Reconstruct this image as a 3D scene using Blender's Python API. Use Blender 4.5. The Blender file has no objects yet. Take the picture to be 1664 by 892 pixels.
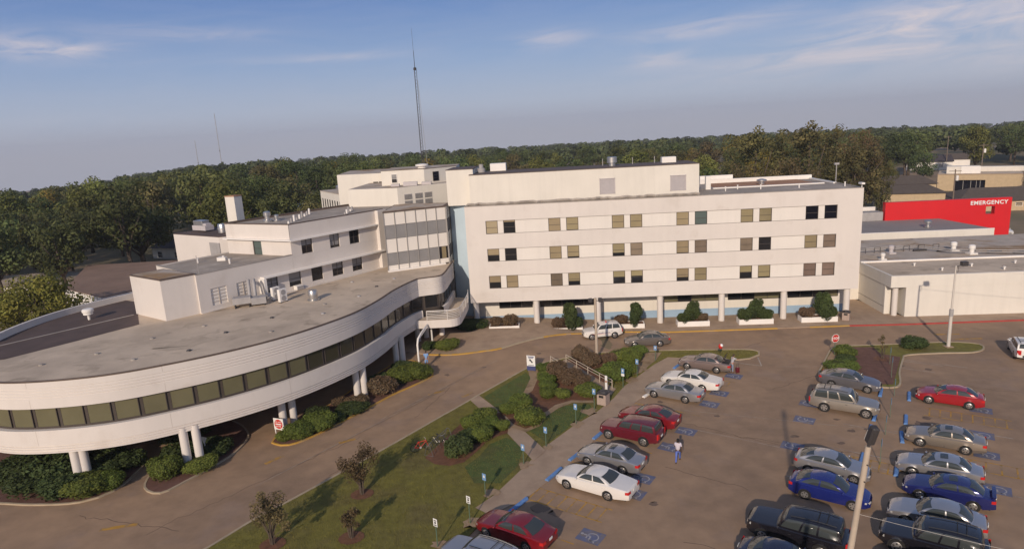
import bpy, bmesh, math, random
from mathutils import Vector, Matrix
R = math.radians
random.seed(7)
C = bpy.context.scene
COL = C.collection

# ------------------------------------------------------------ camera, sky, sun, exposure
PITCH, ROLL, CAM_H = 12.25, -3.25, 23.4
cam = bpy.data.cameras.new('camera'); camo = bpy.data.objects.new('camera', cam); COL.objects.link(camo)
cam.sensor_width = 36.0; cam.lens = 36.0 * 1054 / 1664; cam.clip_start = 0.5; cam.clip_end = 12000
fw = Vector((0, math.cos(R(PITCH)), -math.sin(R(PITCH)))); rt = Vector((1, 0, 0)); up = rt.cross(fw)
cr, sr = math.cos(R(ROLL)), math.sin(R(ROLL))
ax, ay, az = cr * rt + sr * up, -sr * rt + cr * up, -fw
camo.matrix_world = Matrix(((ax.x, ay.x, az.x, 0), (ax.y, ay.y, az.y, 0), (ax.z, ay.z, az.z, CAM_H), (0, 0, 0, 1)))
C.camera = camo
SUN_AZ, SUN_EL = 197.5, 23.0
C.view_settings.view_transform = 'Standard'; C.view_settings.look = 'None'
C.view_settings.exposure = -0.06; C.view_settings.gamma = 1.0
C.render.film_transparent = False
try:
    C.cycles.use_denoising = True
    C.cycles.max_bounces = 6; C.cycles.transparent_max_bounces = 8; C.cycles.volume_bounces = 0
except Exception: pass

W = bpy.data.worlds.new('World'); C.world = W; W.use_nodes = True
wn, wl = W.node_tree.nodes, W.node_tree.links
for n in list(wn): wn.remove(n)
def N(t, **k):
    n = wn.new(t)
    for a, b in k.items(): setattr(n, a, b)
    return n
wo = N('ShaderNodeOutputWorld'); bg = N('ShaderNodeBackground'); bg.inputs['Strength'].default_value = 0.145
sky = N('ShaderNodeTexSky', sky_type='NISHITA', sun_disc=False, sun_elevation=R(SUN_EL), sun_rotation=R(SUN_AZ), altitude=60, air_density=1.2, dust_density=2.6, ozone_density=3.0)
tc = N('ShaderNodeTexCoord'); sx = N('ShaderNodeSeparateXYZ'); cl = N('ShaderNodeMath', operation='MAXIMUM'); cl.inputs[1].default_value = 0.02
cx = N('ShaderNodeCombineXYZ')
wl.new(tc.outputs['Generated'], sx.inputs[0]); wl.new(sx.outputs['Z'], cl.inputs[0])
wl.new(sx.outputs['X'], cx.inputs['X']); wl.new(sx.outputs['Y'], cx.inputs['Y']); wl.new(cl.outputs[0], cx.inputs['Z'])
wl.new(cx.outputs[0], sky.inputs[0])
# thin cirrus wisps: streaky noise gathered into a few soft patches of sky (by direction)
dv = N('ShaderNodeMath', operation='DIVIDE'); wl.new(sx.outputs['X'], dv.inputs[0]); wl.new(sx.outputs['Y'], dv.inputs[1])
def mth(op, a, b=None):
    m_ = N('ShaderNodeMath', operation=op)
    for k_, v_ in ((0, a), (1, b)):
        if v_ is None: continue
        if isinstance(v_, (int, float)): m_.inputs[k_].default_value = v_
        else: wl.new(v_, m_.inputs[k_])
    return m_.outputs[0]
tot = None
for t0, z0_, su, sv0, am, tilt in ((-.66, .132, .10, .013, .75, -.02), (.07, .129, .05, .011, .45, .06), (.30, .128, .12, .012, .45, .05), (.66, .108, .20, .026, .75, .04), (.52, .076, .20, .016, .45, .04), (.24, .090, .05, .010, .40, .0), (.80, .060, .16, .018, .40, .03), (-.46, .152, .12, .008, .30, -.02), (-.25, .118, .12, .006, .22, .02)):
    u = mth('SUBTRACT', dv.outputs[0], t0); v = mth('SUBTRACT', mth('SUBTRACT', sx.outputs['Z'], z0_), mth('MULTIPLY', u, tilt))
    q = mth('ADD', mth('POWER', mth('ABSOLUTE', mth('DIVIDE', u, su)), 2.0), mth('POWER', mth('ABSOLUTE', mth('DIVIDE', v, sv0)), 2.0))
    g_ = mth('MULTIPLY', mth('EXPONENT', mth('MULTIPLY', q, -1.0)), am); tot = g_ if tot is None else mth('ADD', tot, g_)
cv = N('ShaderNodeCombineXYZ'); wl.new(mth('MULTIPLY', dv.outputs[0], 6.0), cv.inputs['X']); wl.new(mth('SUBTRACT', mth('MULTIPLY', sx.outputs['Z'], 46.0), mth('MULTIPLY', dv.outputs[0], 2.0)), cv.inputs['Y'])
n1 = N('ShaderNodeTexNoise'); n1.inputs['Scale'].default_value = 1.0; n1.inputs['Detail'].default_value = 8; n1.inputs['Roughness'].default_value = 0.62; n1.inputs['Distortion'].default_value = 0.9
wl.new(cv.outputs[0], n1.inputs['Vector'])
nr = N('ShaderNodeMapRange'); nr.inputs[1].default_value = .32; nr.inputs[2].default_value = .72; wl.new(n1.outputs['Fac'], nr.inputs[0])
front = mth('GREATER_THAN', sx.outputs['Y'], 0.05)
cm2_out = mth('MULTIPLY', mth('MULTIPLY', mth('ADD', mth('MULTIPLY', tot, 1.5), .06), nr.outputs[0]), front)
# evening haze band low in the sky, blue above it
er = N('ShaderNodeValToRGB'); ce = er.color_ramp
for p_, c_ in ((0.0, (3.35, 3.45, 4.1)), (0.045, (3.05, 3.5, 4.6)), (0.11, (1.85, 2.6, 4.3)), (0.20, (0.74, 1.45, 3.5)), (0.5, (0.95, 1.35, 2.4))):
    e_ = ce.elements[0] if p_ == 0.0 else (ce.elements[1] if p_ == 0.045 else ce.elements.new(p_)); e_.position = p_; e_.color = (*c_, 1)
wl.new(sx.outputs['Z'], er.inputs[0])
sm_ = N('ShaderNodeMixRGB'); sm_.inputs['Fac'].default_value = 0.85
wl.new(sky.outputs[0], sm_.inputs['Color1']); wl.new(er.outputs[0], sm_.inputs['Color2'])
mx = N('ShaderNodeMixRGB'); mx.inputs['Color2'].default_value = (5.2, 4.6, 4.7, 1)
wl.new(cm2_out, mx.inputs['Fac']); wl.new(sm_.outputs[0], mx.inputs['Color1'])
wl.new(mx.outputs[0], bg.inputs['Color']); wl.new(bg.outputs[0], wo.inputs[0])

sl = bpy.data.lights.new('sun', 'SUN'); sl.energy = 3.45; sl.angle = R(0.9); sl.color = (1.0, 0.84, 0.68)
slo = bpy.data.objects.new('sun', sl); COL.objects.link(slo)
sd = Vector((math.sin(R(SUN_AZ)) * math.cos(R(SUN_EL)), math.cos(R(SUN_AZ)) * math.cos(R(SUN_EL)), math.sin(R(SUN_EL))))
slo.rotation_euler = sd.to_track_quat('Z', 'Y').to_euler(); slo.location = (0, 0, 80)

# ------------------------------------------------------------ materials
def mat(name, col, rough=0.8, vary=0.0, scale=1.0, metal=0.0, coat=0.0, spec=0.4, coords='world', bump=0.0, bscale=None, col2=None, c2scale=0.3, c2lo=0.5, c2hi=0.7, rnd=0.0, attr=None, streak=0.0, col3=None, c3scale=1.0, c3lo=.5, c3hi=.65):
    m = bpy.data.materials.new(name); m.use_nodes = True
    nt = m.node_tree; nd, lk = nt.nodes, nt.links
    b = nd['Principled BSDF']; b.inputs['Roughness'].default_value = rough; b.inputs['Metallic'].default_value = metal
    b.inputs['Coat Weight'].default_value = coat; b.inputs['Coat Roughness'].default_value = 0.06; b.inputs['Specular IOR Level'].default_value = spec
    b.inputs['Base Color'].default_value = (*col, 1)
    if not (vary or col3 or col2 or bump or rnd or attr or streak): return m
    if coords == 'world':
        g = nd.new('ShaderNodeNewGeometry'); vec = g.outputs['Position']
    else:
        g = nd.new('ShaderNodeTexCoord'); vec = g.outputs['Object']
    def noise(s, d=5, st=None):
        n = nd.new('ShaderNodeTexNoise'); n.inputs['Scale'].default_value = s; n.inputs['Detail'].default_value = d; n.inputs['Roughness'].default_value = 0.6
        v = vec
        if st:
            q = nd.new('ShaderNodeMapping'); q.inputs['Scale'].default_value = st; lk.new(vec, q.inputs[0]); v = q.outputs[0]
        lk.new(v, n.inputs['Vector']); return n.outputs['Fac']
    cur = nd.new('ShaderNodeRGB'); cur.outputs[0].default_value = (*col, 1); cur = cur.outputs[0]
    def mixc(f, c2, typ='MIX', fac=None):
        q = nd.new('ShaderNodeMixRGB'); q.blend_type = typ
        if f is None: q.inputs['Fac'].default_value = fac
        else: lk.new(f, q.inputs['Fac'])
        lk.new(cur, q.inputs['Color1'])
        if isinstance(c2, tuple): q.inputs['Color2'].default_value = (*c2, 1)
        else: lk.new(c2, q.inputs['Color2'])
        return q.outputs[0]
    def rng(v, a, b_, c, d):
        q = nd.new('ShaderNodeMapRange'); q.inputs[1].default_value = a; q.inputs[2].default_value = b_; q.inputs[3].default_value = c; q.inputs[4].default_value = d
        lk.new(v, q.inputs[0]); return q.outputs[0]
    if col2: cur = mixc(rng(noise(c2scale, 6), c2lo, c2hi, 0, 1), col2)
    if col3: cur = mixc(rng(noise(c3scale, 4), c3lo, c3hi, 0, 1), col3)
    if vary:
        f = rng(noise(scale), 0.3, 0.7, 1 - vary, 1 + vary)
        q = nd.new('ShaderNodeCombineXYZ')
        for i in range(3): lk.new(f, q.inputs[i])
        cur = mixc(None, q.outputs[0], 'MULTIPLY', 1.0)
    if streak:
        f = rng(noise(1.0, 4, (1.6, 1.6, 0.12)), 0.45, 0.75, 1, 1 - streak)
        q = nd.new('ShaderNodeCombineXYZ')
        for i in range(3): lk.new(f, q.inputs[i])
        cur = mixc(None, q.outputs[0], 'MULTIPLY', 1.0)
    if attr:
        a = nd.new('ShaderNodeAttribute'); a.attribute_name = attr
        cur = mixc(None, a.outputs['Color'], 'MULTIPLY', 1.0)
    if rnd:
        o = nd.new('ShaderNodeObjectInfo'); h = nd.new('ShaderNodeHueSaturation')
        lk.new(rng(o.outputs['Random'], 0, 1, 0.5 - rnd * 0.035, 0.5 + rnd * 0.03), h.inputs['Hue'])
        w = nd.new('ShaderNodeTexWhiteNoise'); w.noise_dimensions = '1D'; lk.new(o.outputs['Random'], w.inputs['W'])
        lk.new(rng(w.outputs['Value'], 0, 1, 1 - rnd * 0.4, 1 + rnd * 0.4), h.inputs['Value'])
        lk.new(cur, h.inputs['Color']); cur = h.outputs[0]
    lk.new(cur, b.inputs['Base Color'])
    if attr:                                  # leaves let some light through
        tr = nd.new('ShaderNodeBsdfTranslucent'); ms_ = nd.new('ShaderNodeMixShader'); ms_.inputs[0].default_value = .25
        lk.new(cur, tr.inputs['Color']); lk.new(b.outputs[0], ms_.inputs[1]); lk.new(tr.outputs[0], ms_.inputs[2]); lk.new(ms_.outputs[0], nd['Material Output'].inputs['Surface'])
    if bump:
        bn = nd.new('ShaderNodeBump'); bn.inputs['Strength'].default_value = bump; bn.inputs['Distance'].default_value = 0.05
        lk.new(noise(bscale or scale * 6), bn.inputs['Height']); lk.new(bn.outputs[0], b.inputs['Normal'])
    return m

M = {}
LEAF = dict(rough=0.75, spec=0.25, coords='obj', attr='tint')
M['stucco'] = mat('warm white stucco', (0.68, 0.625, 0.575), 0.85, 0.04, 0.18, bump=0.1, bscale=9, streak=0.035, col2=(.62, .56, .505), c2scale=.35, c2lo=.56, c2hi=.72)
M['panel_white'] = mat('pale wall panel', (0.74, 0.69, 0.63), 0.8, 0.03, 0.4, streak=0.05)
M['cream'] = mat('cream painted wall', (0.71, 0.665, 0.59), 0.85, 0.04, 0.3, streak=0.06)
M['blue_wall'] = mat('pale blue wall', (0.47, 0.58, 0.66), 0.85, 0.04, 0.5, streak=0.05)
M['blue_base'] = mat('blue base stripe', (0.30, 0.42, 0.55), 0.8, 0.05, 0.6)
M['joint'] = mat('dark joint and shadow line', (0.10, 0.085, 0.075), 0.9)
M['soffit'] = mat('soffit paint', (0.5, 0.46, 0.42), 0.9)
M['frame'] = mat('bronze window frame', (0.075, 0.06, 0.05), 0.5)
M['frame_grey'] = mat('aluminium mullion', (0.30, 0.28, 0.26), 0.5)
M['glass'] = mat('dark window glass', (0.018, 0.018, 0.02), 0.06, spec=0.55)
M['glass_open'] = mat('black window glass', (0.006, 0.006, 0.012), 0.1, spec=0.4)
M['glass_green'] = mat('tinted strip glass', (0.15, 0.138, 0.08), 0.12, 0.12, 0.35, spec=0.5)
M['glass_olive'] = mat('darker strip glass', (0.055, 0.05, 0.032), 0.12, 0.12, 0.35, spec=0.5)  # darker copy of the strip glass colour, for the wing's right half
M['glass_teal'] = mat('teal glass', (0.10, 0.13, 0.12), 0.15)
M['glass_dull'] = mat('dull pane', (0.21, 0.16, 0.12), 0.12, 0.16, 0.7, coat=.6, rnd=.6)
M['blind'] = mat('tan window blind', (0.28, 0.225, 0.125), 0.45, 0.10, 0.6, spec=0.4, coat=.5, rnd=.4)
M['blind_pale'] = mat('pale window blind', (0.36, 0.29, 0.18), 0.5, 0.05, 0.6)
M['blind_grey'] = mat('grey window blind', (0.25, 0.24, 0.235), 0.45, 0.08, 0.8)
M['roof'] = mat('tar and gravel roof', (0.36, 0.305, 0.25), 0.95, 0.14, 0.5, bump=0.3, bscale=14, col2=(0.25, 0.20, 0.155), c2scale=0.2, col3=(.43, .37, .31), c3scale=.5, c3lo=.56, c3hi=.7)
M['roof_light'] = mat('weathered grey roof', (0.58, 0.465, 0.345), 0.95, 0.09, 0.5, bump=0.2, bscale=12, col2=(0.42, 0.335, 0.25), c2scale=0.14, c2lo=0.45, col3=(.33, .26, .19), c3scale=.45, c3lo=.58, c3hi=.72)
M['roof_rust'] = mat('rust stained roof', (0.46, 0.39, 0.32), 0.95, 0.16, 0.5, col2=(0.32, 0.20, 0.10), c2scale=0.16, c2lo=0.5, c2hi=0.66, col3=(.24, .19, .16), c3scale=.5, c3lo=.6, c3hi=.7)
M['roof_dark'] = mat('dark roof membrane', (0.10, 0.068, 0.056), 0.85, 0.18, 0.5)
M['roof_orange'] = mat('orange roof membrane', (0.38, 0.20, 0.11), 0.9, 0.12, 0.5)
M['roof_smooth'] = mat('grey membrane', (0.27, 0.245, 0.23), 0.8, 0.08, 0.3)
M['coping'] = mat('dark metal coping', (0.12, 0.085, 0.065), 0.7, 0.15, 0.8)
M['coping_grey'] = mat('stained coping', (0.34, 0.30, 0.26), 0.8, 0.2, 0.8)
M['white'] = mat('white paint', (0.80, 0.76, 0.71), 0.6, 0.04, 0.8)
M['galv'] = mat('galvanised metal', (0.55, 0.53, 0.51), 0.35, 0.08, 2.0, metal=0.85)
M['grey_metal'] = mat('grey painted metal', (0.36, 0.34, 0.33), 0.6, 0.1, 1.5)
M['dark_metal'] = mat('dark metal', (0.05, 0.045, 0.045), 0.5)
M['louver'] = mat('grey louvre', (0.50, 0.46, 0.46), 0.7, 0.05, 3)
M['red'] = mat('red wall paint', (0.62, 0.014, 0.018), 0.5, 0.04, 0.4)
M['asphalt'] = mat('worn brown asphalt', (0.335, 0.222, 0.138), 0.93, 0.13, 0.7, bump=0.25, bscale=22, col2=(0.25, 0.168, 0.110), c2scale=0.09, c2lo=0.45, c2hi=0.66, col3=(.29, .20, .14), c3scale=.22, c3lo=.55, c3hi=.68)
M['oil'] = mat('oil darkened asphalt', (0.165, 0.112, 0.078), 0.7, 0.1, 1.5)
M['roof_stain'] = mat('ponding stain', (0.50, 0.40, 0.295), 0.95, 0.15, .8, col2=(.43, .34, .25), c2scale=.6)
M['wall_joint'] = mat('faint wall joint', (0.52, 0.46, 0.40), 0.9)
M['leaf_yellow'] = mat('yellow green foliage', (0.20, 0.19, 0.04), vary=0.25, scale=0.3, rnd=0.2, **LEAF)
M['rack'] = mat('dull rack steel', (0.20, 0.19, 0.18), 0.5, metal=.5)
M['crack'] = mat('pavement crack', (0.15, 0.10, 0.07), 0.95)
M['ground'] = mat('dry ground', (0.27, 0.195, 0.125), 0.95, 0.2, 0.05, col2=(0.13, 0.115, 0.055), c2scale=0.015, c2lo=0.42, c2hi=0.58)
M['concrete'] = mat('sidewalk concrete', (0.38, 0.275, 0.19), 0.9, 0.10, 1.0, bump=0.15, bscale=15, col2=(0.30, 0.21, 0.145), c2scale=0.35)
M['curb'] = mat('curb concrete', (0.40, 0.32, 0.22), 0.9, 0.12, 1.2)
M['curb_yellow'] = mat('faded yellow curb', (0.50, 0.29, 0.055), 0.85, 0.1, 1.0, col2=(0.38, 0.27, 0.13), c2scale=0.6, c2lo=0.52, c2hi=0.66)
M['curb_red'] = mat('red curb', (0.42, 0.055, 0.045), 0.85, 0.15, 1.0)
M['grass'] = mat('lawn', (0.175, 0.155, 0.030), 0.95, 0.22, 1.6, bump=0.9, bscale=26, col2=(0.15, 0.12, 0.042), c2scale=0.22, c2lo=0.47, c2hi=0.72)
M['grass_lush'] = mat('greener lawn', (0.085, 0.118, 0.028), 0.95, 0.2, 1.8, bump=0.9, bscale=26, col2=(0.105, 0.10, 0.032), c2scale=0.3)
M['dirt'] = mat('bare dirt', (0.34, 0.235, 0.145), 0.95, 0.14, 1.5, col2=(0.22, 0.15, 0.085), c2scale=0.8)
M['mulch'] = mat('red brown mulch', (0.17, 0.078, 0.042), 0.95, 0.28, 3.0, bump=0.8, bscale=24)
M['mulch_dark'] = mat('dark red mulch', (0.15, 0.075, 0.055), 0.95, 0.22, 2.0, bump=0.7, bscale=20)
M['paint_yellow'] = mat('worn yellow paint', (0.46, 0.25, 0.045), 0.85, 0.12, 2.0, col2=(0.26, 0.18, 0.11), c2scale=1.3, c2lo=0.45, c2hi=0.62)
M['paint_white'] = mat('worn white line', (0.40, 0.34, 0.28), 0.85, 0.1, 2.0, col2=(0.25, 0.19, 0.15), c2scale=1.2, c2lo=0.45, c2hi=0.6)
M['paint_blue'] = mat('worn blue paint', (0.125, 0.14, 0.225), 0.85, 0.12, 2.0, col2=(0.20, 0.165, 0.15), c2scale=2.2, c2lo=0.45, c2hi=0.66)
M['paint_symbol'] = mat('white symbol paint', (0.36, 0.345, 0.36), 0.85, 0.1, 3.0)
M['stop_blue'] = mat('blue wheel stop', (0.12, 0.25, 0.52), 0.8, 0.15, 3.0, coords='world')
M['sign_blue'] = mat('sign blue', (0.17, 0.30, 0.50), 0.4)
M['sign_white'] = mat('sign white', (0.78, 0.77, 0.74), 0.4)
M['sign_red'] = mat('sign red', (0.55, 0.03, 0.02), 0.4)
M['navy'] = mat('navy panel', (0.06, 0.07, 0.18), 0.5)
M['post_green'] = mat('green sign post', (0.10, 0.15, 0.10), 0.6)
M['pole'] = mat('weathered tan pole', (0.46, 0.375, 0.29), 0.8, 0.1, 1.2)
M['pole_white'] = mat('off white pole', (0.58, 0.53, 0.47), 0.6, 0.06, 1.0)
M['wood'] = mat('utility pole wood', (0.20, 0.155, 0.12), 0.9, 0.1, 2)
M['rail'] = mat('cream rail', (0.50, 0.42, 0.33), 0.6)
M['tan_stone'] = mat('pebble bin stone', (0.40, 0.31, 0.26), 0.9, 0.15, 8)
M['shingle'] = mat('brown shingle roof', (0.105, 0.083, 0.066), 0.95, 0.14, 1.2)
M['shingle_dark'] = mat('dark roof', (0.06, 0.05, 0.055), 0.9, 0.1, 1)
M['brick'] = mat('buff brick', (0.50, 0.38, 0.24), 0.9, 0.08, 1.5)
M['tan_roof'] = mat('tan brown flat roof', (0.24, 0.155, 0.11), 0.95, 0.14, 0.3)
M['tarp'] = mat('blue tarpaulin', (0.13, 0.20, 0.42), 0.6, 0.2, 1.0)
M['bark'] = mat('bark', (0.10, 0.075, 0.055), 0.95, 0.2, 3, coords='obj')
M['leaf_light'] = mat('light yellow green foliage', (0.16, 0.175, 0.046), vary=0.25, scale=0.25, rnd=0.6, **LEAF)
M['leaf_olive'] = mat('olive foliage', (0.135, 0.125, 0.048), vary=0.25, scale=0.25, rnd=0.6, **LEAF)
M['leaf'] = mat('broadleaf foliage', (0.100, 0.120, 0.040), vary=0.25, scale=0.25, rnd=0.75, **LEAF)
M['leaf_far'] = mat('far foliage', (0.088, 0.105, 0.042), rough=0.8, spec=0.2, coords='world', attr='tint', vary=0.3, scale=0.03)
M['leaf_gold'] = mat('turning foliage', (0.21, 0.165, 0.032), vary=0.25, scale=0.3, rnd=0.3, **LEAF)
M['leaf_brown'] = mat('browning foliage', (0.145, 0.108, 0.052), vary=0.25, scale=0.3, rnd=0.4, **LEAF)
M['leaf_box'] = mat('clipped shrub leaves', (0.145, 0.180, 0.036), vary=0.2, scale=1.2, rnd=0.35, **LEAF)
M['leaf_red'] = mat('bronze shrub leaves', (0.17, 0.115, 0.068), vary=0.25, scale=1.2, rnd=0.25, **LEAF)
M['leaf_dark'] = mat('dark shrub leaves', (0.075, 0.102, 0.034), vary=0.2, scale=1.0, rnd=0.3, **LEAF)
M['rubber'] = mat('tyre rubber', (0.018, 0.017, 0.017), 0.85)
M['rim'] = mat('alloy rim', (0.52, 0.50, 0.48), 0.35, metal=0.8)
M['auto_glass'] = mat('car glass', (0.045, 0.052, 0.05), 0.05, spec=0.7)
M['auto_glass_pale'] = mat('pale car glass', (0.12, 0.135, 0.12), 0.05, spec=0.7)
M['lamp_red'] = mat('tail lamp', (0.50, 0.02, 0.02), 0.2)
M['lamp_clear'] = mat('head lamp', (0.68, 0.66, 0.62), 0.12, metal=0.3)
M['plastic'] = mat('black plastic', (0.025, 0.024, 0.024), 0.6)

# ------------------------------------------------------------ terrain
def S(t):
    t = min(1.0, max(0.0, t)); return t * t * (3 - 2 * t)
def gz(x, y):
    h = 0.75 * S((12 - x) / 14) * S((y - 52) / 20)
    r = math.hypot(x, y)
    w = S((math.degrees(math.atan2(-x, y)) - 24) / 12) if y > 0 else 0
    return h - max(0.0, r - 380) * 0.0185 * (1 - w) - max(0.0, r - 200) * .034 * w

# ------------------------------------------------------------ mesh helpers
class Fr:                                   # a wall frame: u along the wall, d out of it, z up
    def __init__(s, o, e):
        s.o = Vector((o[0], o[1], 0)); l = math.hypot(*e); s.e = Vector((e[0] / l, e[1] / l, 0)); s.n = Vector((s.e.y, -s.e.x, 0))
    def __call__(s, u, d, z): return s.o + s.e * u + s.n * d + Vector((0, 0, z))
ID = Fr((0, 0), (1, 0)); ID.n = Vector((0, 1, 0))
class MB:
    def __init__(s): s.v = []; s.f = []; s.m = []; s.cm = 0
    def mat(s, i): s.cm = i; return s
    def face(s, pts, mi=None):
        b = len(s.v); s.v += [Vector(p) for p in pts]; s.f.append(tuple(range(b, b + len(pts)))); s.m.append(s.cm if mi is None else mi); return s
    def box(s, fr, u0, u1, d0, d1, z0, z1):
        c = [fr(u, d, z) for z in (z0, z1) for d in (d0, d1) for u in (u0, u1)]
        b = len(s.v); s.v += c
        for q in ((0, 1, 3, 2), (4, 6, 7, 5), (0, 4, 5, 1), (2, 3, 7, 6), (0, 2, 6, 4), (1, 5, 7, 3)):
            s.f.append(tuple(b + i for i in q)); s.m.append(s.cm)
        return s
    def prism(s, pts, z0, z1, cap0=True, cap1=True, mside=None, mtop=None):
        n = len(pts); b = len(s.v)
        for z in (z0, z1):
            for p in pts: s.v.append(Vector((p[0], p[1], (p[2] if len(p) > 2 else 0) + z)))
        for i in range(n):
            j = (i + 1) % n; s.f.append((b + i, b + j, b + n + j, b + n + i)); s.m.append(s.cm if mside is None else mside)
        if cap1: s.f.append(tuple(b + n + i for i in range(n))); s.m.append(s.cm if mtop is None else mtop)
        if cap0: s.f.append(tuple(b + n - 1 - i for i in range(n))); s.m.append(s.cm)
        return s
    def tube(s, pts, r, n=8, cap=True):
        pts = [Vector(p) for p in pts]; rs = r if isinstance(r, (list, tuple)) else [r] * len(pts)
        b = len(s.v); k = len(pts)
        ref = None
        for i, p in enumerate(pts):
            t = (pts[min(i + 1, k - 1)] - pts[max(i - 1, 0)]).normalized()
            a = Vector((0, 0, 1)) if abs(t.z) < 0.95 else Vector((1, 0, 0))
            x = t.cross(a).normalized() if ref is None else (ref - t * ref.dot(t)).normalized()
            ref = x; y = t.cross(x)
            for j in range(n):
                w = 2 * math.pi * j / n; s.v.append(p + (x * math.cos(w) + y * math.sin(w)) * rs[i])
        for i in range(k - 1):
            for j in range(n):
                q = (j + 1) % n
                s.f.append((b + i * n + j, b + i * n + q, b + (i + 1) * n + q, b + (i + 1) * n + j)); s.m.append(s.cm)
        if cap:
            s.f.append(tuple(b + j for j in range(n))[::-1]); s.f.append(tuple(b + (k - 1) * n + j for j in range(n))); s.m += [s.cm] * 2
        return s
    def lathe(s, c, prof, n=16, axis='Z'):
        b = len(s.v); c = Vector(c)
        for (r, h) in prof:
            for j in range(n):
                w = 2 * math.pi * j / n; a, q = r * math.cos(w), r * math.sin(w)
                s.v.append(c + (Vector((a, q, h)) if axis == 'Z' else Vector((a, h, q)) if axis == 'Y' else Vector((h, a, q))))
        for i in range(len(prof) - 1):
            for j in range(n):
                q = (j + 1) % n; s.f.append((b + i * n + j, b + i * n + q, b + (i + 1) * n + q, b + (i + 1) * n + j)); s.m.append(s.cm)
        s.f.append(tuple(b + j for j in range(n))[::-1]); s.f.append(tuple(b + (len(prof) - 1) * n + j for j in range(n))); s.m += [s.cm] * 2
        return s
    def ell(s, c, r, n=10, k=7):
        prof = [(max(1e-3, math.sin(math.pi * i / k)), -math.cos(math.pi * i / k)) for i in range(k + 1)]
        b = len(s.v); s.lathe((0, 0, 0), prof, n)
        for i in range(b, len(s.v)): p = s.v[i]; s.v[i] = Vector((c[0] + p.x * r[0], c[1] + p.y * r[1], c[2] + p.z * r[2]))
        return s
    def grid(s, fn, nu, nv, flip=False):
        b = len(s.v)
        for i in range(nu + 1):
            for j in range(nv + 1): s.v.append(Vector(fn(i / nu, j / nv)))
        for i in range(nu):
            for j in range(nv):
                q = (b + i * (nv + 1) + j, b + (i + 1) * (nv + 1) + j, b + (i + 1) * (nv + 1) + j + 1, b + i * (nv + 1) + j + 1)
                s.f.append(q[::-1] if flip else q); s.m.append(s.cm)
        return s
    def wall(s, fr, u0, u1, z0, z1, d, holes, rev=0.15):      # wall face with real openings and their reveals
        us = sorted({u0, u1, *[h[0] for h in holes], *[h[1] for h in holes]}); zs = sorted({z0, z1, *[h[2] for h in holes], *[h[3] for h in holes]})
        for i in range(len(us) - 1):
            for j in range(len(zs) - 1):
                a, b, c, e = us[i], us[i + 1], zs[j], zs[j + 1]; mu, mz = (a + b) / 2, (c + e) / 2
                if any(h[0] < mu < h[1] and h[2] < mz < h[3] for h in holes): continue
                s.face([fr(a, d, c), fr(b, d, c), fr(b, d, e), fr(a, d, e)])
        for a, b, c, e in holes:
            q = [(a, c), (b, c), (b, e), (a, e)]
            for i in range(4):
                p, r_ = q[i], q[(i + 1) % 4]
                s.face([fr(p[0], d, p[1]), fr(r_[0], d, r_[1]), fr(r_[0], d - rev, r_[1]), fr(p[0], d - rev, p[1])])
        return s
    def build(s, name, mats, parent=None, smooth=None, merge=None, bevel=0):
        me = bpy.data.meshes.new(name)
        off = parent_origin(parent) if parent is not None else Vector()
        me.from_pydata([tuple(v - off) for v in s.v], [], s.f)
        if not isinstance(mats, (list, tuple)): mats = [mats]
        for m in mats: me.materials.append(M[m] if isinstance(m, str) else m)
        me.polygons.foreach_set('material_index', s.m)
        if merge or smooth is not None or bevel:
            bm = bmesh.new(); bm.from_mesh(me)
            if merge: bmesh.ops.remove_doubles(bm, verts=bm.verts, dist=merge)
            bmesh.ops.recalc_face_normals(bm, faces=bm.faces)
            if bevel: bmesh.ops.bevel(bm, geom=[e for e in bm.edges if len(e.link_faces) == 2 and e.calc_face_angle() > 0.5], offset=bevel, segments=1, affect='EDGES', clamp_overlap=True)
            bm.to_mesh(me); bm.free()
        if smooth is not None:
            me.polygons.foreach_set('use_smooth', [True] * len(me.polygons)); me.set_sharp_from_angle(angle=R(smooth))
        me.update()
        o = bpy.data.objects.new(name, me); COL.objects.link(o)
        if parent is not None: o.parent = parent
        return o
WORLD = {'hospital_block', 'link_wall', 'curved_wing', 'stepped_wing', 'stair_tower', 'rear_block', 'service_building', 'emergency_building', 'planter_box', 'hand_rail', 'entrance_arch', 'bike_rack', 'chimney', 'shop_building', 'brown_roofed_building', 'hip_roofed_building', 'white_house', 'grey_house', 'far_house', 'tarp_roofed_house', 'left_house'}
def parent_origin(p):                        # buildings are modelled in world space, everything else round its own base
    o = Vector(); q = p
    while q.parent is not None: q = q.parent
    if q.name.split('.')[0] not in WORLD: return o
    while p is not None: o += p.location; p = p.parent
    return o
def tag(o, label, cat, group=None, kind=None):
    o['label'] = label; o['category'] = cat
    if group: o['group'] = group
    if kind: o['kind'] = kind
    return o
def thing(name, label, cat, loc=(0, 0, 0), rz=0.0, group=None):
    o = bpy.data.objects.new(name, None); o.empty_display_size = 0.3; COL.objects.link(o); o.location = loc; o.rotation_euler = (0, 0, rz)
    return tag(o, label, cat, group)
def struct(o): o['kind'] = 'structure'; return o
def copy_tree(o, parent=None):
    c = o.copy(); COL.objects.link(c)
    if parent is not None: c.parent = parent
    for ch in list(o.children): copy_tree(ch, c)
    return c
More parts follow.
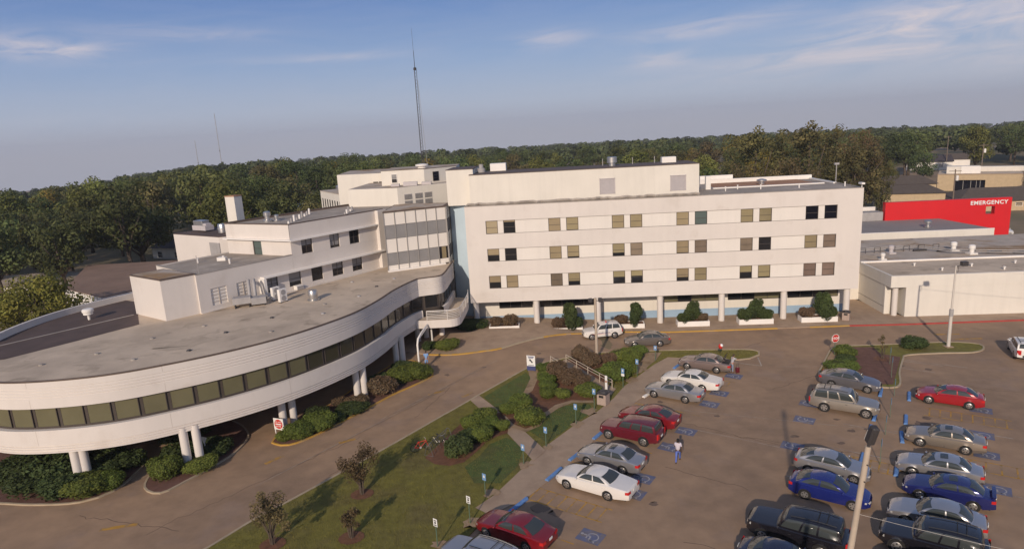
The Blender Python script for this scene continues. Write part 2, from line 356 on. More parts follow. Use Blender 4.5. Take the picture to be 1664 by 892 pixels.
def crom(pts, step=0.6, closed=False):       # smooth curve through points, resampled
    P = [Vector((p[0], p[1])) for p in pts]; n = len(P); out = []
    for i in range(n if closed else n - 1):
        g = lambda k: P[k % n] if closed else P[min(max(k, 0), n - 1)]
        a, b, c, d = g(i - 1), g(i), g(i + 1), g(i + 2); L = max(2, int((c - b).length / step))
        for k in range(L):
            t = k / L; out.append(0.5 * ((2 * b) + (c - a) * t + (2 * a - 5 * b + 4 * c - d) * t * t + (3 * b - a - 3 * c + d) * t ** 3))
    if not closed: out.append(P[-1])
    return [(p.x, p.y) for p in out]
def drape(name, pts, off, mats, skirt=0.0, tag_structure=True):        # a ground sheet that follows the terrain
    bm = bmesh.new(); vs = [bm.verts.new((p[0], p[1], 0)) for p in pts]; bm.faces.new(vs)
    bmesh.ops.triangulate(bm, faces=bm.faces[:])
    xs = [p[0] for p in pts]; ys = [p[1] for p in pts]
    for ax_, lo, hi, a, b in ((0, min(xs), max(xs), -4, 14), (1, min(ys), max(ys), 50, 74)):
        k = a
        while k <= b:
            if lo < k < hi:
                no = (1, 0, 0) if ax_ == 0 else (0, 1, 0); co = (k, 0, 0) if ax_ == 0 else (0, k, 0)
                bmesh.ops.bisect_plane(bm, geom=bm.verts[:] + bm.edges[:] + bm.faces[:], plane_co=co, plane_no=no, dist=1e-4)
            k += 2
    for v in bm.verts: v.co.z = gz(v.co.x, v.co.y) + off
    bmesh.ops.recalc_face_normals(bm, faces=bm.faces)
    for f in bm.faces:
        if f.normal.z < 0: f.normal_flip()
    if skirt:
        ed = [e for e in bm.edges if len(e.link_faces) == 1]
        g = bmesh.ops.extrude_edge_only(bm, edges=ed)
        for v in g['geom']:
            if isinstance(v, bmesh.types.BMVert): v.co.z -= skirt
    me = bpy.data.meshes.new(name); bm.to_mesh(me); bm.free(); me.materials.append(M[mats])
    o = bpy.data.objects.new(name, me); COL.objects.link(o)
    if tag_structure: struct(o)
    return o
def strip(pts, w, off, thick=0.0, mb=None, closed=False, mi=0, lift=None):   # ribbon (or kerb) along a polyline on the terrain
    mb = mb or MB(); P = [Vector((p[0], p[1])) for p in pts]; n = len(P); L, Rr = [], []
    for i in range(n):
        a = P[(i - 1) % n] if closed or i > 0 else P[i]; b = P[(i + 1) % n] if closed or i < n - 1 else P[i]
        t = (b - a).normalized(); nn = Vector((-t.y, t.x)); L.append(P[i] + nn * w / 2); Rr.append(P[i] - nn * w / 2)
    V3 = lambda p, z: Vector((p.x, p.y, gz(p.x, p.y) + z)); mb.cm = mi
    for i in range(n if closed else n - 1):
        j = (i + 1) % n
        mb.face([V3(Rr[i], off), V3(Rr[j], off), V3(L[j], off), V3(L[i], off)])
        if thick:
            mb.face([V3(Rr[i], off - thick), V3(Rr[j], off - thick), V3(Rr[j], off), V3(Rr[i], off)])
            mb.face([V3(L[j], off - thick), V3(L[i], off - thick), V3(L[i], off), V3(L[j], off)])
    if thick and not closed:
        for i in (0, n - 1): mb.face([V3(Rr[i], off - thick), V3(Rr[i], off), V3(L[i], off), V3(L[i], off - thick)])
    return mb
def dens(pts, step=1.0):
    out = []
    for a, b in zip(pts, pts[1:]):
        k = max(1, int(math.dist(a[:2], b[:2]) / step))
        out += [(a[0] + (b[0] - a[0]) * i / k, a[1] + (b[1] - a[1]) * i / k) for i in range(k)]
    return out + [pts[-1][:2]]
def text_mesh(name, txt, size, mname, parent, loc, rot, thick=0.02, bold=0.0, align='LEFT'):
    cu = bpy.data.curves.new(name, 'FONT'); cu.body = txt; cu.size = size; cu.extrude = thick; cu.space_character = 1.12; cu.offset = bold; cu.align_x = align; cu.resolution_u = 3
    t = bpy.data.objects.new(name + '_curve', cu); COL.objects.link(t)
    me = bpy.data.meshes.new_from_object(t.evaluated_get(bpy.context.evaluated_depsgraph_get()))
    bpy.data.objects.remove(t); me.name = name; me.materials.clear(); me.materials.append(M[mname])
    o = bpy.data.objects.new(name, me); COL.objects.link(o); o.parent = parent; o.location = loc; o.rotation_euler = rot
    return o
# ============================================================ GROUND
def ground_sheet():
    bm = bmesh.new()
    rs = [-2600, -2100, -1700, -1200, -900, -700, -560, -460, -400, -340, -280, -220, -170, -130, -100, -80]
    xs = rs + list(range(-60, 92, 4)) + [100, 120] + [-r for r in rs[::-1] if r < -125]
    ys = [-60, -20, 10] + list(range(20, 108, 4)) + [120, 140, 170, 200, 240, 280, 320, 360, 400, 460, 520, 600, 700, 860, 1050, 1300, 1700, 2100, 2600]
    V = [[bm.verts.new((x, y, gz(x, y))) for y in ys] for x in xs]
    for i in range(len(xs) - 1):
        for j in range(len(ys) - 1): bm.faces.new((V[i][j], V[i + 1][j], V[i + 1][j + 1], V[i][j + 1]))
    me = bpy.data.meshes.new('ground'); bm.to_mesh(me); bm.free(); me.materials.append(M['ground'])
    o = bpy.data.objects.new('ground', me); COL.objects.link(o); struct(o); return o
ground_sheet()
drape('parking_lot', [(-70, 5), (75, 5), (95, 60), (95, 69), (65.3, 68.15), (43.6, 69.45), (29.8, 70.55), (29, 95), (-20, 95), (-50, 90), (-70, 60)], 0.02, 'asphalt')
drape('emergency_road', [(65.3, 68.15), (95, 69), (140, 150), (128, 165), (90, 100), (78, 80)], 0.016, 'asphalt')

# ============================================================ MAIN FOUR-STOREY BLOCK
th = R(4.3)
FM = Fr((-5.175, 76.337), (math.cos(th), -math.sin(th)))
def add_window(fr, u0, u1, z0, z1, d, parent, kind, frac=1.0, fm='frame', mull=0, rails=1, name='window'):
    t = 0.06; mb = MB()
    mb.box(fr, u0, u0 + t, d - 0.05, d + 0.03, z0, z1).box(fr, u1 - t, u1, d - 0.05, d + 0.03, z0, z1)
    mb.box(fr, u0 + t, u1 - t, d - 0.05, d + 0.03, z0, z0 + t).box(fr, u0 + t, u1 - t, d - 0.05, d + 0.03, z1 - t, z1)
    zm = z0 + (z1 - z0) * 0.47
    for k in range(rails): 
        zr = z0 + (z1 - z0) * ((k + 1) / (rails + 1) - 0.03 * (rails == 1)); mb.box(fr, u0 + t, u1 - t, d - 0.045, d + 0.012, zr - 0.02, zr + 0.02)
    for k in range(mull):
        um = u0 + (u1 - u0) * (k + 1) / (mull + 1); mb.box(fr, um - 0.02, um + 0.02, d - 0.045, d + 0.016, z0 + t, z1 - t)
    w = mb.build(name, fm, parent)
    p = MB().face([fr(u0 + t, d - 0.03, z0 + t), fr(u1 - t, d - 0.03, z0 + t), fr(u1 - t, d - 0.03, z1 - t), fr(u0 + t, d - 0.03, z1 - t)])
    glass = {'b': 'glass', 'p': 'glass', 'd': 'glass', 'k': 'glass_open', 't': 'glass_teal', 'm': 'glass_dull', 'g': 'glass', 'l': 'glass', 's': 'blind_grey'}[kind]
    p.build('pane', glass, w)
    if kind in 'bpg' and frac > 0:
        zb = z1 - t - (z1 - z0 - 2 * t) * frac
        MB().face([fr(u0 + t, d - 0.02, zb), fr(u1 - t, d - 0.02, zb), fr(u1 - t, d - 0.02, z1 - t), fr(u0 + t, d - 0.02, z1 - t)]).build('blind', {'b': 'blind', 'p': 'blind_pale', 'g': 'blind_grey'}[kind], w)
    return w

H = thing('hospital_block', 'long white four storey hospital block raised on round columns behind the planters', 'hospital', tuple(FM(22, -8, 0.0)))
ROWS = [(11.90, 13.47), (8.58, 10.12), (5.27, 6.83)]
BAYS = [2.40, 9.80, 17.20, 24.62, 31.90, 39.15]
COLW = (1.42, 2.09, 3.50)                     # first window width, start of second, end of second
z_top, z_bot = 15.22, 3.56
holes = [(b + a, b + c, r0, r1) for b in BAYS for (a, c) in ((0, 1.42), (2.09, 3.50)) for (r0, r1) in ROWS]
uA, uB, UE = BAYS[0], BAYS[-1] + 3.5, 45.42
wm = MB()
wm.wall(FM, 0, UE, ROWS[0][1], z_top, 0, []); wm.wall(FM, 0, UE, ROWS[1][1], ROWS[0][0], 0, []); wm.wall(FM, 0, UE, ROWS[2][1], ROWS[1][0], 0, []); wm.wall(FM, 0, UE, z_bot, ROWS[2][0], 0, [])
for r0, r1 in ROWS:
    wm.face([FM(0, 0, r0), FM(uA, 0, r0), FM(uA, 0, r1), FM(0, 0, r1)]); wm.face([FM(uB, 0, r0), FM(UE, 0, r0), FM(UE, 0, r1), FM(uB, 0, r1)])
    wm.cm = 1                                  # dark strips paint in the shadow lines above and below each recess
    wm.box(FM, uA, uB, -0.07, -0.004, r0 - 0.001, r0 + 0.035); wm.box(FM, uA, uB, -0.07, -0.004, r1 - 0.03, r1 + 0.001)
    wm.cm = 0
    for u in (uA, uB): wm.face([FM(u, 0, r0), FM(u, -0.05, r0), FM(u, -0.05, r1), FM(u, 0, r1)])
# sides, back, soffit
DEP = 17.2
wm.face([FM(UE, 0, z_bot), FM(UE, -DEP, z_bot), FM(UE, -DEP, z_top), FM(UE, 0, z_top)])
wm.face([FM(0, 0, z_bot), FM(0, -DEP, z_bot), FM(0, -DEP, z_top), FM(0, 0, z_top)])
wm.face([FM(0, -DEP, 0), FM(UE, -DEP, 0), FM(UE, -DEP, z_top), FM(0, -DEP, z_top)])
wm.build('wall', ['stucco', 'joint'], H)
sm = MB()
for r0, r1 in ROWS: sm.wall(FM, uA, uB, r0, r1, -0.05, [h for h in holes if h[2] == r0], 0.12)
sm.build('window_strip_wall', 'panel_white', H)
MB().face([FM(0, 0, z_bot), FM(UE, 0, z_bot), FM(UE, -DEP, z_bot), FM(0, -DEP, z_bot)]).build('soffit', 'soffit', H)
mb = MB().box(FM, 0, UE, -0.30, 0.035, z_top, z_top + 0.06).box(FM, 0, 0.3, -DEP, -0.3, z_top, z_top + 0.06).box(FM, UE - 0.3, UE + 0.03, -DEP, -0.3, z_top, z_top + 0.06)
mb.build('coping', 'coping_grey', H)
KIND = [  # top row, middle, bottom: (style, blind fraction)
    [('p', 1), ('b', .12), ('b', 1), ('b', .98), ('b', 1), ('b', 1), ('b', 1), ('t', 0), ('b', 1), ('b', .97), ('k', 0), ('k', 0)],
    [('b', .5), ('d', 0), ('b', 1), ('b', .9), ('b', .75), ('m', 0), ('b', .97), ('m', 0), ('m', 0), ('d', .3), ('b', 1), ('m', 0)],
    [('b', .52), ('b', 1), ('m', 0), ('b', .68), ('b', .48), ('b', .45), ('b', .72), ('b', 1), ('b', .5), ('b', .93), ('m', 0), ('m', 0)]]
for ri, (r0, r1) in enumerate(ROWS):
    for bi, b in enumerate(BAYS):
        for k, (a, c) in enumerate(((0, 1.42), (2.09, 3.50))):
            ty, fr_ = KIND[ri][bi * 2 + k]; add_window(FM, b + a, b + c, r0, r1, -0.115, H, ty, fr_)
# roof with the sunken orange part and its kerbs
rf = MB(); rf.face([FM(0, -0.3, z_top - 0.03), FM(UE, -0.3, z_top - 0.03), FM(UE, -DEP, z_top - 0.03), FM(0, -DEP, z_top - 0.03)]); rf.build('roof', 'roof', H)
MB().box(FM, 31.0, 43.2, -14.6, -7.9, z_top - 0.1, z_top + 0.02).build('orange_roof', 'roof_orange', H)
kb = MB().box(FM, 30.5, 44.0, -7.75, -7.35, z_top - 0.1, z_top + 0.10).box(FM, 30.5, 45.3, -15.3, -14.9, z_top - 0.1, z_top + 0.5).box(FM, 44.9, 45.3, -14.9, -7.0, z_top - 0.1, z_top + 0.12)
kb.build('roof_kerb', 'white', H)
MB().box(FM, 29.5, 30.1, -7.6, -7.0, z_top - 0.1, z_top + 1.6).build('vent_stack', 'white', H)
MB().box(FM, 30.6, 35.0, -15.8, -15.4, z_top - 0.1, z_top + 1.0).build('parapet', 'white', H)
v = MB(); p = FM(37.2, -10.0, z_top); v.lathe(p, [(0.35, -.1), (0.35, 0.35), (0.62, 0.4), (0.62, 0.6), (0.2, 0.72)], 14); v.build('roof_vent', 'galv', H, 40)
for u, d in ((31.2, -4.2), (35.4, -4.4), (39.6, -3.6), (33.0, -5.6), (44.6, -3.0)):
    MB().lathe(FM(u, d, z_top), [(0.07, -.1), (0.07, 0.4), (0.1, 0.4), (0.1, 0.5)], 8).build('vent_pipe', 'white', H)
cm_ = MB().box(FM, 45.0, 45.35, -0.5, 0.35, z_top + 0.42, z_top + 0.62).box(FM, 45.15, 45.22, -0.1, 0.0, z_top, z_top + 0.45); cm_.build('security_camera', 'white', H)
# penthouse along the roof
P1 = MB(); z0, z1 = z_top - 0.05, 18.75
P1.wall(FM, 0.5, 27.6, z0, z1, -2.0, [(16.0, 17.85, 15.75, 17.6), (24.25, 26.1, 15.75, 17.55)], 0.1)
P1.face([FM(27.6, -2, z0), FM(27.6, -9, z0), FM(27.6, -9, z1), FM(27.6, -2, z1)]); P1.face([FM(.5, -2, z0), FM(.5, -9, z0), FM(.5, -9, z1), FM(.5, -2, z1)]); P1.face([FM(.5, -9, z0), FM(27.6, -9, z0), FM(27.6, -9, z1), FM(.5, -9, z1)])
pw = P1.build('penthouse', 'cream', H)
MB().box(FM, 0.5, 27.63, -9, -1.95, z1, z1 + 0.07).build('penthouse_roof', 'coping', pw)
for a, b, c, e in ((16.0, 17.85, 15.75, 17.6), (24.25, 26.1, 15.75, 17.55)):
    l = MB()
    for q in ((a, a + .08, c, e), (b - .08, b, c, e), (a, b, c, c + .08), (a, b, e - .08, e)): l.box(FM, q[0], q[1], -2.09, -1.95, q[2], q[3])
    k = 14
    for i in range(k):
        zz_ = c + .1 + (e - c - .2) * i / k; l.face([FM(a + .08, -1.99, zz_), FM(b - .08, -1.99, zz_), FM(b - .08, -2.07, zz_ + .11), FM(a + .08, -2.07, zz_ + .11)])
    l.build('louvre', 'louver', pw)
P2 = MB().box(FM, -2.4, 0.9, -9.5, -3.1, z_top - .1, 19.42); P2.build('penthouse', 'cream', H)
MB().box(FM, -2.43, 0.93, -9.53, -3.07, 19.42, 19.49).build('penthouse_roof', 'coping', H)
MB().box(FM, 2.6, 4.6, -9.0, -7.5, z1, z1 + 1.0).build('roof_box', 'white', H)
MB().lathe(FM(1.6, -6.2, z1 + 0.07), [(0.5, 0), (0.5, 0.5), (0.28, 0.55), (0.28, 1.0)], 12).build('roof_vent', 'grey_metal', H, 40)
MB().lathe(FM(17.8, -5.2, z1 + .07), [(0.42, 0), (0.42, .35), (0.62, .4), (0.62, 1.05), (0.5, 1.1)], 16).build('roof_vent', 'galv', H, 40)
MB().box(FM, 24.0, 25.7, -7.3, -6.2, z1 + .07, z1 + .75).build('roof_box', 'white', H)
for u in (16.8, 20.5, 23.2): MB().tube([FM(u, -7, z1), FM(u, -7, z1 + .9)], .05, 6).build('vent_pipe', 'grey_metal', H)
fl = MB(); k = random.Random(3); pts = []
for i in range(60): pts.append(FM(0.2 + 27.4 * i / 59, -1.5 + k.uniform(-.25, .25), z_top + 0.06 + k.uniform(0, .12)))
fl.tube(pts, .16, 6); fl.build('roof_flashing', 'coping_grey', H)
# columns and recessed ground floor
for i, u in enumerate((0.55, 7.90, 15.35, 22.75, 30.0, 37.2, 44.4)):
    b = FM(u, -0.55, 0); g = gz(b.x, b.y)
    MB().lathe(b, [(0.36, g - .2), (0.36, z_bot)], 20).build('column', 'stucco', H, 50)
GD = -2.7
gfw = [(3.2, 7.35, 2.02, 3.0), (8.3, 15.1, 2.02, 3.0), (23.6, 30.2, 2.02, 3.0), (31.3, 37.6, 2.02, 3.0), (38.4, 44.3, 2.02, 3.0)]
gw = MB(); gw.wall(FM, 0.3, 45.0, 1.05, z_bot, GD, gfw, .12); gw.face([FM(45, GD, 0), FM(45, -DEP, 0), FM(45, -DEP, z_bot), FM(45, GD, z_bot)]); gw.face([FM(.3, GD, 0), FM(.3, -DEP, 0), FM(.3, -DEP, z_bot), FM(.3, GD, z_bot)])
gw.build('ground_floor_wall', 'cream', H)
MB().box(FM, 0.3, 45.0, GD - .2, GD + .012, -.1, 1.05).build('base_stripe', 'blue_base', H)
for (a, b, c, e) in gfw:
    n = round((b - a) / 1.5); l = MB()
    l.box(FM, a, b, GD - .12, GD + .02, c, c + .06)
    for i in range(n + 1):
        uu = a + (b - a) * i / n; l.box(FM, uu - .03, uu + .03, GD - .1, GD + .01, c + .06, e)
    w = l.build('window', 'frame', H)
    for i in range(n):
        q = random.random(); l = MB().face([FM(a + (b - a) * (i + j) / n + (.03 if j == 0 else -.03), GD - .06, z) for j, z in ((0, c + .06), (1, c + .06), (1, e), (0, e))])
        l.build('pane', 'glass_green' if (q < .4 and a > 20) else 'glass', w)

# ============================================================ BLUE LINK WALL
LK = thing('link_wall', 'pale blue recessed wall between the glazed stair tower and the long block', 'wall', (-6.0, 81.2, 0.0))
FB = Fr((-7.3, 81.05), (2.2, -1.05)); MB().box(FB, 0.05, 2.35, -1.0, 0, 0, 15.2).build('wall', 'blue_wall', LK)
MB().box(FB, 0.05, 2.35, -1.0, 0.02, 15.2, 15.28).build('coping', 'coping_grey', LK)

# ============================================================ CURVED WING ON COLUMN PAIRS
OUT = [(-41.3, 68.7), (-42.8, 66.4), (-44.5, 63.1), (-45.35, 59.6), (-45.4, 55.4), (-44.5, 51), (-42.4, 47.3), (-39.5, 44.4), (-36.1, 42.95), (-32.1, 42.75), (-28.5, 43.4), (-25.2, 44.95), (-22, 47.0), (-19, 49.65), (-16.6, 52.6), (-14.35, 56.4), (-13.0, 60.5), (-12.2, 64.2), (-11.25, 67.2), (-10.35, 69.35)]
OUT2 = [(-10.35, 69.35), (-9.4, 69.72), (-8.5, 69.98), (-7.85, 70.6), (-7.55, 72.2), (-7.4, 74.5), (-7.15, 78.2)]     # a crease, then the bright end face
OC = crom(OUT, 0.5)[:-1] + crom(OUT2, 0.3)
ON = []
for i in range(len(OC)):
    a, b = OC[max(i - 1, 0)], OC[min(i + 1, len(OC) - 1)]; t = Vector((b[0] - a[0], b[1] - a[1])).normalized(); ON.append((t.y, -t.x))
def at_out(i, off): return (OC[i][0] + ON[i][0] * off, OC[i][1] + ON[i][1] * off)
def sweep(mb, prof, i0=0, i1=None):
    i1 = len(OC) - 1 if i1 is None else i1
    for i in range(i0, i1):
        for (a, za), (b, zb) in zip(prof, prof[1:]):
            p, q, r_, s_ = at_out(i, a), at_out(i + 1, a), at_out(i + 1, b), at_out(i, b)
            mb.face([(*p, za), (*q, za), (*r_, zb), (*s_, zb)])
CW = thing('curved_wing', 'white curved wing with a long ribbon of windows raised on paired columns over the drive', 'hospital wing', (-30, 58, 0))
iF = min(range(len(OC)), key=lambda i: abs(OC[i][1] - 55.4) + abs(OC[i][0] + 45.4) * .5)
prof_up = [(-.35, 6.5), (0, 6.45), (0, 7.18)]
for z in (7.2, 7.42, 7.64, 7.86): prof_up += [(0.0, z - .02), (-.045, z), (-.045, z + .05), (0, z + .07)]
prof_up += [(0, 8.42), (-.12, 8.42)]
ub = MB(); sweep(ub, prof_up); ub.build('upper_band', 'stucco', CW, 35, .002)
prof_lo = [(-.35, 4.8), (0.06, 4.82), (0.06, 3.66), (-.03, 3.64), (-.03, 3.58), (.04, 3.56), (.04, 3.46), (-.05, 3.44), (-.05, 3.38), (.02, 3.36), (.02, 3.26), (-.07, 3.24), (-.07, 3.18), (.0, 3.16), (.0, 3.06), (-.75, 3.03), (-.75, 3.30)]
iC = min(range(len(OC)), key=lambda i: math.dist(OC[i], (-10.35, 69.35)))     # the crease
lb = MB(); sweep(lb, prof_lo, 0, iC + 1); lb.build('lower_band', 'stucco', CW, 35, .002)
cp = MB(); sweep(cp, [(-.12, 8.40), (.03, 8.40), (.03, 8.50), (-.12, 8.50), (-.12, 8.2)]); cp.build('coping', 'coping', CW)
back = MB(); iB = iF
prof_b = [(-.1, 8.2), (-.1, 8.85), (-.38, 8.85), (-.38, 8.2)]
sweep(back, prof_b, 0, iB + 4); back.build('parapet', 'stucco', CW)
wb_ = MB(); sweep(wb_, [(-.34, 4.7), (-.34, 6.55)]); sweep(wb_, [(-.34, 3.1), (-.34, 4.8)], iC); wb_.build('window_backing', 'frame', CW)
# window panes, equal arc lengths
acc = [0]
for a, b in zip(OC, OC[1:]): acc.append(acc[-1] + math.dist(a, b))
def arc(sv):
    i = max(k for k in range(len(acc)) if acc[k] <= sv + 1e-9); i = min(i, len(OC) - 2); t = (sv - acc[i]) / (acc[i + 1] - acc[i])
    o = -.26; p, q = at_out(i, o), at_out(i + 1, o); return (p[0] + (q[0] - p[0]) * t, p[1] + (q[1] - p[1]) * t)
sv = acc[iF] + 4
rr = random.Random(4)
i_dark = next(i for i in range(len(OC)) if OC[i][1] > 63.0 and OC[i][0] > -14)
while sv + 1.76 < acc[-1]:
    a, b = arc(sv + .2), arc(sv + 1.76); far_ = sv > acc[i_dark]
    fm = Fr(a, (b[0] - a[0], b[1] - a[1])); L = math.dist(a, b); w = MB()
    z0w, z1w = (4.95, 6.4)
    for q in ((0, .05, z0w, z1w), (L - .05, L, z0w, z1w), (.05, L - .05, z0w, z0w + .05), (.05, L - .05, z1w - .05, z1w)): w.box(fm, q[0], q[1], -.05, .02, q[2], q[3])
    wo_ = w.build('window', 'frame', CW)
    MB().face([fm(.05, 0, z0w + .05), fm(L - .05, 0, z0w + .05), fm(L - .05, 0, z1w - .05), fm(.05, 0, z1w - .05)]).build('pane', 'glass' if far_ else ('glass_olive' if OC[[k for k in range(len(acc)) if acc[k] <= sv + 1e-6][-1]][1] > 50.2 and OC[[k for k in range(len(acc)) if acc[k] <= sv + 1e-6][-1]][0] > -25 or rr.random() < .08 else 'glass_green'), wo_)
    sv += 1.80
rfp = OC[:] + [(-7.1, 80.5), (-17, 82), (-31, 74), (-36, 70)]
rf = MB(); rf.face([(*p, 8.25) for p in rfp]); rf.build('roof', 'roof_light', CW)
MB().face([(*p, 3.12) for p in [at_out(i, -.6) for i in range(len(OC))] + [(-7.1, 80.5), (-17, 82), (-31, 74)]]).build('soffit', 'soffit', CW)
dm = [at_out(i, -.45) for i in range(2, iF + 3)] + [(-42.2, 48.6), (-40.3, 49.0), (-37.3, 53.0), (-34.3, 57.4), (-36.4, 61.0), (-38.6, 66.0)]
MB().face([(*p, 8.27) for p in dm]).build('roof_membrane', 'roof_dark', CW)
MB().box(Fr((-43.6, 52.9), (6.8, 8.2)), 0, 10.6, -.09, .09, 8.25, 8.31).build('roof_seam', 'coping_grey', CW)
rl = random.Random(11)
for (x, y) in ((-40.6, 60.2),):
    MB().lathe((x, y, 8.25), [(.12, 0), (.12, .5), (.42, .55), (.42, .75), (.5, .8), (.5, 1.0), (.38, 1.1)], 14).build('roof_vent', 'white', CW, 40)
MB().lathe((-19.9, 62.9, 8.25), [(.62, 0), (.62, .12), (.42, .14), (.42, .5), (.46, .52), (.46, 1.0), (.40, 1.08)], 18).build('roof_vent', 'galv', CW, 40)
for (x, y) in ((-33, 49), (-29, 47), (-30.5, 52.5), (-25.5, 48.5), (-24.5, 53), (-20.5, 52.5), (-22, 57), (-17.5, 57.5), (-18.3, 61), (-15.5, 63.5), (-14.5, 67.5), (-13.2, 71), (-17.8, 70.5), (-36, 47), (-27.5, 55.5)):
    g = MB().lathe((x, y, 8.25), [(.2, 0), (.16, .1), (.04, .12)], 10); g.build('roof_drain', rl.choice(['grey_metal', 'dark_metal', 'grey_metal', 'coping_grey']), CW)
def roof_stain(parent, x, y, r_, z, sd, n=14, st=1.0):
    k = random.Random(sd); MB().face([(x + r_ * st * k.uniform(.55, 1.25) * math.cos(6.2832 * a / n), y + r_ * k.uniform(.55, 1.25) * math.sin(6.2832 * a / n), z) for a in range(n)]).build('roof_stain', 'roof_stain', parent)
for i, (x, y, r_, q) in enumerate(((-34, 51.5, 1.6, 1.6), (-27, 50.5, 1.9, 1.5), (-22.5, 53.5, 1.3, 1.2), (-19.5, 57, 1.5, .8), (-24, 58.5, 1.2, 1.6), (-16.2, 66, 1.2, .7), (-12.6, 69.5, .9, .8), (-38, 46.8, 1.3, 1.6), (-28.8, 56.2, 1.1, 1.2), (-15, 72, 1.2, 1.2))): roof_stain(CW, x, y, r_, 8.256, i, 14, q)
jb = MB()
for sj in range(6, int(acc[iC]), 9):
    i = max(k for k in range(len(acc)) if acc[k] <= sj)
    if i < iF: continue
    for off, z0, z1 in ((.003, 6.5, 7.1), (.003, 8.0, 8.4), (.063, 3.68, 4.8)):
        p = at_out(i, off); q = at_out(i + 1, off); t_ = .03 / math.dist(p, q); q = (p[0] + (q[0] - p[0]) * t_, p[1] + (q[1] - p[1]) * t_); jb.face([(*p, z0), (*q, z0), (*q, z1), (*p, z1)])
jb.build('panel_joint', 'wall_joint', CW)
# column pairs
for pr in (((-32.2, 43.3), (-31.75, 43.55)), ((-25.25, 45.2), (-24.5, 45.6)), ((-19.95, 51.1), (-19.3, 51.75)), ((-15.0, 56.9), (-14.4, 57.25)), ((-12.5, 64.2), (-11.95, 64.8)), ((-11.1, 70.9), (-10.3, 72.2)), ((-8.55, 72.9),)):
    for (x, y) in pr: MB().lathe((x, y, 0), [(.31, gz(x, y) - .2), (.31, 3.4)], 18).build('column', 'stucco', CW, 50)
# ground floor set far back under the wing
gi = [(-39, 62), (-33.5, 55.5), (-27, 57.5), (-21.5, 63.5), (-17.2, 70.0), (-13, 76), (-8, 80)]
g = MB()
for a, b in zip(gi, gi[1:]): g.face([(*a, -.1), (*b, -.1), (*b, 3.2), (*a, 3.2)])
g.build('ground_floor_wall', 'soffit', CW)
# balcony with white rails
bal = crom([(-10.75, 68.25), (-9.9, 68.2), (-8.2, 68.15), (-6.9, 68.2), (-6.05, 69.0), (-5.75, 71.2), (-5.45, 75.0), (-5.5, 77.2)], .35)
bpoly = bal + [(-7.3, 77.9), (-7.7, 73), (-8.4, 70.4), (-10.4, 69.5)]
MB().prism(bpoly, 3.12, 4.02, mtop=1).build('balcony', ['stucco', 'roof_light'], CW)
sill = MB(); iS = next(i for i in range(iC, len(OC)) if OC[i][0] > -8.1); sweep(sill, [(-.2, 4.0), (-.02, 4.0), (-.02, 4.82), (-.3, 4.84)], iS); sill.build('sill_wall', 'stucco', CW)
rr_ = MB()
for z in (4.2, 4.38, 4.56, 4.74, 4.92): rr_.tube([(x, y, z) for x, y in bal[3:]], .024, 6)
rr_.tube([(x, y, 5.05) for x, y in bal[3:]], .04, 6)
for i in range(3, len(bal), 5): rr_.tube([(*bal[i], 3.9), (*bal[i], 5.05)], .03, 6)
rr_.build('railing', 'white', CW)

# ============================================================ STEPPED WING (behind the curved roof)
SW = thing('stepped_wing', 'white stepped wing with two storeys of windows above the flat curved roof', 'hospital wing', (-25, 70, 0))
G = Fr((-29.77, 60.01), (0.6055, 0.7959)); zr = 8.2
h1 = [(7.18, 8.53, 8.62, 10.22), (9.87, 11.39, 8.68, 10.28), (12.77, 14.26, 8.66, 10.25), (15.57, 17.11, 8.62, 10.2), (18.46, 19.97, 8.62, 10.2)]
lv = [(1.22, 2.83, 8.75, 10.42), (3.91, 5.36, 8.77, 10.4)]
h2 = [(11.9, 13.33, 11.88, 13.5), (15.66, 17.03, 11.86, 13.47), (18.45, 19.93, 11.85, 13.46)]
wl_ = MB(); wl_.wall(G, 0, 6.6, zr - .3, 12.02, 0, lv, .12); wl_.wall(G, 6.6, 23.0, zr - .3, 10.40, 0, h1, .15); wl_.wall(G, 6.6, 10.6, 10.40, 12.02, 0, [])
wl_.wall(G, 10.6, 23.0, 10.40, 11.75, 0.02, []); wl_.wall(G, 10.6, 23.0, 11.75, 13.6, 0, h2, .15); wl_.wall(G, 10.6, 23.0, 13.6, 15.25, 0.03, [])
A_, B_, C_, D_ = (-36.96, 66.65), (-29.77, 60.01), (-23.35, 68.45), (-31.95, 73.0)
for z0, z1, p, q in ((zr - .3, 12.02, A_, B_),): wl_.face([(*p, z0), (*q, z0), (*q, z1), (*p, z1)])
wl_.face([(-36.96, 66.65, zr - .3), (-31.9, 73.3, zr - .3), (-31.9, 73.3, 12.02), (-36.96, 66.65, 12.02)])
wl_.build('wall', 'stucco', SW)
L2 = Fr((-31.95, 72.9), (C_[0] + 31.95, C_[1] - 72.9)); LL = math.dist((-31.95, 72.9), C_)
w2 = MB(); w2.wall(L2, 0, LL, 10.2, 13.6, 0, [(4.0, 5.3, 11.85, 13.4)], .12); w2.wall(L2, 0, LL, 13.6, 15.25, .03, [])
bk = (-21.3, 86.8); w2.face([(-31.95, 72.9, 10), (*bk, 10), (*bk, 15.25), (-31.95, 72.9, 15.25)]); w2.build('upper_wall', 'stucco', SW)
add_window(L2, 4.0, 5.3, 11.85, 13.4, -.1, SW, 't')
MB().box(L2, -.2, LL + .35, -.2, .42, 13.55, 13.68).build('canopy', 'white', SW)
MB().box(G, 10.3, 23.1, -.1, .5, 13.5, 13.66).build('canopy', 'white', SW)
MB().box(G, 6.55, 23.1, -.1, .75, 10.3, 10.46).build('canopy', 'white', SW)
MB().box(G, 6.35, 6.65, 0, .95, 8.75, 10.3).build('fin', 'white', SW)
MB().box(G, 22.6, 24.0, -.6, .55, zr, 15.25).build('pier', 'stucco', SW)
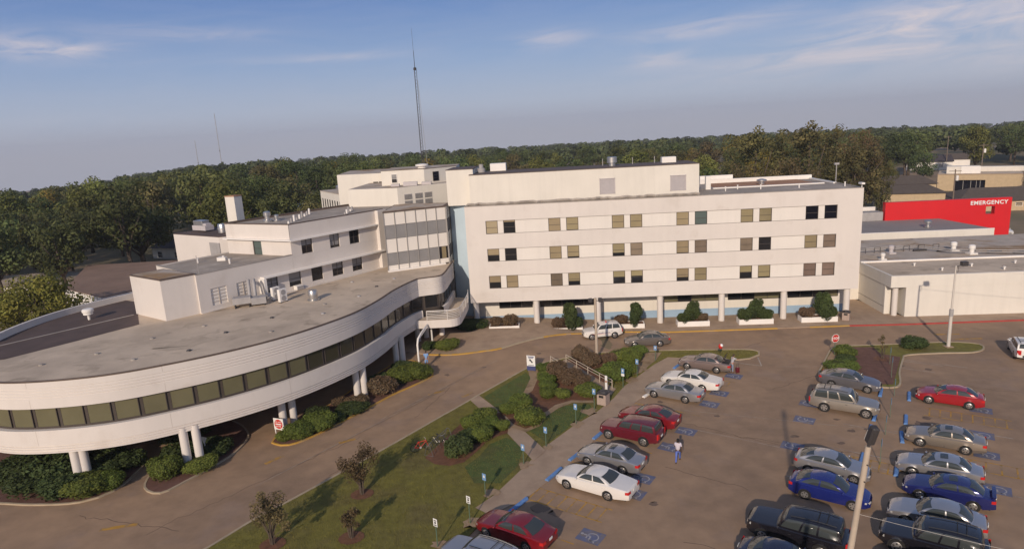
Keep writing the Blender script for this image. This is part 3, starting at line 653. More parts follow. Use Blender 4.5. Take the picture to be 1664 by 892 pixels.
MB().box(G, 6.65, 23.1, -.05, .62, zr - .1, 8.32).box(G, .02, 6.35, -.05, .12, zr - .1, 8.35).build('base_ledge', 'stucco', SW)
for i, h in enumerate(h1): add_window(G, *h, -.14, SW, 'ggdgg'[i], (.9, .75, 0, .5, .65)[i], mull=1 if i in (0, 3, 4) else 0, rails=3 if i in (0, 3) else 1)
for i, h in enumerate(h2): add_window(G, *h, -.14, SW, 'ggd'[i], (.45, .85, 0)[i], mull=1)
for a, b, c, e in lv:
    l = MB().face([G(a, -.1, c), G(b, -.1, c), G(b, -.1, e), G(a, -.1, e)]); l.mat(1)
    for i in range(1, 5):
        zq = c + (e - c) * i / 5; l.box(G, a, b, -.09, -.05, zq - .02, zq + .02)
    l.box(G, (a + b) / 2 - .03, (a + b) / 2 + .03, -.09, -.04, c, e); l.build('shutter', ['panel_white', 'wall_joint'], SW)
MB().face([(*A_, 11.9), (*B_, 11.9), (*C_, 11.9), (-31.95, 73, 11.9)]).build('lower_roof', 'roof', SW)
pc = MB(); 
for p, q in ((A_, B_), (B_, (G(10.6, 0, 0).x, G(10.6, 0, 0).y))):
    f = Fr(p, (q[0] - p[0], q[1] - p[1])); pc.box(f, 0, math.dist(p, q), -.22, .03, 12.0, 12.08)
pc.build('coping', 'coping_grey', SW)
tR = G(23.0, 0, 0)
MB().face([(-31.95, 72.9, 15.2), (*C_, 15.2), (tR.x, tR.y, 15.2), (-12.5, 82, 15.2), (-18, 88, 15.2), (*bk, 15.2)]).build('upper_roof', 'roof', SW)
pc = MB().box(L2, -.1, LL, -.2, .06, 15.25, 15.34).box(G, 10.55, 23.9, -.2, .06, 15.25, 15.34).box(Fr((-31.95, 72.9), (bk[0] + 31.95, bk[1] - 72.9)), 0, 17.4, -.0, .3, 15.2, 15.42); pc.build('coping', 'coping', SW)
for (x, y, s) in ((-27.1, 72.9, 1.25), (-26.1, 73.0, .8)):
    MB().lathe((x, y, 15.2), [(.42 * s, 0), (.42 * s, .2 * s), (.24 * s, .22 * s), (.24 * s, .55 * s), (.32 * s, .57 * s), (.32 * s, .85 * s), (.2 * s, .95 * s)], 14).build('roof_vent', 'galv', SW, 40)
for k in range(14):
    u = 11.5 + k * .85 * 1.0; d = -1.2 - (k * 37 % 9) * .7; p = G(u, d, 15.2); MB().lathe(p, [(.12, 0), (.12, .25 + .2 * (k % 3)), (.05, .3 + .2 * (k % 3))], 8).build('vent_pipe', ['white', 'grey_metal'][k % 2], SW)
for (x, y) in ((-30.6, 68.3), (-29, 66), (-33, 67.5)): MB().lathe((x, y, 11.9), [(.1, 0), (.1, .4), (.14, .42), (.14, .5)], 8).build('vent_pipe', 'white', SW)
MB().box(ID, -31.2, -30.3, 68.0, 68.6, 11.9, 12.25).build('roof_curb', 'white', SW)
MB().tube([G(.5, -.3, 11.9), G(.5, -.3, 13.8)], .025, 6).build('vent_pipe', 'grey_metal', SW)
# front cube and left annex
bxp = [(-32.1, 58.04), (-29.94, 60.2), (-34.64, 63.64), (-36.8, 61.48)]
MB().prism(bxp, 8.2, 12.05).build('front_cube', 'stucco', SW)
cx_ = sum(p[0] for p in bxp) / 4; cy_ = sum(p[1] for p in bxp) / 4
MB().prism([(cx_ + (p[0] - cx_) * 1.02, cy_ + (p[1] - cy_) * 1.02) for p in bxp], 12.05, 12.17).build('coping', 'coping', SW)
MB().prism([(cx_ + (p[0] - cx_) * .9, cy_ + (p[1] - cy_) * .9) for p in bxp], 12.15, 12.19).build('cube_roof', 'roof_rust', SW)
an = [(-41.5, 79.9), (-33.6, 74.5), (-31.0, 75.2), (-22, 87), (-31, 94)]
MB().prism(an, 2, 13.55).build('annex', 'stucco', SW)
MB().prism([(p[0], p[1]) for p in an], 13.56, 13.64).build('annex_roof', 'roof_dark', SW)
fa = Fr((-41.5, 79.9), (7.9, -5.4)); MB().box(fa, 7.6, 9.6, -.5, .06, 10.0, 12.9).build('shutter', 'grey_metal', SW)
# small rooftop machines on the curved roof (things of their own)
def rooftop_condenser(loc, rz, label):
    t = thing('condenser_unit', label, 'air conditioner', loc, rz, 'condensers beside the stepped wing')
    f = Fr((0, 0), (1, 0)); MB().box(ID, -.45, .45, -.17, .17, .08, 1.35).build('case', 'white', t, bevel=.02)
    g = MB()
    g.lathe((.0, -.18, .42), [(.27, 0), (.27, -.012), (.1, -.014)], 16, 'Y').lathe((.0, -.18, 1.02), [(.27, 0), (.27, -.012), (.1, -.014)], 16, 'Y'); g.build('grille', 'grey_metal', t)
    for x in (-.36, .36): MB().box(ID, x - .05, x + .05, -.2, .2, 0, .08).build('foot', 'dark_metal', t)
    return t
rooftop_condenser((-24.0, 64.0, 8.25), R(58), 'left upright condenser of the pair beside the metal duct on the curved roof')
rooftop_condenser((-22.95, 62.95, 8.25), R(58), 'right upright condenser of the pair beside the silver drum vent')
t = thing('roof_duct', 'grey metal duct unit lying on the curved roof against the shuttered wall', 'duct', (-25.6, 62.3, 8.25), R(20))
MB().box(ID, -1.9, -.2, -.5, .6, .35, 1.0).build('duct_body', 'grey_metal', t, bevel=.03)
MB().box(ID, -.2, 1.2, -.65, .45, .18, .85).build('fan_case', 'grey_metal', t, bevel=.03)
MB().box(ID, 1.2, 1.24, -.55, .35, .28, .75).build('grille', 'dark_metal', t)
MB().tube([(.2, .5, .8), (.2, .9, 1.5), (.2, 1.1, 2.1), (.2, 1.6, 2.25)], .17, 10).tube([(-.3, .5, .8), (-.3, .9, 1.5), (-.3, 1.1, 2.1), (-.3, 1.6, 2.25)], .17, 10).build('pipe', 'grey_metal', t, 50)
for x in (-1.7, -.4, 1.0): MB().box(ID, x - .05, x + .05, -.55, .5, 0, .36).build('leg', 'dark_metal', t)
t = thing('window_air_conditioner', 'small white air conditioner below a dark window above the curved roof', 'air conditioner', tuple(G(10.6, .45, 8.32)), math.atan2(.7959, .6055))
MB().box(ID, -.42, .42, -.3, .3, 0.0, .45).build('case', 'white', t, bevel=.02); MB().box(ID, -.36, .36, -.32, -.3, .06, .38).build('grille', 'grey_metal', t)
t = thing('rooftop_air_handler', 'pale stacked air handler on the dark annex roof beside the chimney', 'air handler', (-38.0, 80.6, 13.64), R(-34))
MB().box(ID, -1.5, 1.3, -.6, .6, .15, .75).build('base_case', 'louver', t, bevel=.03); MB().box(ID, -1.3, .6, -.5, .5, .75, 1.35).build('top_case', 'galv', t, bevel=.03); MB().box(ID, .6, 1.2, -.4, .4, .75, 1.0).build('hood', 'louver', t, bevel=.03)
t = thing('roof_tank', 'short silver drum standing on the annex roof near the chimney', 'tank', (-34.6, 78.2, 13.64))
MB().lathe((0, 0, 0), [(.55, 0), (.55, .95), (.5, 1.05), (.1, 1.1)], 18).build('drum', 'galv', t, 40); MB().lathe((0, 0, 0), [(.6, .45), (.6, .52)], 18).build('band', 'grey_metal', t)
t = thing('chimney', 'tall square white chimney with a rusty cap beside the stepped wing', 'chimney', (-32.7, 77.4, 13.5))
MB().box(Fr((-33.35, 77.15), (1.3, -.55)), 0, 1.42, -1.2, 0, 13.5, 17.95).build('shaft', 'cream', t); MB().box(Fr((-33.35, 77.15), (1.3, -.55)), -.03, 1.45, -1.23, .03, 17.95, 18.06).build('cap', 'roof_orange', t)

# ============================================================ GLAZED STAIR TOWER
TW = thing('stair_tower', 'glazed corner tower with grey and white panels beside the pale blue wall', 'tower', (-10.5, 78, 0))
T = Fr((-14.51, 75.08), (7.28, 3.40)); TL = 7.68
cor = T(TL, 0, 0); Tr = Fr((cor.x, cor.y), (.25, 3.4)); TD = 3.3
core = MB()
core.prism([(T(0, -.12, 0).x, T(0, -.12, 0).y), (T(TL - .1, -.12, 0).x, T(TL - .1, -.12, 0).y), (Tr(TD, -.1, 0).x, Tr(TD, -.1, 0).y), (-14.5, 84)], 0, 15.2); core.build('core', 'frame', TW)
MB().prism([(T(-.1, .06, 0).x, T(-.1, .06, 0).y), (T(TL + .06, .06, 0).x, T(TL + .06, .06, 0).y), (Tr(TD, .06, 0).x, Tr(TD, .06, 0).y), (-14.5, 84.2)], 15.2, 15.34).build('roof', 'coping', TW)
MB().prism([(T(.2, -.3, 0).x, T(.2, -.3, 0).y), (T(TL - .2, -.3, 0).x, T(TL - .2, -.3, 0).y), (Tr(TD - .2, -.3, 0).x, Tr(TD - .2, -.3, 0).y), (-14.2, 83.8)], 15.3, 15.36).build('roof_deck', 'roof_rust', TW)
rows = [(8.42, 8.95, 'panel_white'), (8.98, 10.42, 'blind_grey'), (10.46, 12.08, 'panel_white'), (12.12, 13.68, 'blind_grey'), (13.72, 15.18, 'panel_white')]
nb = 6
for i in range(nb):
    a, b = TL * i / nb + .04, TL * (i + 1) / nb - .04
    for k, (c, e, mm) in enumerate(rows):
        last = i == nb - 1 and k == 1
        MB().box(T, a, b, -.1, -.03, c, e).build('panel' if mm == 'panel_white' else 'window', 'glass' if last else mm, TW)
        if last: MB().box(T, a + .35, b - .3, -.05, -.022, c, e).build('curtain', 'blind', TW)
mu = MB()
for i in range(nb + 1): mu.box(T, TL * i / nb - .04, TL * i / nb + .04, -.1, .05, 8.3, 15.2)
mu.build('mullions', 'frame_grey', TW)
for i in range(3):
    a, b = TD * i / 3 + .05, TD * (i + 1) / 3 - .05
    for k, (c, e, mm) in enumerate([(4.2, 6.6, 'glass'), (6.65, 8.4, 'panel_white')] + rows): MB().box(Tr, a, b, -.1, -.02, c, e).build('panel' if mm == 'panel_white' else 'window', 'glass' if mm == 'blind_grey' else mm, TW)
mu = MB()
for i in range(4): mu.box(Tr, TD * i / 3 - .045, TD * i / 3 + .045, -.1, .06, 3, 15.2)
mu.build('mullions', 'frame_grey', TW)
MB().box(T, -.1, TL - .6, -.05, .35, 8.2, 8.42).build('base_ledge', 'white', TW)

# ============================================================ REAR ROOFTOP BLOCKS
RB = thing('rear_block', 'stacked white rooftop blocks with grey vents behind the stair tower', 'building', (-15, 90, 0))
p0, p1, p2 = (-20.6, 84.6), (-13.93, 82.82), (-7.6, 87.4)
MB().prism([p0, p1, p2, (-7.5, 96), (-20, 96)], 12, 17.45, mside=0, mtop=1).build('lower_block', ['cream', 'roof_rust'], RB)
K = Fr(p1, (p2[0] - p1[0], p2[1] - p1[1]))
for a in (0.9, 2.45, 3.85):
    for c in (15.85, 15.02):
        l = MB().box(K, a, a + 1.1, .003, .05, c, c + .68).mat(1)
        for i in range(5): l.box(K, a + .05, a + 1.05, .05, .065, c + .05 + i * .12, c + .09 + i * .12)
        l.build('vent_grille', ['grey_metal', 'dark_metal'], RB)
q0, q1, q2 = (-16.75, 87.9), (-10.95, 87.5), (-6.9, 91.2)
MB().prism([q0, q1, q2, (-6.9, 98), (-17, 98)], 17.2, 19.4, mside=0, mtop=1).build('upper_block', ['cream', 'roof_rust'], RB)
K2 = Fr(q0, (q1[0] - q0[0], q1[1] - q0[1])); K3 = Fr(q1, (q2[0] - q1[0], q2[1] - q1[1]))
MB().box(K2, -.05, 5.85, -.2, .04, 19.4, 19.46).box(K3, -.04, 5.5, -.2, .04, 19.4, 19.46).build('coping', 'coping', RB)
add_window(K2, 1.35, 2.15, 17.75, 18.95, .05, RB, 'g', .45, fm='white', rails=1); add_window(K3, 1.4, 2.35, 17.7, 18.95, .05, RB, 'k', 0, fm='dark_metal', rails=2)
MB().prism([(-25.0, 97), (-18.6, 95.5), (-15, 95.5), (-15, 110), (-26, 110)], 12, 18.8, mside=0, mtop=1).build('left_block', ['cream', 'roof_rust'], RB)
add_window(Fr((-25.0, 97), (6.4, -1.5)), 5.7, 6.45, 16.5, 17.6, .05, RB, 'd'); add_window(Fr((-25.0, 97), (6.4, -1.5)), 6.6, 7.2, 16.5, 17.6, .05, RB, 'd')
SWg = Fr((-33.39, 117.09), (12, -21)); 
MB().box(SWg, -.2, 24, -6, 0, 4, 15.2).build('side_wing', 'cream', RB)
for i in range(12): MB().box(SWg, .8 + i * 1.55, 1.35 + i * 1.55, -.05, .02, 12.0, 14.0).build('window', 'glass', RB)
MB().box(SWg, -.3, 24, -6.1, .06, 15.2, 15.3).build('side_roof', 'roof_rust', RB)
MB().lathe((-28.3, 112.5, 15.3), [(.7, 0), (.7, .4), (1.1, .45), (1.1, .9), (.4, 1.2)], 14).build('roof_vent', 'galv', RB, 40)
for (x, y, s) in ((-12.6, 87.2 - 1.6, 1), (-10.6, 86.4, .7), (-14.6, 85.8, .6)): MB().box(ID, x - .9 * s, x + .9 * s, y - .35, y + .35, 17.45, 17.45 + .5 * s).build('roof_unit', 'louver', RB)
MB().lathe((-11.6, 91, 19.4), [(.6, 0), (.6, .25), (.9, .3), (.9, .5), (.3, .6)], 14).build('roof_vent', 'white', RB, 40)

# ============================================================ LOW WHITE BUILDING ON THE RIGHT
RR = Fr((45.2, 72.05), (0.9962, -0.0876)); SB = thing('service_building', 'low plain white building with a flat stained roof beyond the red curb', 'building', tuple(RR(15, -8, 0)))
LW = Fr((43.71, 78.45), (43.53 - 43.71, 73.35 - 78.45))
mb = MB(); RL = 42
mb.wall(RR, 0, RL, 0, 3.62, 0, []); mb.box(RR, -1.72, RL, -.25, .03, 3.62, 5.0)
mb.face([RR(-1.65, -1.4, 0), RR(-1.65, -9, 0), RR(-1.65, -9, 3.7), RR(-1.65, -1.4, 3.7)]); mb.box(RR, -1.72, -1.45, -9, -.25, 3.62, 5.0)
mb.box(RR, -1.67, -.95, -1.75, -1.35, 0, 3.62); mb.face([RR(0, 0, 0), RR(0, -1.8, 0), RR(0, -1.8, 3.62), RR(0, 0, 3.62)]); mb.face([RR(-1.6, -1.8, 0), RR(0, -1.8, 0), RR(0, -1.8, 3.62), RR(-1.6, -1.8, 3.62)])
mb.build('wall', 'cream', SB)
mb = MB().box(RR, -1.67, -1.62, -9, -1.4, 1.0, 1.03).box(RR, -1.68, -1.63, -9, -1.4, 3.59, 3.62); mb.build('wall_joint', 'joint', SB)
MB().lathe(RR(-.82, -.75, 0), [(.31, -.1), (.31, 3.62)], 20).build('column', 'stucco', SB, 50)
MB().face([RR(-1.5, -.2, 4.93), RR(RL, -.2, 4.93), RR(RL, -8, 4.93), RR(-1.5, -8, 4.93)]).build('front_roof', 'roof_light', SB)
MB().box(RR, -1.7, RL, -8.15, -7.85, 4.6, 5.12).build('roof_kerb', 'white', SB)
MB().face([RR(-8, -8.15, 4.75), RR(RL, -8.15, 4.75), RR(RL, -24.5, 4.75), RR(-8, -24.5, 4.75)]).build('rear_roof', 'roof_rust', SB)
MB().box(RR, -8, RL, -24.5, -8.2, .0, 4.7).build('rear_wall', 'cream', SB)
for (x, y, s, m) in ((47.96, 81.8, .8, 'white'), (51.2, 85.5, 1.0, 'louver'), (59.3, 85.0, 1.1, 'white'), (59.9, 82.4, 1.1, 'white')):
    MB().box(ID, x - .45 * s, x + .45 * s, y - .45 * s, y + .45 * s, 4.7, 4.95).lathe((x, y, 4.9), [(.26 * s, 0), (.26 * s, .5 * s), (.36 * s, .52 * s), (.36 * s, .9 * s), (.2 * s, 1.0 * s)], 12).build('roof_vent', m, SB, 40)
for u, d in ((5, -2.2), (9.2, -3.8), (11.5, -1.6), (3.4, -5.2), (14.6, -4.6), (18, -3.0)): MB().lathe(RR(u, d, 4.9), [(.09, 0), (.09, .3), (.14, .31), (.14, .4)], 8).build('vent_pipe', 'white', SB)
for i, (u, d, r_, q) in enumerate(((3.5, -3.5, 1.3, 1.8), (9, -5, 1.5, 1.8), (15, -3.5, 1.2, 2.2), (20, -5.5, 1.3, 1.6))): p = RR(u, d, 0); roof_stain(SB, p.x, p.y, r_, 4.937, i + 20, 14, q)
for i, (u, d, r_, q) in enumerate(((1, -12, 1.6, 1.8), (6, -17, 2.0, 1.8), (12, -11, 1.4, 2.2), (16, -19, 1.8, 1.6), (9, -21, 1.5, 2))): p = RR(u, d, 0); roof_stain(SB, p.x, p.y, r_, 4.757, i + 30, 14, q)
pp = MB(); 
for d, zq in ((-14.3, .35), (-14.6, .55)): pp.tube([RR(-3, d, 4.75 + zq), RR(9, d - 1.5, 4.75 + zq), RR(11.5, d + 2.2, 4.75 + zq), RR(22, d + 5.4, 4.75 + zq)], .07, 6)
pp.build('roof_pipe', 'grey_metal', SB)
for i in range(7): 
    p = RR(-1 + i * 2.0, -14.3 - i * .2, 4.75); MB().tube([p, p + Vector((0, 0, .75))], .035, 5).tube([p + Vector((.8, 0, 0)), p + Vector((.8, 0, .75))], .035, 5).tube([p + Vector((0, 0, .75)), p + Vector((.8, 0, .75))], .03, 5).build('pipe_stand', 'dark_metal', SB)
for i in range(5):
    p = RR(9 + i * 2.6, -14.9 + i * .95, 4.75); MB().box(ID, p.x - .9, p.x + .9, p.y - .12, p.y + .12, p.z, p.z + .25).build('pipe_rack', 'dark_metal', SB)

# ============================================================ EMERGENCY BUILDING
E_ = Fr((66.3, 111.4), (.9962, -.0876)); EB = thing('emergency_building', 'low white building with a tall bright red sign wall lettered emergency', 'building', (66, 106, 0))
ez = 5.0
ER = [(46.0, 100.7), (74.5, 98.1), (74.05, 110.6), (45, 113.3)]
MB().prism(ER, 0, ez - .02, mside=0, mtop=1).build('wall', ['cream', 'roof_smooth'], EB)
fe = Fr(ER[0], (ER[1][0] - ER[0][0], ER[1][1] - ER[0][1])); MB().box(fe, 0, math.dist(ER[0], ER[1]), -.25, .05, ez - .02, ez + .08).build('coping', 'white', EB)
rw = MB(); rw.wall(E_, -1.05, 19.6, 0, 8.08, 0, [(15.5, 16.95, 5.35, 6.68)], .9); rw.wall(E_, -1.05, 19.6, 0, 8.08, -.9, [(15.5, 16.95, 5.35, 6.68)], .01)
rw.face([E_(-1.05, 0, 0), E_(-1.05, -.9, 0), E_(-1.05, -.9, 8.08), E_(-1.05, 0, 8.08)]); rw.face([E_(19.6, 0, 0), E_(19.6, -.9, 0), E_(19.6, -.9, 8.08), E_(19.6, 0, 8.08)]); rw.face([E_(-1.05, 0, 8.08), E_(19.6, 0, 8.08), E_(19.6, -.9, 8.08), E_(-1.05, -.9, 8.08)])
sw_ = rw.build('sign_wall', 'red', EB)
tx = text_mesh('lettering', 'EMERGENCY', 0.92, 'sign_white', sw_, (0, 0, 0), (R(90), 0, math.atan2(-.0876, .9962)), .04, .022)
tx.location = E_(12.85, .06, 7.06) - parent_origin(sw_)
wdt = max(v.co.x for v in tx.data.vertices); tx.scale = (6.1 / wdt, 1, 1)
MB().lathe((66.95, 102.4, ez), [(.5, 0), (.5, .25), (.3, .3), (.3, .7), (.6, .75), (.6, 1.05), (.3, 1.2)], 16).build('roof_vent', 'galv', EB, 40)
MB().box(Fr((60.4, 112.0), (.996, -.088)), 0, 4.6, -2.2, 0, ez, ez + 1.5).build('roof_unit', 'grey_metal', EB)
MB().box(Fr((46, 117.5), (.996, -.088)), 0, 20, -.4, 0, 3, 6.9).build('rear_parapet', 'white', EB)
# ============================================================ CARS
def lerp(a, b, t): return a + (b - a) * t
def interp(tab, x):
    if x <= tab[0][0]: return tab[0][1]
    for (a, ya), (b, yb) in zip(tab, tab[1:]):
        if x <= b:
            t = (x - a) / (b - a); return lerp(ya, yb, t)
    return tab[-1][1]
SEDAN = dict(L=4.85, W=1.80, H=1.45, wb=2.74, fo=0.98, wr=.325, hood=.98, hoodf=.74, nose=.50, deck=1.03, tailz=.93, belt=.94, cowl=.80, rf=.08, rr=-.98, rb=-1.72, zb=.20)
SUV = dict(L=4.9, W=1.85, H=1.78, wb=2.83, fo=.90, wr=.37, hood=1.10, hoodf=.96, nose=.62, deck=1.12, tailz=1.1, belt=1.10, cowl=.78, rf=.22, rr=-2.12, rb=-2.36, zb=.30, suv=True)
def paint(name, col, metal=.35, rough=.28): 
    return mat('car paint ' + name, col, rough, metal=metal, coat=.8, spec=.5, coords='obj', vary=.03, scale=1.0)
PAINT = {n: paint(n, *a) for n, a in dict(white=((.74, .70, .65), 0, .35), silver=((.46, .445, .445), .75, .34), pewter=((.42, .375, .32), .7, .36), bronze=((.30, .225, .20), .5, .34), taupe=((.20, .17, .15), .5, .32), grey=((.20, .19, .20), .55, .3), red=((.21, .008, .014), .15, .3), bright_red=((.34, .010, .016), .1, .3), maroon=((.15, .013, .024), .2, .3), blue=((.016, .026, .19), .3, .25), deep_blue=((.018, .024, .14), .3, .22), navy=((.016, .02, .05), .3, .25), black=((.014, .013, .018), .2, .22), beige=((.40, .335, .27), .7, .35), dark=((.06, .052, .05), .2, .6)).items()}
def make_car(name, label, cat, spec, paintname, loc, heading, rims='rim', clad=None, clad_h=.42, sunroof=False, spoiler=False, rails=False, roofdark=None, blind=False, beacon=False, side_text=False, open_trunk=False, plate=True, tint=True, group=None, rear_white=False):
    s = dict(SEDAN if cat != 'suv' and 'suv' not in name else SUV); s.update(spec); P = PAINT[paintname]
    t = thing(name, label, cat, loc, heading, group)
    h = s['wb'] / 2; xn = h + s['fo']; xt = xn - s['L']; W2 = s['W'] / 2; suv = s.get('suv')
    xc, xf, xr, xb = s['cowl'], s['rf'], s['rr'], s['rb']; Rr, Ra = s['wr'], s['wr'] + .065
    if suv: top = [(xt, s['deck'] - .45), (xt + .05, s['deck'] - .05), (xt + .12, s['deck']), (xc - .3, s['belt'] + .01), (xc, s['hood']), (xn - .30, s['hoodf'] + .03), (xn - .09, s['hoodf'] - .07), (xn, s['nose'])]
    else: top = [(xt, s['tailz'] - .28), (xt + .04, s['tailz'] - .06), (xt + .14, s['tailz'] + .02), (xb, s['deck']), (xc - .3, s['belt'] + .02), (xc, s['hood']), (lerp(xc, xn, .55), lerp(s['hood'], s['hoodf'], .42)), (xn - .32, s['hoodf'] + .03), (xn - .12, s['hoodf'] - .06), (xn, s['nose'])]
    def wid(x):
        q = 0
        if x > h - .1: q = (x - h + .1) / (xn - h + .1)
        elif x < -h + .0: q = .75 * (-h - x) / (-h - xt)
        return W2 * (1 - .30 * q ** 3.2 - .035 * q)
    def zbot(x): return s['zb'] + .10 * S((x - xn + .35) / .35) + .14 * S((xt + .4 - x) / .4)
    def arch(x):
        for a in (h, -h):
            d = abs(x - a)
            if d < Ra: return math.sqrt(Ra * Ra - d * d) + Rr
        return 0
    def section(x):
        zt = interp(top, x); zs = min(zt - .045, s['belt'] - .01 if suv else zt - .045); w = wid(x); zb = zbot(x); ar = arch(x)
        r_ = [(w * .84, zb), (w * .965, max(zb + .03, ar)), (w, max(zb + .33 * (zs - zb), ar)), (w * .995, max(zb + .66 * (zs - zb), ar + .01)), (w * .965, zs - .02), (w * .90, lerp(zs, zt, .6)), (w * .55, zt), (0, zt + .02)]
        if ar: r_[0] = (w * .84, max(zb, ar - .02))
        return r_
    xs = sorted({xn, xt, xn - .03, xt + .03, xn - .09, xt + .07, xn - .18, xt + .14, xn - .32, *[p[0] for p in top], *[a + k * Ra / 7 for a in (h, -h) for k in range(-8, 9)], *[lerp(-h + Ra, h - Ra, k / 8) for k in range(9)]})
    xs = [x for x in xs if xt <= x <= xn]; xs = [x for i, x in enumerate(xs) if i == 0 or x - xs[i - 1] > .012]
    SEC = {x: section(x) for x in xs}; mb = MB()
    for a, b in zip(xs, xs[1:]):
        for k in range(7):
            for sg in (1, -1):
                p, q, r_, u = SEC[a][k], SEC[b][k], SEC[b][k + 1], SEC[a][k + 1]
                mb.face([(a, sg * p[0], p[1]), (b, sg * q[0], q[1]), (b, sg * r_[0], r_[1]), (a, sg * u[0], u[1])], 1 if (clad and k < 2) else 0)
    for x in (xs[0], xs[-1]):
        c = SEC[x]; mb.face([(x, -y, z) for y, z in c[:-1]] + [(x, y, z) for y, z in c[::-1]])
    body = mb.build('body', [P, PAINT[clad] if clad else P], t, 32, .002)
    MB().box(ID, xt + .25, xn - .25, -W2 * .80, W2 * .80, s['zb'] + .02, s['belt'] - .25).build('underbody', 'plastic', t)
    # cabin: side patch, windscreen, rear window, roof
    zl = lambda x: interp(top, x) - .03 if not suv else s['belt'] - .03
    wlo, wup = W2 * .925, W2 * (.80 if suv else .725); H = s['H']
    def side(u, v, off=0, sg=1):
        x = lerp(lerp(xb, xc, u), lerp(xr, xf, u), v); vv = v
        y = lerp(wlo, wup, v ** 1.25) * (1 - .05 * abs(2 * u - 1) ** 3); z = lerp(zl(x) if False else lerp(zl(xb), zl(xc), u), H - .075 * abs(2 * u - .95) ** 2.2 - .03, math.sin(v * math.pi / 2) ** .92)
        return (x, sg * (y + off), z + off * .3)
    def fr(u, v, off=0): # windscreen u across
        a, b = side(1, v), 0; q = 2 * u - 1
        return (a[0] + (.16 if not suv else .10) * (1 - q * q) * (1 - .35 * v) + off * .8, a[1] * q, a[2] + .03 * (1 - q * q) * v + off * .6)
    def rk(u, v, off=0):
        a = side(0, v); q = 2 * u - 1
        return (a[0] - (.12 if not suv else .05) * (1 - q * q) - off * .8, a[1] * q, a[2] + .03 * (1 - q * q) * v + off * .6)
    def roof(u, v, off=0):
        a, f0, r0 = side(u, 1), fr(v, 1), rk(v, 1); q = 2 * v - 1
        e = abs(2 * u - 1); x = lerp(r0[0], f0[0], u); return (x, a[1] * q, a[2] + .03 * (1 - q * q) + .025 * (1 - q * q) * (1 - e ** 2) + off)
    cb = MB()
    for sg in (1, -1): cb.grid(lambda u, v: side(u, v, 0, sg), 10, 6)
    cb.grid(fr, 8, 6); cb.grid(rk, 8, 6); cb.grid(roof, 10, 8)
    cb.build('cabin', P if not roofdark else PAINT[roofdark], t, 38, .004)
    MB().grid(lambda u, v: fr(lerp(.05, .95, u), lerp(.03, .93, v), .010), 8, 5).build('windscreen', 'auto_glass' if tint else 'auto_glass_pale', t, 60)
    MB().grid(lambda u, v: rk(lerp(.08, .92, u), lerp(.08 if not suv else .22, .92, v), .010), 8, 5).build('rear_window', 'auto_glass', t, 60)
    wins = [(.50, .93), (.09, .46)] if not suv else [(.66, .95), (.385, .625), (.05, .35)]
    for sg in (1, -1):
        for (a, b) in wins: MB().grid(lambda u, v: side(lerp(a, b, u), lerp(.10, .86, v), .009, sg), 5, 4).build('side_window', 'auto_glass', t, 60)
    # doors with seams and handles
    def bodyside(x, v, off, sg):
        c = section(x); c = c[1:5]; k = v * 3; i = min(2, int(k)); f = k - i; return (x, sg * (lerp(c[i][0], c[i + 1][0], f) + off), lerp(c[i][1], c[i + 1][1], f))
    dz = [(lerp(-h, h, .47), h - Ra + .02), (-h + Ra * .35, lerp(-h, h, .455))]
    for sg in (1, -1):
        for (a, b) in dz:
            d = MB().grid(lambda u, v: bodyside(lerp(a, b, u), lerp(.10, .97, v), .007, sg), 6, 6).build('door', P, t, 60)
            x = a + .10; y = bodyside(x + .06, .78, .02, sg); MB().box(ID, x, x + .15, min(y[1], y[1] + sg * .012), max(y[1], y[1] + sg * .012), y[2], y[2] + .025).build('handle', P if not suv else 'plastic', d)
    # wheels
    for x in (h, -h):
        for sg in (1, -1):
            yo = sg * (W2 - .015); yi = sg * (W2 - .22); a = min(yo, yi)
            w = MB().lathe((x, a, Rr), [(Rr * .7, 0), (Rr * .96, .0), (Rr, .03), (Rr, .175), (Rr * .96, .205), (Rr * .7, .205)], 22, 'Y').build('wheel', 'rubber', t, 40)
            yy = yo + sg * .004; r_ = MB()
            r_.lathe((x, yy - .01, Rr), [(Rr * .66, 0), (Rr * .66, .012), (Rr * .62, .02)], 18, 'Y')
            g = r_.mat(1)
            for k in range(5):
                an = 2 * math.pi * k / 5 + .3; c, q = math.cos(an), math.sin(an); p = Vector((x + c * Rr * .42, yy + sg * .014, Rr + q * Rr * .42))
                u_ = Vector((c, 0, q)) * Rr * .13; v_ = Vector((-q, 0, c)) * Rr * .085; g.face([p - u_ - v_, p + u_ - v_ * 1.4, p + u_ + v_ * 1.4, p - u_ + v_])
            r_.build('rim', [rims, 'plastic'], w, 40)
            MB().lathe((x, min(sg * (W2 - .24), sg * (W2 - .07)), Rr), [(Ra * .99, 0), (Ra * .99, .17)], 18, 'Y').build('wheel_well', 'plastic', t)
    # lights, bumpers, plates
    for sg in (1, -1):
        def corner(x, f): 
            c = section(x); return c
        a, b, zl0, zl1 = xn - .30, xn - .045, s['hoodf'] - .20, s['hoodf'] - .075
        if suv: zl0, zl1 = s['hoodf'] - .26, s['hoodf'] - .11
        hl = MB().grid(lambda u, v: (lerp(a, b, u), sg * (wid(lerp(a, b, u)) * (.995 - .03 * v) + .012 - .04 * u), lerp(zl0 + .02 * (1 - u), zl1 - .03 * u, v)), 5, 2)
        hl.grid(lambda u, v: (xn + .012 - .10 * u ** 2 - .04 * v, sg * lerp(wid(xn) * .52, wid(xn - .045) * .985, u), lerp(zl0, zl1 - .02, v)), 5, 2); hl.build('headlight', 'lamp_clear', t, 60)
        a, b, z0, z1 = xt + .02, xt + .24, s['tailz'] - .22, s['tailz'] - .03
        if suv: a, b, z0, z1 = xt + .0, xt + .10, s['belt'] - .42, s['belt'] + .02
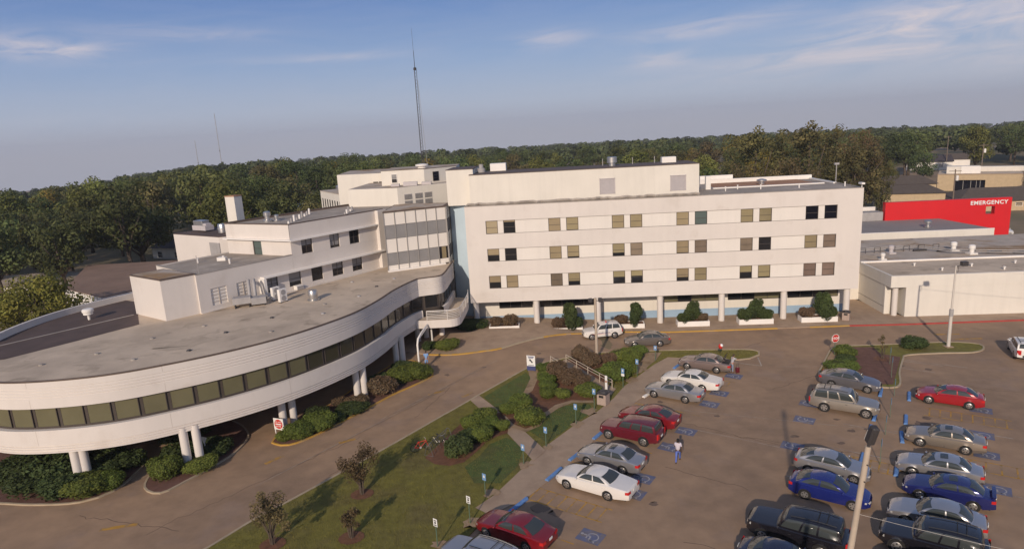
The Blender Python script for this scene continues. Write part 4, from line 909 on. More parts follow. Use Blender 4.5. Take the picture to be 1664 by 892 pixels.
        tl = MB().grid(lambda u, v: (lerp(a, b, u), sg * (wid(lerp(a, b, u)) * (.995 - .02 * v) + .012), lerp(z0, z1 - .02 * u, v)), 4, 2)
        tl.grid(lambda u, v: (xt - .012 + .035 * u * u + .03 * v, sg * lerp(wid(xt) * .62, wid(xt + .02) * .985, u), lerp(z0, z1 - .01, v)), 4, 2); tl.build('taillight', 'lamp_red', t, 60)
        MB().ell((xc - .10, sg * (W2 + .085), s['belt'] + .07), (.07, .11, .075)).build('mirror', P, t, 60)
    MB().grid(lambda u, v: (xn + .008 - .09 * (2 * u - 1) ** 2 * .4, lerp(-.42, .42, u) * W2 * 1.1, lerp(s['hoodf'] - .24, s['hoodf'] - .12, v)), 6, 2).build('grille', 'plastic', t)
    for x, d in ((xn, 1), (xt, -1)):
        zz_ = zbot(x) + .02
        MB().grid(lambda u, v: (x + d * (.014 - .06 * (2 * u - 1) ** 4), lerp(-.72, .72, u) * wid(x), lerp(zz_, zz_ + (.07 if not suv else .20), v)), 8, 2).build('bumper', 'plastic' if not (suv and rear_white) else P, t, 60)
    if plate: MB().box(ID, xt - .03, xt - .008, -.15, .15, .70 if not suv else .72, .85 if not suv else .87).build('number_plate', 'sign_white', t)
    if sunroof: MB().grid(lambda u, v: roof(lerp(.46, .80, u), lerp(.22, .78, v), .008), 4, 4).build('sunroof', 'auto_glass', t, 60)
    if rails:
        for sg in (.14, .86): MB().tube([roof(.05 + .09 * k, sg, .05) for k in range(11)], .022, 6).build('roof_rail', 'plastic', t)
        for u in (.25, .42): MB().tube([roof(u, v / 6, .055) for v in range(1, 6)], .02, 6).build('roof_bar', 'plastic', t)
    if spoiler:
        sp = MB().grid(lambda u, v: (xt + .02 + .20 * v, lerp(-1, 1, u) * W2 * .80, s['tailz'] + .20 - .03 * (2 * u - 1) ** 2), 8, 2).grid(lambda u, v: (xt + .02 + .20 * v, lerp(-1, 1, u) * W2 * .80, s['tailz'] + .17 - .03 * (2 * u - 1) ** 2), 8, 2)
        for y in (-.6, .6): sp.box(ID, xt + .06, xt + .18, y - .03, y + .03, s['tailz'] - .02, s['tailz'] + .18)
        sp.build('spoiler', P, t, 60)
    if blind: MB().grid(lambda u, v: fr(lerp(.10, .90, u), lerp(.10, .60, v), .014), 5, 3).build('sunshade', 'louver', t, 60)
    if beacon:
        b = roof(.62, .5, 0); MB().lathe((b[0], 0, b[2] - .02), [(.11, 0), (.11, .09), (.06, .13)], 12).build('roof_beacon', 'lamp_red', t, 40)
    if side_text:
        for sg in (1, -1):
            tb = MB(); k0 = random.Random(5); x = -h + .55
            while x < h - .3:
                wl = k0.uniform(.05, .12); y = sg * (W2 + .012); zz_ = .72
                tb.face([(x, y, zz_), (x + wl, y, zz_), (x + wl, y, zz_ + .085), (x, y, zz_ + .085)]); x += wl + k0.choice([.03, .03, .09])
            tb.face([(-h + .5, sg * (W2 + .010), .66), (h - .2, sg * (W2 + .010), .66), (h + .25, sg * (W2 + .010), .74), (h - .2, sg * (W2 + .010), .69), (-h + .5, sg * (W2 + .010), .68)], 1)
            tb.build('side_stripe', ['navy', 'sign_red'], t)
    if open_trunk:
        zt = s['tailz'] + .035
        MB().grid(lambda u, v: (lerp(xt + .16, xb - .05, u), lerp(-.62, .62, v), zt + .035 + .05 * u), 4, 4).build('trunk_opening', 'plastic', t)
        MB().grid(lambda u, v: (xb - .12 - .30 * u, lerp(-.66, .66, v), s['deck'] + .05 + .78 * u), 4, 4).grid(lambda u, v: (xb - .16 - .30 * u, lerp(-.66, .66, v), s['deck'] + .05 + .78 * u), 4, 4).build('trunk_lid', P, t)
    return t
A1 = R(145.5); A2 = R(-34.5)
def gl(x, y): return (x, y, gz(x, y) + .035)
gL, gC, gR_ = 'cars along the sidewalk', 'cars in the middle row', 'cars in the right row'
car = make_car
car('parked_sedan', 'bronze sedan with its trunk open and a person loading it', 'car', dict(L=5.05, W=1.88, wb=2.82, fo=.98, hood=1.0, deck=1.05), 'bronze', gl(18.15, 59.6), R(148), clad='taupe', open_trunk=True, group=gL)
car('parked_sedan', 'long cream white sedan between the bronze sedan and a silver sedan', 'car', dict(L=5.4, W=1.96, wb=2.98, fo=1.0, rb=-1.62, rr=-.82, rf=.1, hood=1.0, deck=1.06, H=1.43), 'white', gl(15.6, 55.65), A1, group=gL)
car('parked_sedan', 'silver sedan with dark windows beside a small white wheel stop', 'car', dict(L=5.08, W=1.85, wb=2.81, fo=1.0), 'silver', gl(13.5, 53.3), A1, rims='rim', group=gL)
car('parked_sedan', 'red sedan half hidden behind the maroon sport utility vehicle', 'car', dict(L=4.85, W=1.8, wb=2.8, fo=.93, rb=-1.9, deck=1.06, tailz=.98), 'red', gl(10.25, 48.45), A1, tint=False, group=gL)
car('parked_suv', 'maroon sport utility vehicle with dark rear glass beside the red sedan', 'suv', dict(L=4.82, W=1.8, wb=2.83, fo=.85, H=1.74), 'maroon', gl(8.35, 46.05), R(147), rails=False, group=gL)
car('parked_sedan', 'silver sedan with a dark sunroof touching the white sedan beside the sidewalk', 'car', dict(L=4.87, W=1.82, wb=2.72, fo=1.0), 'silver', gl(6.2, 42.2), A1, sunroof=True, group=gL)
car('parked_sedan', 'white long luxury sedan next to the yellow hatched bay', 'car', dict(L=5.45, W=1.98, wb=2.99, fo=1.0, rb=-1.62, rr=-.8, rf=.12, H=1.43, hood=1.0, deck=1.06), 'white', gl(4.6, 39.25), A1, group=gL)
car('parked_sedan', 'dark red sedan nearest the lower edge behind a blue wheel stop', 'car', dict(L=4.95, W=1.84, wb=2.8, fo=1.0, rb=-1.8), 'red', gl(-.75, 34.35), A1, group=gL)
car('parked_suv', 'silver grey sport utility vehicle cut off by the lower frame edge', 'suv', dict(L=4.7, W=1.85, wb=2.75, H=1.7), 'silver', gl(-2.75, 31.7), A1, rails=True, group=gL)
car('parked_sedan', 'grey sedan next to the mulch island with its nose at a blue stop', 'car', dict(L=4.82, W=1.8, wb=2.8, fo=.95, rb=-1.95, deck=1.06, tailz=.98), 'grey', gl(29.15, 53.25), R(-37), group=gC)
car('parked_suv', 'two tone pewter sport utility vehicle with a dark rear roof', 'suv', dict(L=5.05, W=1.95, wb=2.98, H=1.82, fo=.9, rr=-2.2, rb=-2.42, wr=.38), 'pewter', gl(26.35, 48.65), R(-33), rails=True, group=gC, rear_white=False)
car('parked_sedan', 'silver compact sedan behind the bright blue sedan', 'car', dict(L=4.55, W=1.78, wb=2.7, fo=.9, rb=-1.95, rr=-.95, rf=.12, cowl=.95, deck=1.06, tailz=1.0), 'silver', gl(20.65, 39.35), A2, group=gC)
car('parked_sedan', 'bright blue compact sedan with five spoke wheels in the middle row', 'car', dict(L=4.6, W=1.8, wb=2.68, fo=.93, rb=-1.9, cowl=.9, deck=1.06, tailz=1.0, H=1.48), 'blue', gl(19.1, 36.5), A2, group=gC)
car('parked_suv', 'large black sport utility vehicle facing left behind the leaning pole', 'suv', dict(L=5.25, W=2.0, wb=3.02, H=1.86, fo=.95, hood=1.2, hoodf=1.08, belt=1.17, wr=.39, rr=-2.3, rb=-2.5), 'black', gl(15.1, 32.55), A1, rails=True, group=gC)
car('parked_sedan', 'dark navy sedan cut off at the lower edge below the black vehicle', 'car', dict(L=4.8, W=1.8, wb=2.74, rb=-1.85), 'navy', gl(13.55, 29.95), A2, group=gC)
car('parked_sedan', 'glossy bright red sedan alone beside the yellow hatching', 'car', dict(L=4.65, W=1.78, wb=2.7, fo=.95, rb=-1.85, cowl=.9, H=1.46), 'bright_red', gl(34.9, 49.0), R(146), group=gR_)
car('parked_sedan', 'beige and gold sedan with darker lower trim between blue paint squares', 'car', dict(L=4.83, W=1.79, wb=2.67, fo=.98), 'beige', gl(29.9, 42.2), A1, clad='taupe', sunroof=True, group=gR_)
car('parked_sedan', 'silver sedan with a black sunroof next to the deep blue sedan', 'car', dict(L=4.85, W=1.82, wb=2.74, fo=1.0), 'silver', gl(27.05, 38.4), A1, sunroof=True, group=gR_)
car('parked_sedan', 'deep blue sports sedan with a rear wing spoiler', 'car', dict(L=4.75, W=1.8, wb=2.68, fo=.98, rb=-1.8), 'deep_blue', gl(25.85, 35.75), A1, sunroof=True, spoiler=True, group=gR_)
car('parked_sedan', 'pale silver sedan wedged between the deep blue sedan and black vehicle', 'car', dict(L=4.82, W=1.82, wb=2.75, fo=.98, H=1.47), 'silver', gl(23.5, 33.25), A1, group=gR_)
car('parked_suv', 'black sport utility vehicle with roof rack in front of the pale silver sedan', 'suv', dict(L=5.05, W=1.98, wb=2.95, H=1.80, fo=.92, wr=.39), 'black', gl(21.75, 30.95), A1, rails=True, group=gR_)
car('parked_sedan', 'grey sedan cut off at the lower right edge', 'car', dict(L=4.8, W=1.8, wb=2.74), 'grey', gl(20.2, 28.4), A1, group=gR_)
car('patrol_suv', 'white security vehicle with a red roof beacon on the front drive', 'suv', dict(L=4.45, W=1.8, wb=2.62, H=1.72, fo=.88, rr=-1.85, rb=-2.12, wr=.35), 'white', gl(9.85, 71.0), R(187), beacon=True, side_text=True)
car('moving_sedan', 'taupe brown sedan driving behind the white security vehicle', 'car', dict(L=4.85, W=1.82, wb=2.72, fo=.98, H=1.47, rb=-1.85), 'taupe', gl(14.2, 67.55), R(179.5))
car('parked_suv', 'white sport utility vehicle at the right edge of the lot', 'suv', dict(L=4.75, W=1.85, wb=2.8, H=1.75), 'white', gl(48.35, 58.55), R(61), rails=True)
car('parked_sedan', 'white sedan beside the end of the red sign wall', 'car', dict(wb=2.7), 'white', (91.8, 119.0, gz(91.8, 119) + .03), R(-95))
car('parked_sedan', 'small white sedan farther back past the red sign wall', 'car', dict(wb=2.7), 'white', (97.0, 131.5, gz(97, 131) + .03), R(-95))
# ============================================================ LAWNS, WALKS, KERBS
LAWN = [(-21.22, 32.51), (-19.19, 35.01), (-17.69, 37.4), (-15.57, 40.05), (-13.86, 42.27), (-10.06, 47.25), (-6.61, 52.04), (-3.68, 55.88), (0.94, 61.46), (6.12, 64.53), (9.21, 65.45), (13.65, 65.4), (18.2, 64.91), (24.14, 64.08), (24.8, 63.4), (24.57, 62.37), (23.33, 61.57), (21.46, 61.33), (15.52, 63.25), (13.71, 61.41), (9.78, 56.26), (8.34, 53.63), (6.32, 50.8), (4.16, 48.5), (1.73, 45.32), (0.0, 42.36), (-1.96, 39.09), (-3.22, 37.62), (-2.25, 36.7), (-3.02, 35.47), (-4.02, 33.63), (-5.66, 30.84)]
drape('lawn', LAWN, .075, 'grass', .1)
drape('lush_lawn', [(-3.2, 55.4), (.8, 60.4), (1.3, 59.2), (.7, 55.9), (-.4, 54.2), (-1.6, 52.6), (-1.3, 51.2), (-2.4, 53.6)], .085, 'grass_lush')
drape('lush_lawn', [(.6, 48.2), (1.6, 49.2), (2.4, 51.2), (4.0, 52.6), (6.1, 52.6), (6.3, 51.2), (4.3, 48.9), (2.0, 45.9)], .085, 'grass_lush')
drape('lush_lawn', [(-4.2, 42.9), (-3.2, 44.4), (-2.5, 46.2), (-1.2, 47.2), (.2, 45.6), (-.4, 42.6), (-1.6, 40.4), (-3.4, 40.6)], .085, 'grass_lush')
WALK = [(-3.22, 37.62), (-1.96, 39.09), (0.0, 42.36), (1.73, 45.32), (4.16, 48.5), (6.32, 50.8), (8.34, 53.63), (9.78, 56.26), (13.71, 61.41), (15.52, 63.25), (18.74, 62.34), (17.15, 61.15), (15.17, 59.4), (10.97, 53.67), (8.5, 50.51), (6.19, 47.04), (4.54, 44.21), (2.1, 40.94), (0.22, 38.56), (-2.25, 36.7)]
drape('sidewalk', WALK, .06, 'concrete', .05)
drape('path', [(-4.4, 54.84), (-3.68, 55.85), (-0.88, 50.77), (1.78, 44.67), (0.77, 43.22), (-1.23, 48.29)], .095, 'concrete')
drape('sidewalk', [(18.9, 62.2), (21.4, 61.3), (23.3, 61.5), (21, 60.4), (18.9, 60.8)], .028, 'concrete')
drape('mulch_bed', [(-7.29, 44.58), (-6.41, 43.54), (-5.31, 43.18), (-4.28, 43.61), (-3.43, 45.09), (-2.69, 46.68), (-1.89, 47.46), (-1.07, 47.9), (-0.97, 49.78), (-1.58, 51.89), (-3.0, 51.66), (-4.58, 51.0), (-5.5, 48.89), (-6.2, 47.15)], .105, 'mulch')
BED = [(-1.94, 52.37), (-1.14, 51.0), (-0.55, 49.34), (0.43, 48.27), (1.3, 48.91), (1.9, 50.6), (3.28, 52.52), (4.63, 53.43), (6.42, 53.18), (7.43, 55.11), (7.9, 57.0), (10.94, 58.7), (12.85, 63.07), (13.69, 65.2), (9.92, 65.2), (6.18, 63.99), (3.57, 62.6), (1.94, 61.45), (1.81, 59.12), (1.08, 55.91), (-0.1, 54.28)]
drape('mulch_bed', BED, .105, 'mulch')
drape('dirt_edge', [(1.0, 61.2), (2.0, 61.5), (2.0, 59.2), (1.3, 56.2), (.1, 54.2), (-1.1, 52.4), (-1.9, 52.5), (-.5, 54.3), (.5, 56.0), (1.2, 58.9)], .112, 'dirt')
drape('dirt_edge', [(-1.0, 49.2), (.4, 47.9), (1.6, 48.9), (2.2, 50.6), (3.4, 52.2), (4.7, 53.1), (6.5, 52.8), (6.5, 53.3), (4.6, 53.6), (3.1, 52.8), (1.7, 50.8), (1.2, 49.1), (.4, 48.5), (-.6, 49.5)], .113, 'dirt')
drape('dirt_edge', [(10.9, 58.7), (12.8, 62.9), (13.5, 65.0), (15.2, 64.6), (14.2, 62.6), (11.9, 59.2)], .112, 'dirt')
for (x, y, r_) in ((-2.3, 39.3, .8), (.2, 42.7, .7), (1.9, 45.2, .6), (-3.4, 36.0, .8), (-5.2, 33.9, .7), (5.9, 51.2, .9), (4.6, 48.9, .7), (10.5, 57.6, .9), (12.3, 60.2, .9)):
    k = random.Random(int(x * 10)); drape('bare_patch', [(x + r_ * .75 * k.uniform(.45, 1.35) * math.cos(a * .57), y + r_ * .8 * k.uniform(.45, 1.35) * math.sin(a * .57)) for a in range(11)], .1, 'dirt')
drape('ramp', [(4.33, 62.9), (5.1, 63.7), (7.77, 57.76), (8.9, 55.6), (8.2, 54.2), (7.2, 56.5)], .118, 'concrete')
cb = strip(dens([(-25, 27.5), (-21.22, 32.51), (-19.19, 35.01), (-17.69, 37.4), (-15.57, 40.05), (-13.86, 42.27), (-10.06, 47.25), (-6.61, 52.04), (-3.68, 55.88), (0.94, 61.46)], 1.5) + dens([(.94, 61.46), (3.4, 63.2), (6.12, 64.53), (9.21, 65.55), (13.65, 65.5), (18.2, 64.96), (23.4, 64.25), (24.5, 63.95), (24.95, 63.3), (24.6, 62.4), (23.33, 61.5), (21.46, 61.25)], .8)[1:], .16, .12, .12)
struct(cb.build('curb', 'curb'))
def kerb(pts, m, w=.16, h=.14, closed=False): return struct(strip(pts, w, h + .01, h, closed=closed).build('curb', m))
# entrance pavement in front of the long block, with painted kerbs
CM = [(-9.64, 66.55), (-7.6, 66.15), (-5.82, 66.15), (-3.61, 66.6), (-1.6, 67.2), (2.15, 69.98), (5.0, 71.6), (7.56, 72.2), (12.45, 72.5), (17.74, 71.39), (29.81, 70.51), (33.43, 70.29), (37.78, 70.04), (43.65, 69.37), (56.39, 68.52), (65.27, 68.06), (80, 67.0)]
pav = CM + [(80, 69.8), (45.2, 72.3), (44, 80), (44, 95), (41.2, 95), (40, 75.5), (-4, 80.5), (-12.5, 80), (-12.5, 68)]
drape('pavement', pav, .12, 'concrete', .14)
CMc = crom(CM[:9], .5) + dens(CM[8:], 2)[1:]
def part_of(c, x0, x1): return [p for p in c if x0 <= p[0] <= x1]
for x0, x1, m in ((-9.7, -1.6, 'curb_yellow'), (-1.7, 3.2, 'curb'), (3.0, 30, 'curb_yellow'), (29.9, 33.5, 'curb'), (33.2, 38.0, 'curb_yellow'), (37.5, 80.1, 'curb_red')): kerb(part_of(CMc, x0, x1), m, .2, .125)
# islands
DI = crom([(-20.2, 49.3), (-19.79, 48.4), (-18.59, 48.1), (-17.12, 49.34), (-14.82, 52.64), (-11.92, 56.85), (-10.23, 58.67), (-8.75, 60.4), (-8.5, 61.6), (-10.03, 64.2), (-12.3, 65), (-15.2, 60), (-17.3, 55.6), (-19.0, 52.6)], .6, True)
drape('planting_bed', DI, .11, 'mulch_dark', .12); kerb(DI, 'curb_yellow', .15, .12, True)
LI = crom([(-46, 43.4), (-42, 42.3), (-37.07, 41.6), (-34.07, 41.1), (-30.88, 41.1), (-29.3, 42.4), (-29.1, 44.84), (-29.46, 46.73), (-32.19, 49), (-37, 52.5), (-43, 52), (-46, 48)], .7, True)
drape('planting_bed', LI, .11, 'mulch_dark', .12); kerb(LI, 'curb', .15, .12, True)
MI = crom([(-27.2, 42.6), (-25.6, 41.7), (-24.5, 43.2), (-23.4, 45.3), (-22.6, 47.4), (-22.8, 50.5), (-25.5, 53.5), (-29, 54), (-28.2, 48), (-27.9, 45.1)], .6, True)
drape('planting_bed', MI, .11, 'mulch_dark', .12); kerb(MI, 'curb', .15, .12, True)
drape('path', [(-38, 54.5), (-33.5, 52), (-28.5, 48.3), (-27.4, 45.5), (-28.4, 43.6), (-29.2, 43.9), (-28.9, 46.9), (-33.8, 50.3), (-38.5, 52.6)], .03, 'concrete')
RI = crom([(27.55, 55.34), (28.08, 56.87), (28.77, 57.89), (30.98, 61.16), (32.01, 62.61), (32.95, 63.4), (34.74, 63.43), (38.99, 63.15), (42.24, 63.06), (45.06, 62.69), (46.6, 61.8), (46.1, 60.49), (44.47, 59.7), (41.54, 60.0), (38.25, 60.0), (37.35, 59.15), (35.1, 56), (32.85, 52.6), (30.16, 53.4), (28.3, 54.2)], .6, True)
drape('island_grass', RI, .09, 'grass', .1); kerb(RI, 'curb', .15, .12, True)
drape('mulch_bed', [(33.4, 63.1), (36.4, 62.7), (36.0, 60.8), (37.3, 59.5), (32.8, 53.1), (30.28, 53.7), (28.6, 55.4), (29.4, 58.2), (31.6, 60.9)], .1, 'mulch_dark')
drape('bare_patch', [(28.1, 55.6), (30.6, 60.4), (32.3, 62.7), (33.2, 62.9), (31.4, 59.8), (29.6, 56.4), (29.3, 54.2)], .105, 'dirt')
# ------------------------------------------------------------ paint on the lot
ex, ey = Vector((.824, -.566)), Vector((.566, .824))         # along a bay, across the bays
def V2(p): return Vector((p[0], p[1]))
def lines(name, segs, w, m, off=.026):
    mb = MB()
    for a, b in segs: strip([a, b], w, off, mb=mb)
    return struct(mb.build(name, m))
def hatch(o, n, L, wd, m='paint_yellow'):
    o = V2(o); s = [(o, o + ex * L), (o + ey * wd, o + ex * L + ey * wd)]
    for i in range(n): q = o + ex * (L * (i + .5) / n); s.append((q, q + ey * wd))
    return lines('bay_hatching', [((a.x, a.y), (b.x, b.y)) for a, b in s], .10, m)
hatch((-.1, 38.55), 8, 5.7, 1.5); hatch((8.6, 49.3 + 2.3), 7, 5.2, 1.5); hatch((31.7, 47.1), 8, 5.6, 1.6); hatch((20.3, 41.5), 10, 5.4, 1.5); hatch((28.6, 39.6), 6, 5, 1.5); hatch((15.0, 56.3 + 1.2), 6, 5, 1.3)
seg = []
for p in ((3.0, 43.3), (5.2, 46.4), (10.4, 52.1), (12.9, 55.0), (-3.9, 33.4), (-1.6, 36.3)):
    a = V2(p); b = a + ex * 5.2; seg.append(((a.x, a.y), (b.x, b.y)))
lines('bay_lines', seg, .09, 'paint_yellow')
seg = []
for p in ((33.9, 58.2), (35.5, 60.0 - .4), (37.3, 58.9), (25.0, 46.4), (22.2, 42.9), (26.3, 42.0), (17.6, 39.4), (31.2, 45.4)):
    a = V2(p); b = a + ex * 5.0; seg.append(((a.x, a.y), (b.x, b.y)))
lines('bay_lines', seg, .09, 'paint_white')
lines('pavement_joint', [((3.5, 54.5), (31, 43.5)), ((23.0, 40.2), (40.0, 29.0)), ((25, 59.0), (31, 58.2)), ((-12, 52), (-2, 64)), ((-19, 42), (-6, 59)), ((9.0, 50.0), (33, 33.5)), ((1.0, 44.5), (2.2, 44.0))], .05, 'paint_white', .024)
lines('road_arrow', [((-14.6, 48.0), (-13.4, 48.6)), ((-19.5, 45.2), (-18.5, 46.4)), ((44.5, 65.6), (47, 65.3)), ((45.5, 63.8), (48.2, 63.6)), ((-27.4, 37.6), (-25.2, 38.0)), ((-8.4, 56.6), (-7.0, 57.5)), ((-5.2, 55.8), (-4.2, 56.6))], .35, 'paint_yellow', .026)
lines('island_marking', [((21.2, 60.9), (23.7, 59.4)), ((23.7, 59.4), (24.3, 62.0))], .12, 'paint_white', .04)
kc = random.Random(8); ck = MB()
for a, b in (((15, 46), (26, 40.5)), ((12.5, 48.5), (19.0, 43.5)), ((9, 33), (16, 29.5)), ((-9, 52), (-6.5, 58)), ((-14, 43), (-11.5, 47)), ((22, 53.5), (31, 58)), ((-24, 37), (-13, 49)), ((-30, 39.5), (-22, 37)), ((2.5, 66), (11, 69)), ((10, 41.5), (14.5, 38)), ((38, 52), (46, 48)), ((17.2, 62), (27, 66.5))):
    n_ = int(math.dist(a, b) / .5) + 1; strip([(lerp(a[0], b[0], k / n_) + kc.gauss(0, .09), lerp(a[1], b[1], k / n_) + kc.gauss(0, .09)) for k in range(n_ + 1)], .045, .0245, mb=ck)
struct(ck.build('pavement_crack', 'crack'))
def symbol(p, ang, sc=1.0, tag_=True):               # wheelchair symbol on its blue square
    mb = MB(); c = V2(p); ca_, sa = math.cos(ang), math.sin(ang)
    T_ = lambda x, y, z: (c.x + (x * ca_ - y * sa) * sc, c.y + (x * sa + y * ca_) * sc, gz(c.x, c.y) + z)
    mb.face([T_(-.75, -.6, .030), T_(.75, -.6, .030), T_(.75, .6, .030), T_(-.75, .6, .030)])
    mb.cm = 1
    mb.face([T_(-.58 + .1 * math.cos(a * .785), .05 + .1 * math.sin(a * .785), .035) for a in range(8)])
    def bar(a, b, w):
        a, b = Vector(a), Vector(b); n = (b - a).normalized(); n = Vector((-n.y, n.x)) * w / 2
        mb.face([T_(*(a - n), .035), T_(*(b - n), .035), T_(*(b + n), .035), T_(*(a + n), .035)])
    bar((-.46, .04), (.0, .0), .10); bar((-.2, .02), (-.2, -.24), .07); bar((.0, .0), (.02, -.32), .09); bar((.02, -.32), (.38, -.40), .09); bar((.38, -.40), (.4, -.5), .09)
    pr = None
    for k in range(12):
        a = R(100 - 24 * k) ; q = (.12 + .36 * math.cos(a + R(60)), -.02 + .36 * math.sin(a + R(60)))
        if pr: bar(pr, q, .075)
        pr = q
    return struct(mb.build('parking_symbol', ['paint_blue', 'paint_symbol']))
aL = math.atan2(ex.y, ex.x)
for p in ((3.75, 33.97), (8.08, 40.12), (7.1, 38.29), (10.95, 44.21), (12.85, 46.63), (16.14, 51.34), (17.69, 53.53), (20.25, 57.25), (36.4, 47.4), (33.6, 43.4), (31.9, 40.6), (29.5, 36.4)): symbol(p, aL)
for p in ((24.16, 50.31), (22.44, 47.43), (19.7, 43.34)): symbol(p, aL + math.pi)
# oil stains
for (x, y, r_) in ((.9, 37.2, .6), (26.3, 45.0, .45), (25.0, 45.2, .3), (22.4, 39.6, .5), (30.7, 45.7, .5), (2.0, 36.6, .5), (34.6, 60.6, .35), (12.2, 52.4, .3), (9.9, 45.4, .25), (24.9, 47.2, .25), (23.3, 43.4, .3), (31.6, 46.6, .35), (36.0, 57.4, .4), (37.9, 56.2, .35), (-7.0, 61.0, .3), (-3.4, 62.4, .25), (2.4, 65.5, .3), (20.5, 44.8, .3), (16, 49, .25), (8.2, 37.0, .3), (28.4, 41.2, .35)):
    k = random.Random(int(x * 7)); drape('oil_stain', [(x + r_ * k.uniform(.5, 1.35) * math.cos(a * .4488), y + r_ * k.uniform(.4, 1.2) * math.sin(a * .4488)) for a in range(14)], .0235, 'oil')

# ============================================================ WHEEL STOPS
def wheel_stop(a, b, m, label, chip=0):
    c = (V2(a) + V2(b)) / 2; d = (V2(b) - V2(a)).normalized(); L = max(1.7, (V2(b) - V2(a)).length)
    t = MB(); k = [(-.14, 0), (.14, 0), (.12, .10), (.07, .155), (-.07, .155), (-.12, .10)]
    n = len(k)
    for s0 in (-1, 1): t.face([(s0 * L / 2, y, z) for y, z in k])
    for i in range(n): p, q = k[i], k[(i + 1) % n]; t.face([(-L / 2, *p), (L / 2, *p), (L / 2, *q), (-L / 2, *q)])
    o = t.build('wheel_stop', m, bevel=.012); o.location = (c.x, c.y, gz(c.x, c.y) + .04); o.rotation_euler = (0, 0, math.atan2(d.y, d.x)); return tag(o, label, 'wheel stop', 'wheel stops')
for a, b, m, l in [((-1.08, 36.79), (0.14, 38.34), 'stop_blue', 'blue wheel stop in front of the dark red sedan nearest the lower edge'), ((1.57, 40.42), (2.7, 41.97), 'stop_blue', 'blue wheel stop in front of the white long sedan by the sidewalk'), ((3.38, 42.99), (4.58, 44.51), 'stop_blue', 'blue wheel stop in front of the silver sedan with the sunroof by the sidewalk'), ((5.55, 46.1), (6.6, 47.5), 'stop_blue', 'blue wheel stop half under the nose of the maroon vehicle'), ((10.95, 53.45), (12.1, 54.7), 'white', 'small white wheel stop at the nose of the silver sedan'), ((15.3, 59.9), (16.4, 61.3), 'stop_blue', 'blue wheel stop at the nose of the bronze sedan'),
                   ((30.37, 50.86), (31.37, 52.4), 'stop_blue', 'blue wheel stop in front of the grey sedan by the mulch island'), ((27.4, 46.5), (28.5, 48.1), 'stop_blue', 'blue wheel stop in front of the pewter vehicle'), ((25.55, 43.84), (26.8, 45.72), 'stop_blue', 'blue wheel stop of the empty bay behind the leaning pole lamp'), ((22.9, 40.1), (23.95, 41.6), 'stop_blue', 'blue wheel stop in front of the silver compact sedan'), ((32.14, 49.72), (33.11, 51.29), 'stop_blue', 'blue wheel stop in front of the bright red sedan'), ((29.38, 45.64), (30.27, 47.06), 'stop_blue', 'blue wheel stop of the empty hatched space ahead of the beige sedan'), ((27.44, 42.83), (28.32, 44.43), 'stop_blue', 'blue wheel stop in front of the beige sedan'), ((24.4, 38.5), (25.4, 40.0), 'stop_blue', 'blue wheel stop at the nose of the silver sedan in the right row')]: wheel_stop(a, b, m, l)

# ============================================================ SIGNS
def disabled_sign(p, h, rz, label, kind='blue'):
    g = gz(*p) + .06; t = thing('parking_sign', label, 'sign', (p[0], p[1], g), rz, 'parking signs on green posts')
    MB().box(ID, -.03, .03, -.015, .015, 0, h).build('post', 'post_green', t)
    s0 = MB().box(ID, -.155, .155, -.03, -.016, h - .47, h + .02).build('sign_panel', 'sign_white' if kind == 'white' else 'sign_blue', t)
    f = MB()
    if kind == 'blue':
        f.box(ID, -.06, .06, -.034, -.0305, h - .28, h - .14).box(ID, -.025, .025, -.034, -.0305, h - .12, h - .07).build('symbol', 'sign_white', s0)
        if label.endswith('white tab'): MB().box(ID, -.155, .155, -.03, -.016, h - .72, h - .49).build('sign_panel', 'sign_white', t)
    else: f.box(ID, -.10, .10, -.034, -.0305, h - .12, h - .06).box(ID, -.06, .06, -.034, -.0305, h - .30, h - .16).box(ID, -.10, .10, -.034, -.0305, h - .42, h - .36).build('lettering', 'plastic', s0)
    return t
rzL = math.atan2(.566, .824) + 0.12 + R(20) * 0
SL = R(-38)
for (p, h, k, l) in [((-5.24, 33.74), 1.84, 'white', 'white restriction sign on the lawn nearest the lower edge'), ((-3.44, 35.9), 1.87, 'white', 'white restriction sign beside the end of the sidewalk'), ((-2.6, 39.21), 1.47, 'blue', 'blue accessible parking sign on the lawn nearest the white restriction sign'), ((0.07, 42.86), 1.56, 'blue', 'blue accessible parking sign just below the concrete path'), ((1.85, 45.31), 1.61, 'blue', 'blue accessible parking sign just above the concrete path'), ((4.51, 48.88), 1.76, 'blue', 'blue accessible parking sign in the lush grass beside the maroon vehicle'), ((6.35, 51.41), 1.91, 'blue', 'narrow blue parking sign turned sideways beside the stone bin'), ((9.6, 55.89), 1.85, 'blue', 'blue accessible parking sign before the round shrub with a white tab'), ((11.41, 58.44), 1.72, 'blue', 'blue parking sign at the tip of the shrub bed'), ((14.05, 62.38), 1.6, 'blue', 'blue parking sign beside the bronze sedan on the grass tip')]: disabled_sign(p, h, SL, l, k)
for (p, h, l) in [((24.27, 40.1), 1.9, 'thin green sign post in the median nearest the leaning pole'), ((27.02, 44.25), 1.55, 'thin green sign post in the median beside the empty bay'), ((28.99, 47.03), 1.6, 'thin green sign post in the median beside the pewter vehicle'), ((31.63, 50.95), 1.5, 'thin green sign post in the median beside the grey sedan'), ((33.56, 54.68), 2.0, 'thin green sign post at the corner of the dark mulch island'), ((35.3, 57.9), 1.7, 'thin green sign post beside the sapling on the mulch island')]:
    g = gz(*p); t = thing('sign_post', l, 'sign post', (p[0], p[1], g), aL + R(93), 'sign posts in the median'); MB().box(ID, -.035, .035, -.02, .02, 0, h).build('post', 'post_green', t); MB().box(ID, -.15, .15, -.04, -.022, h - .45, h + .02).build('sign_panel', 'sign_blue', t)
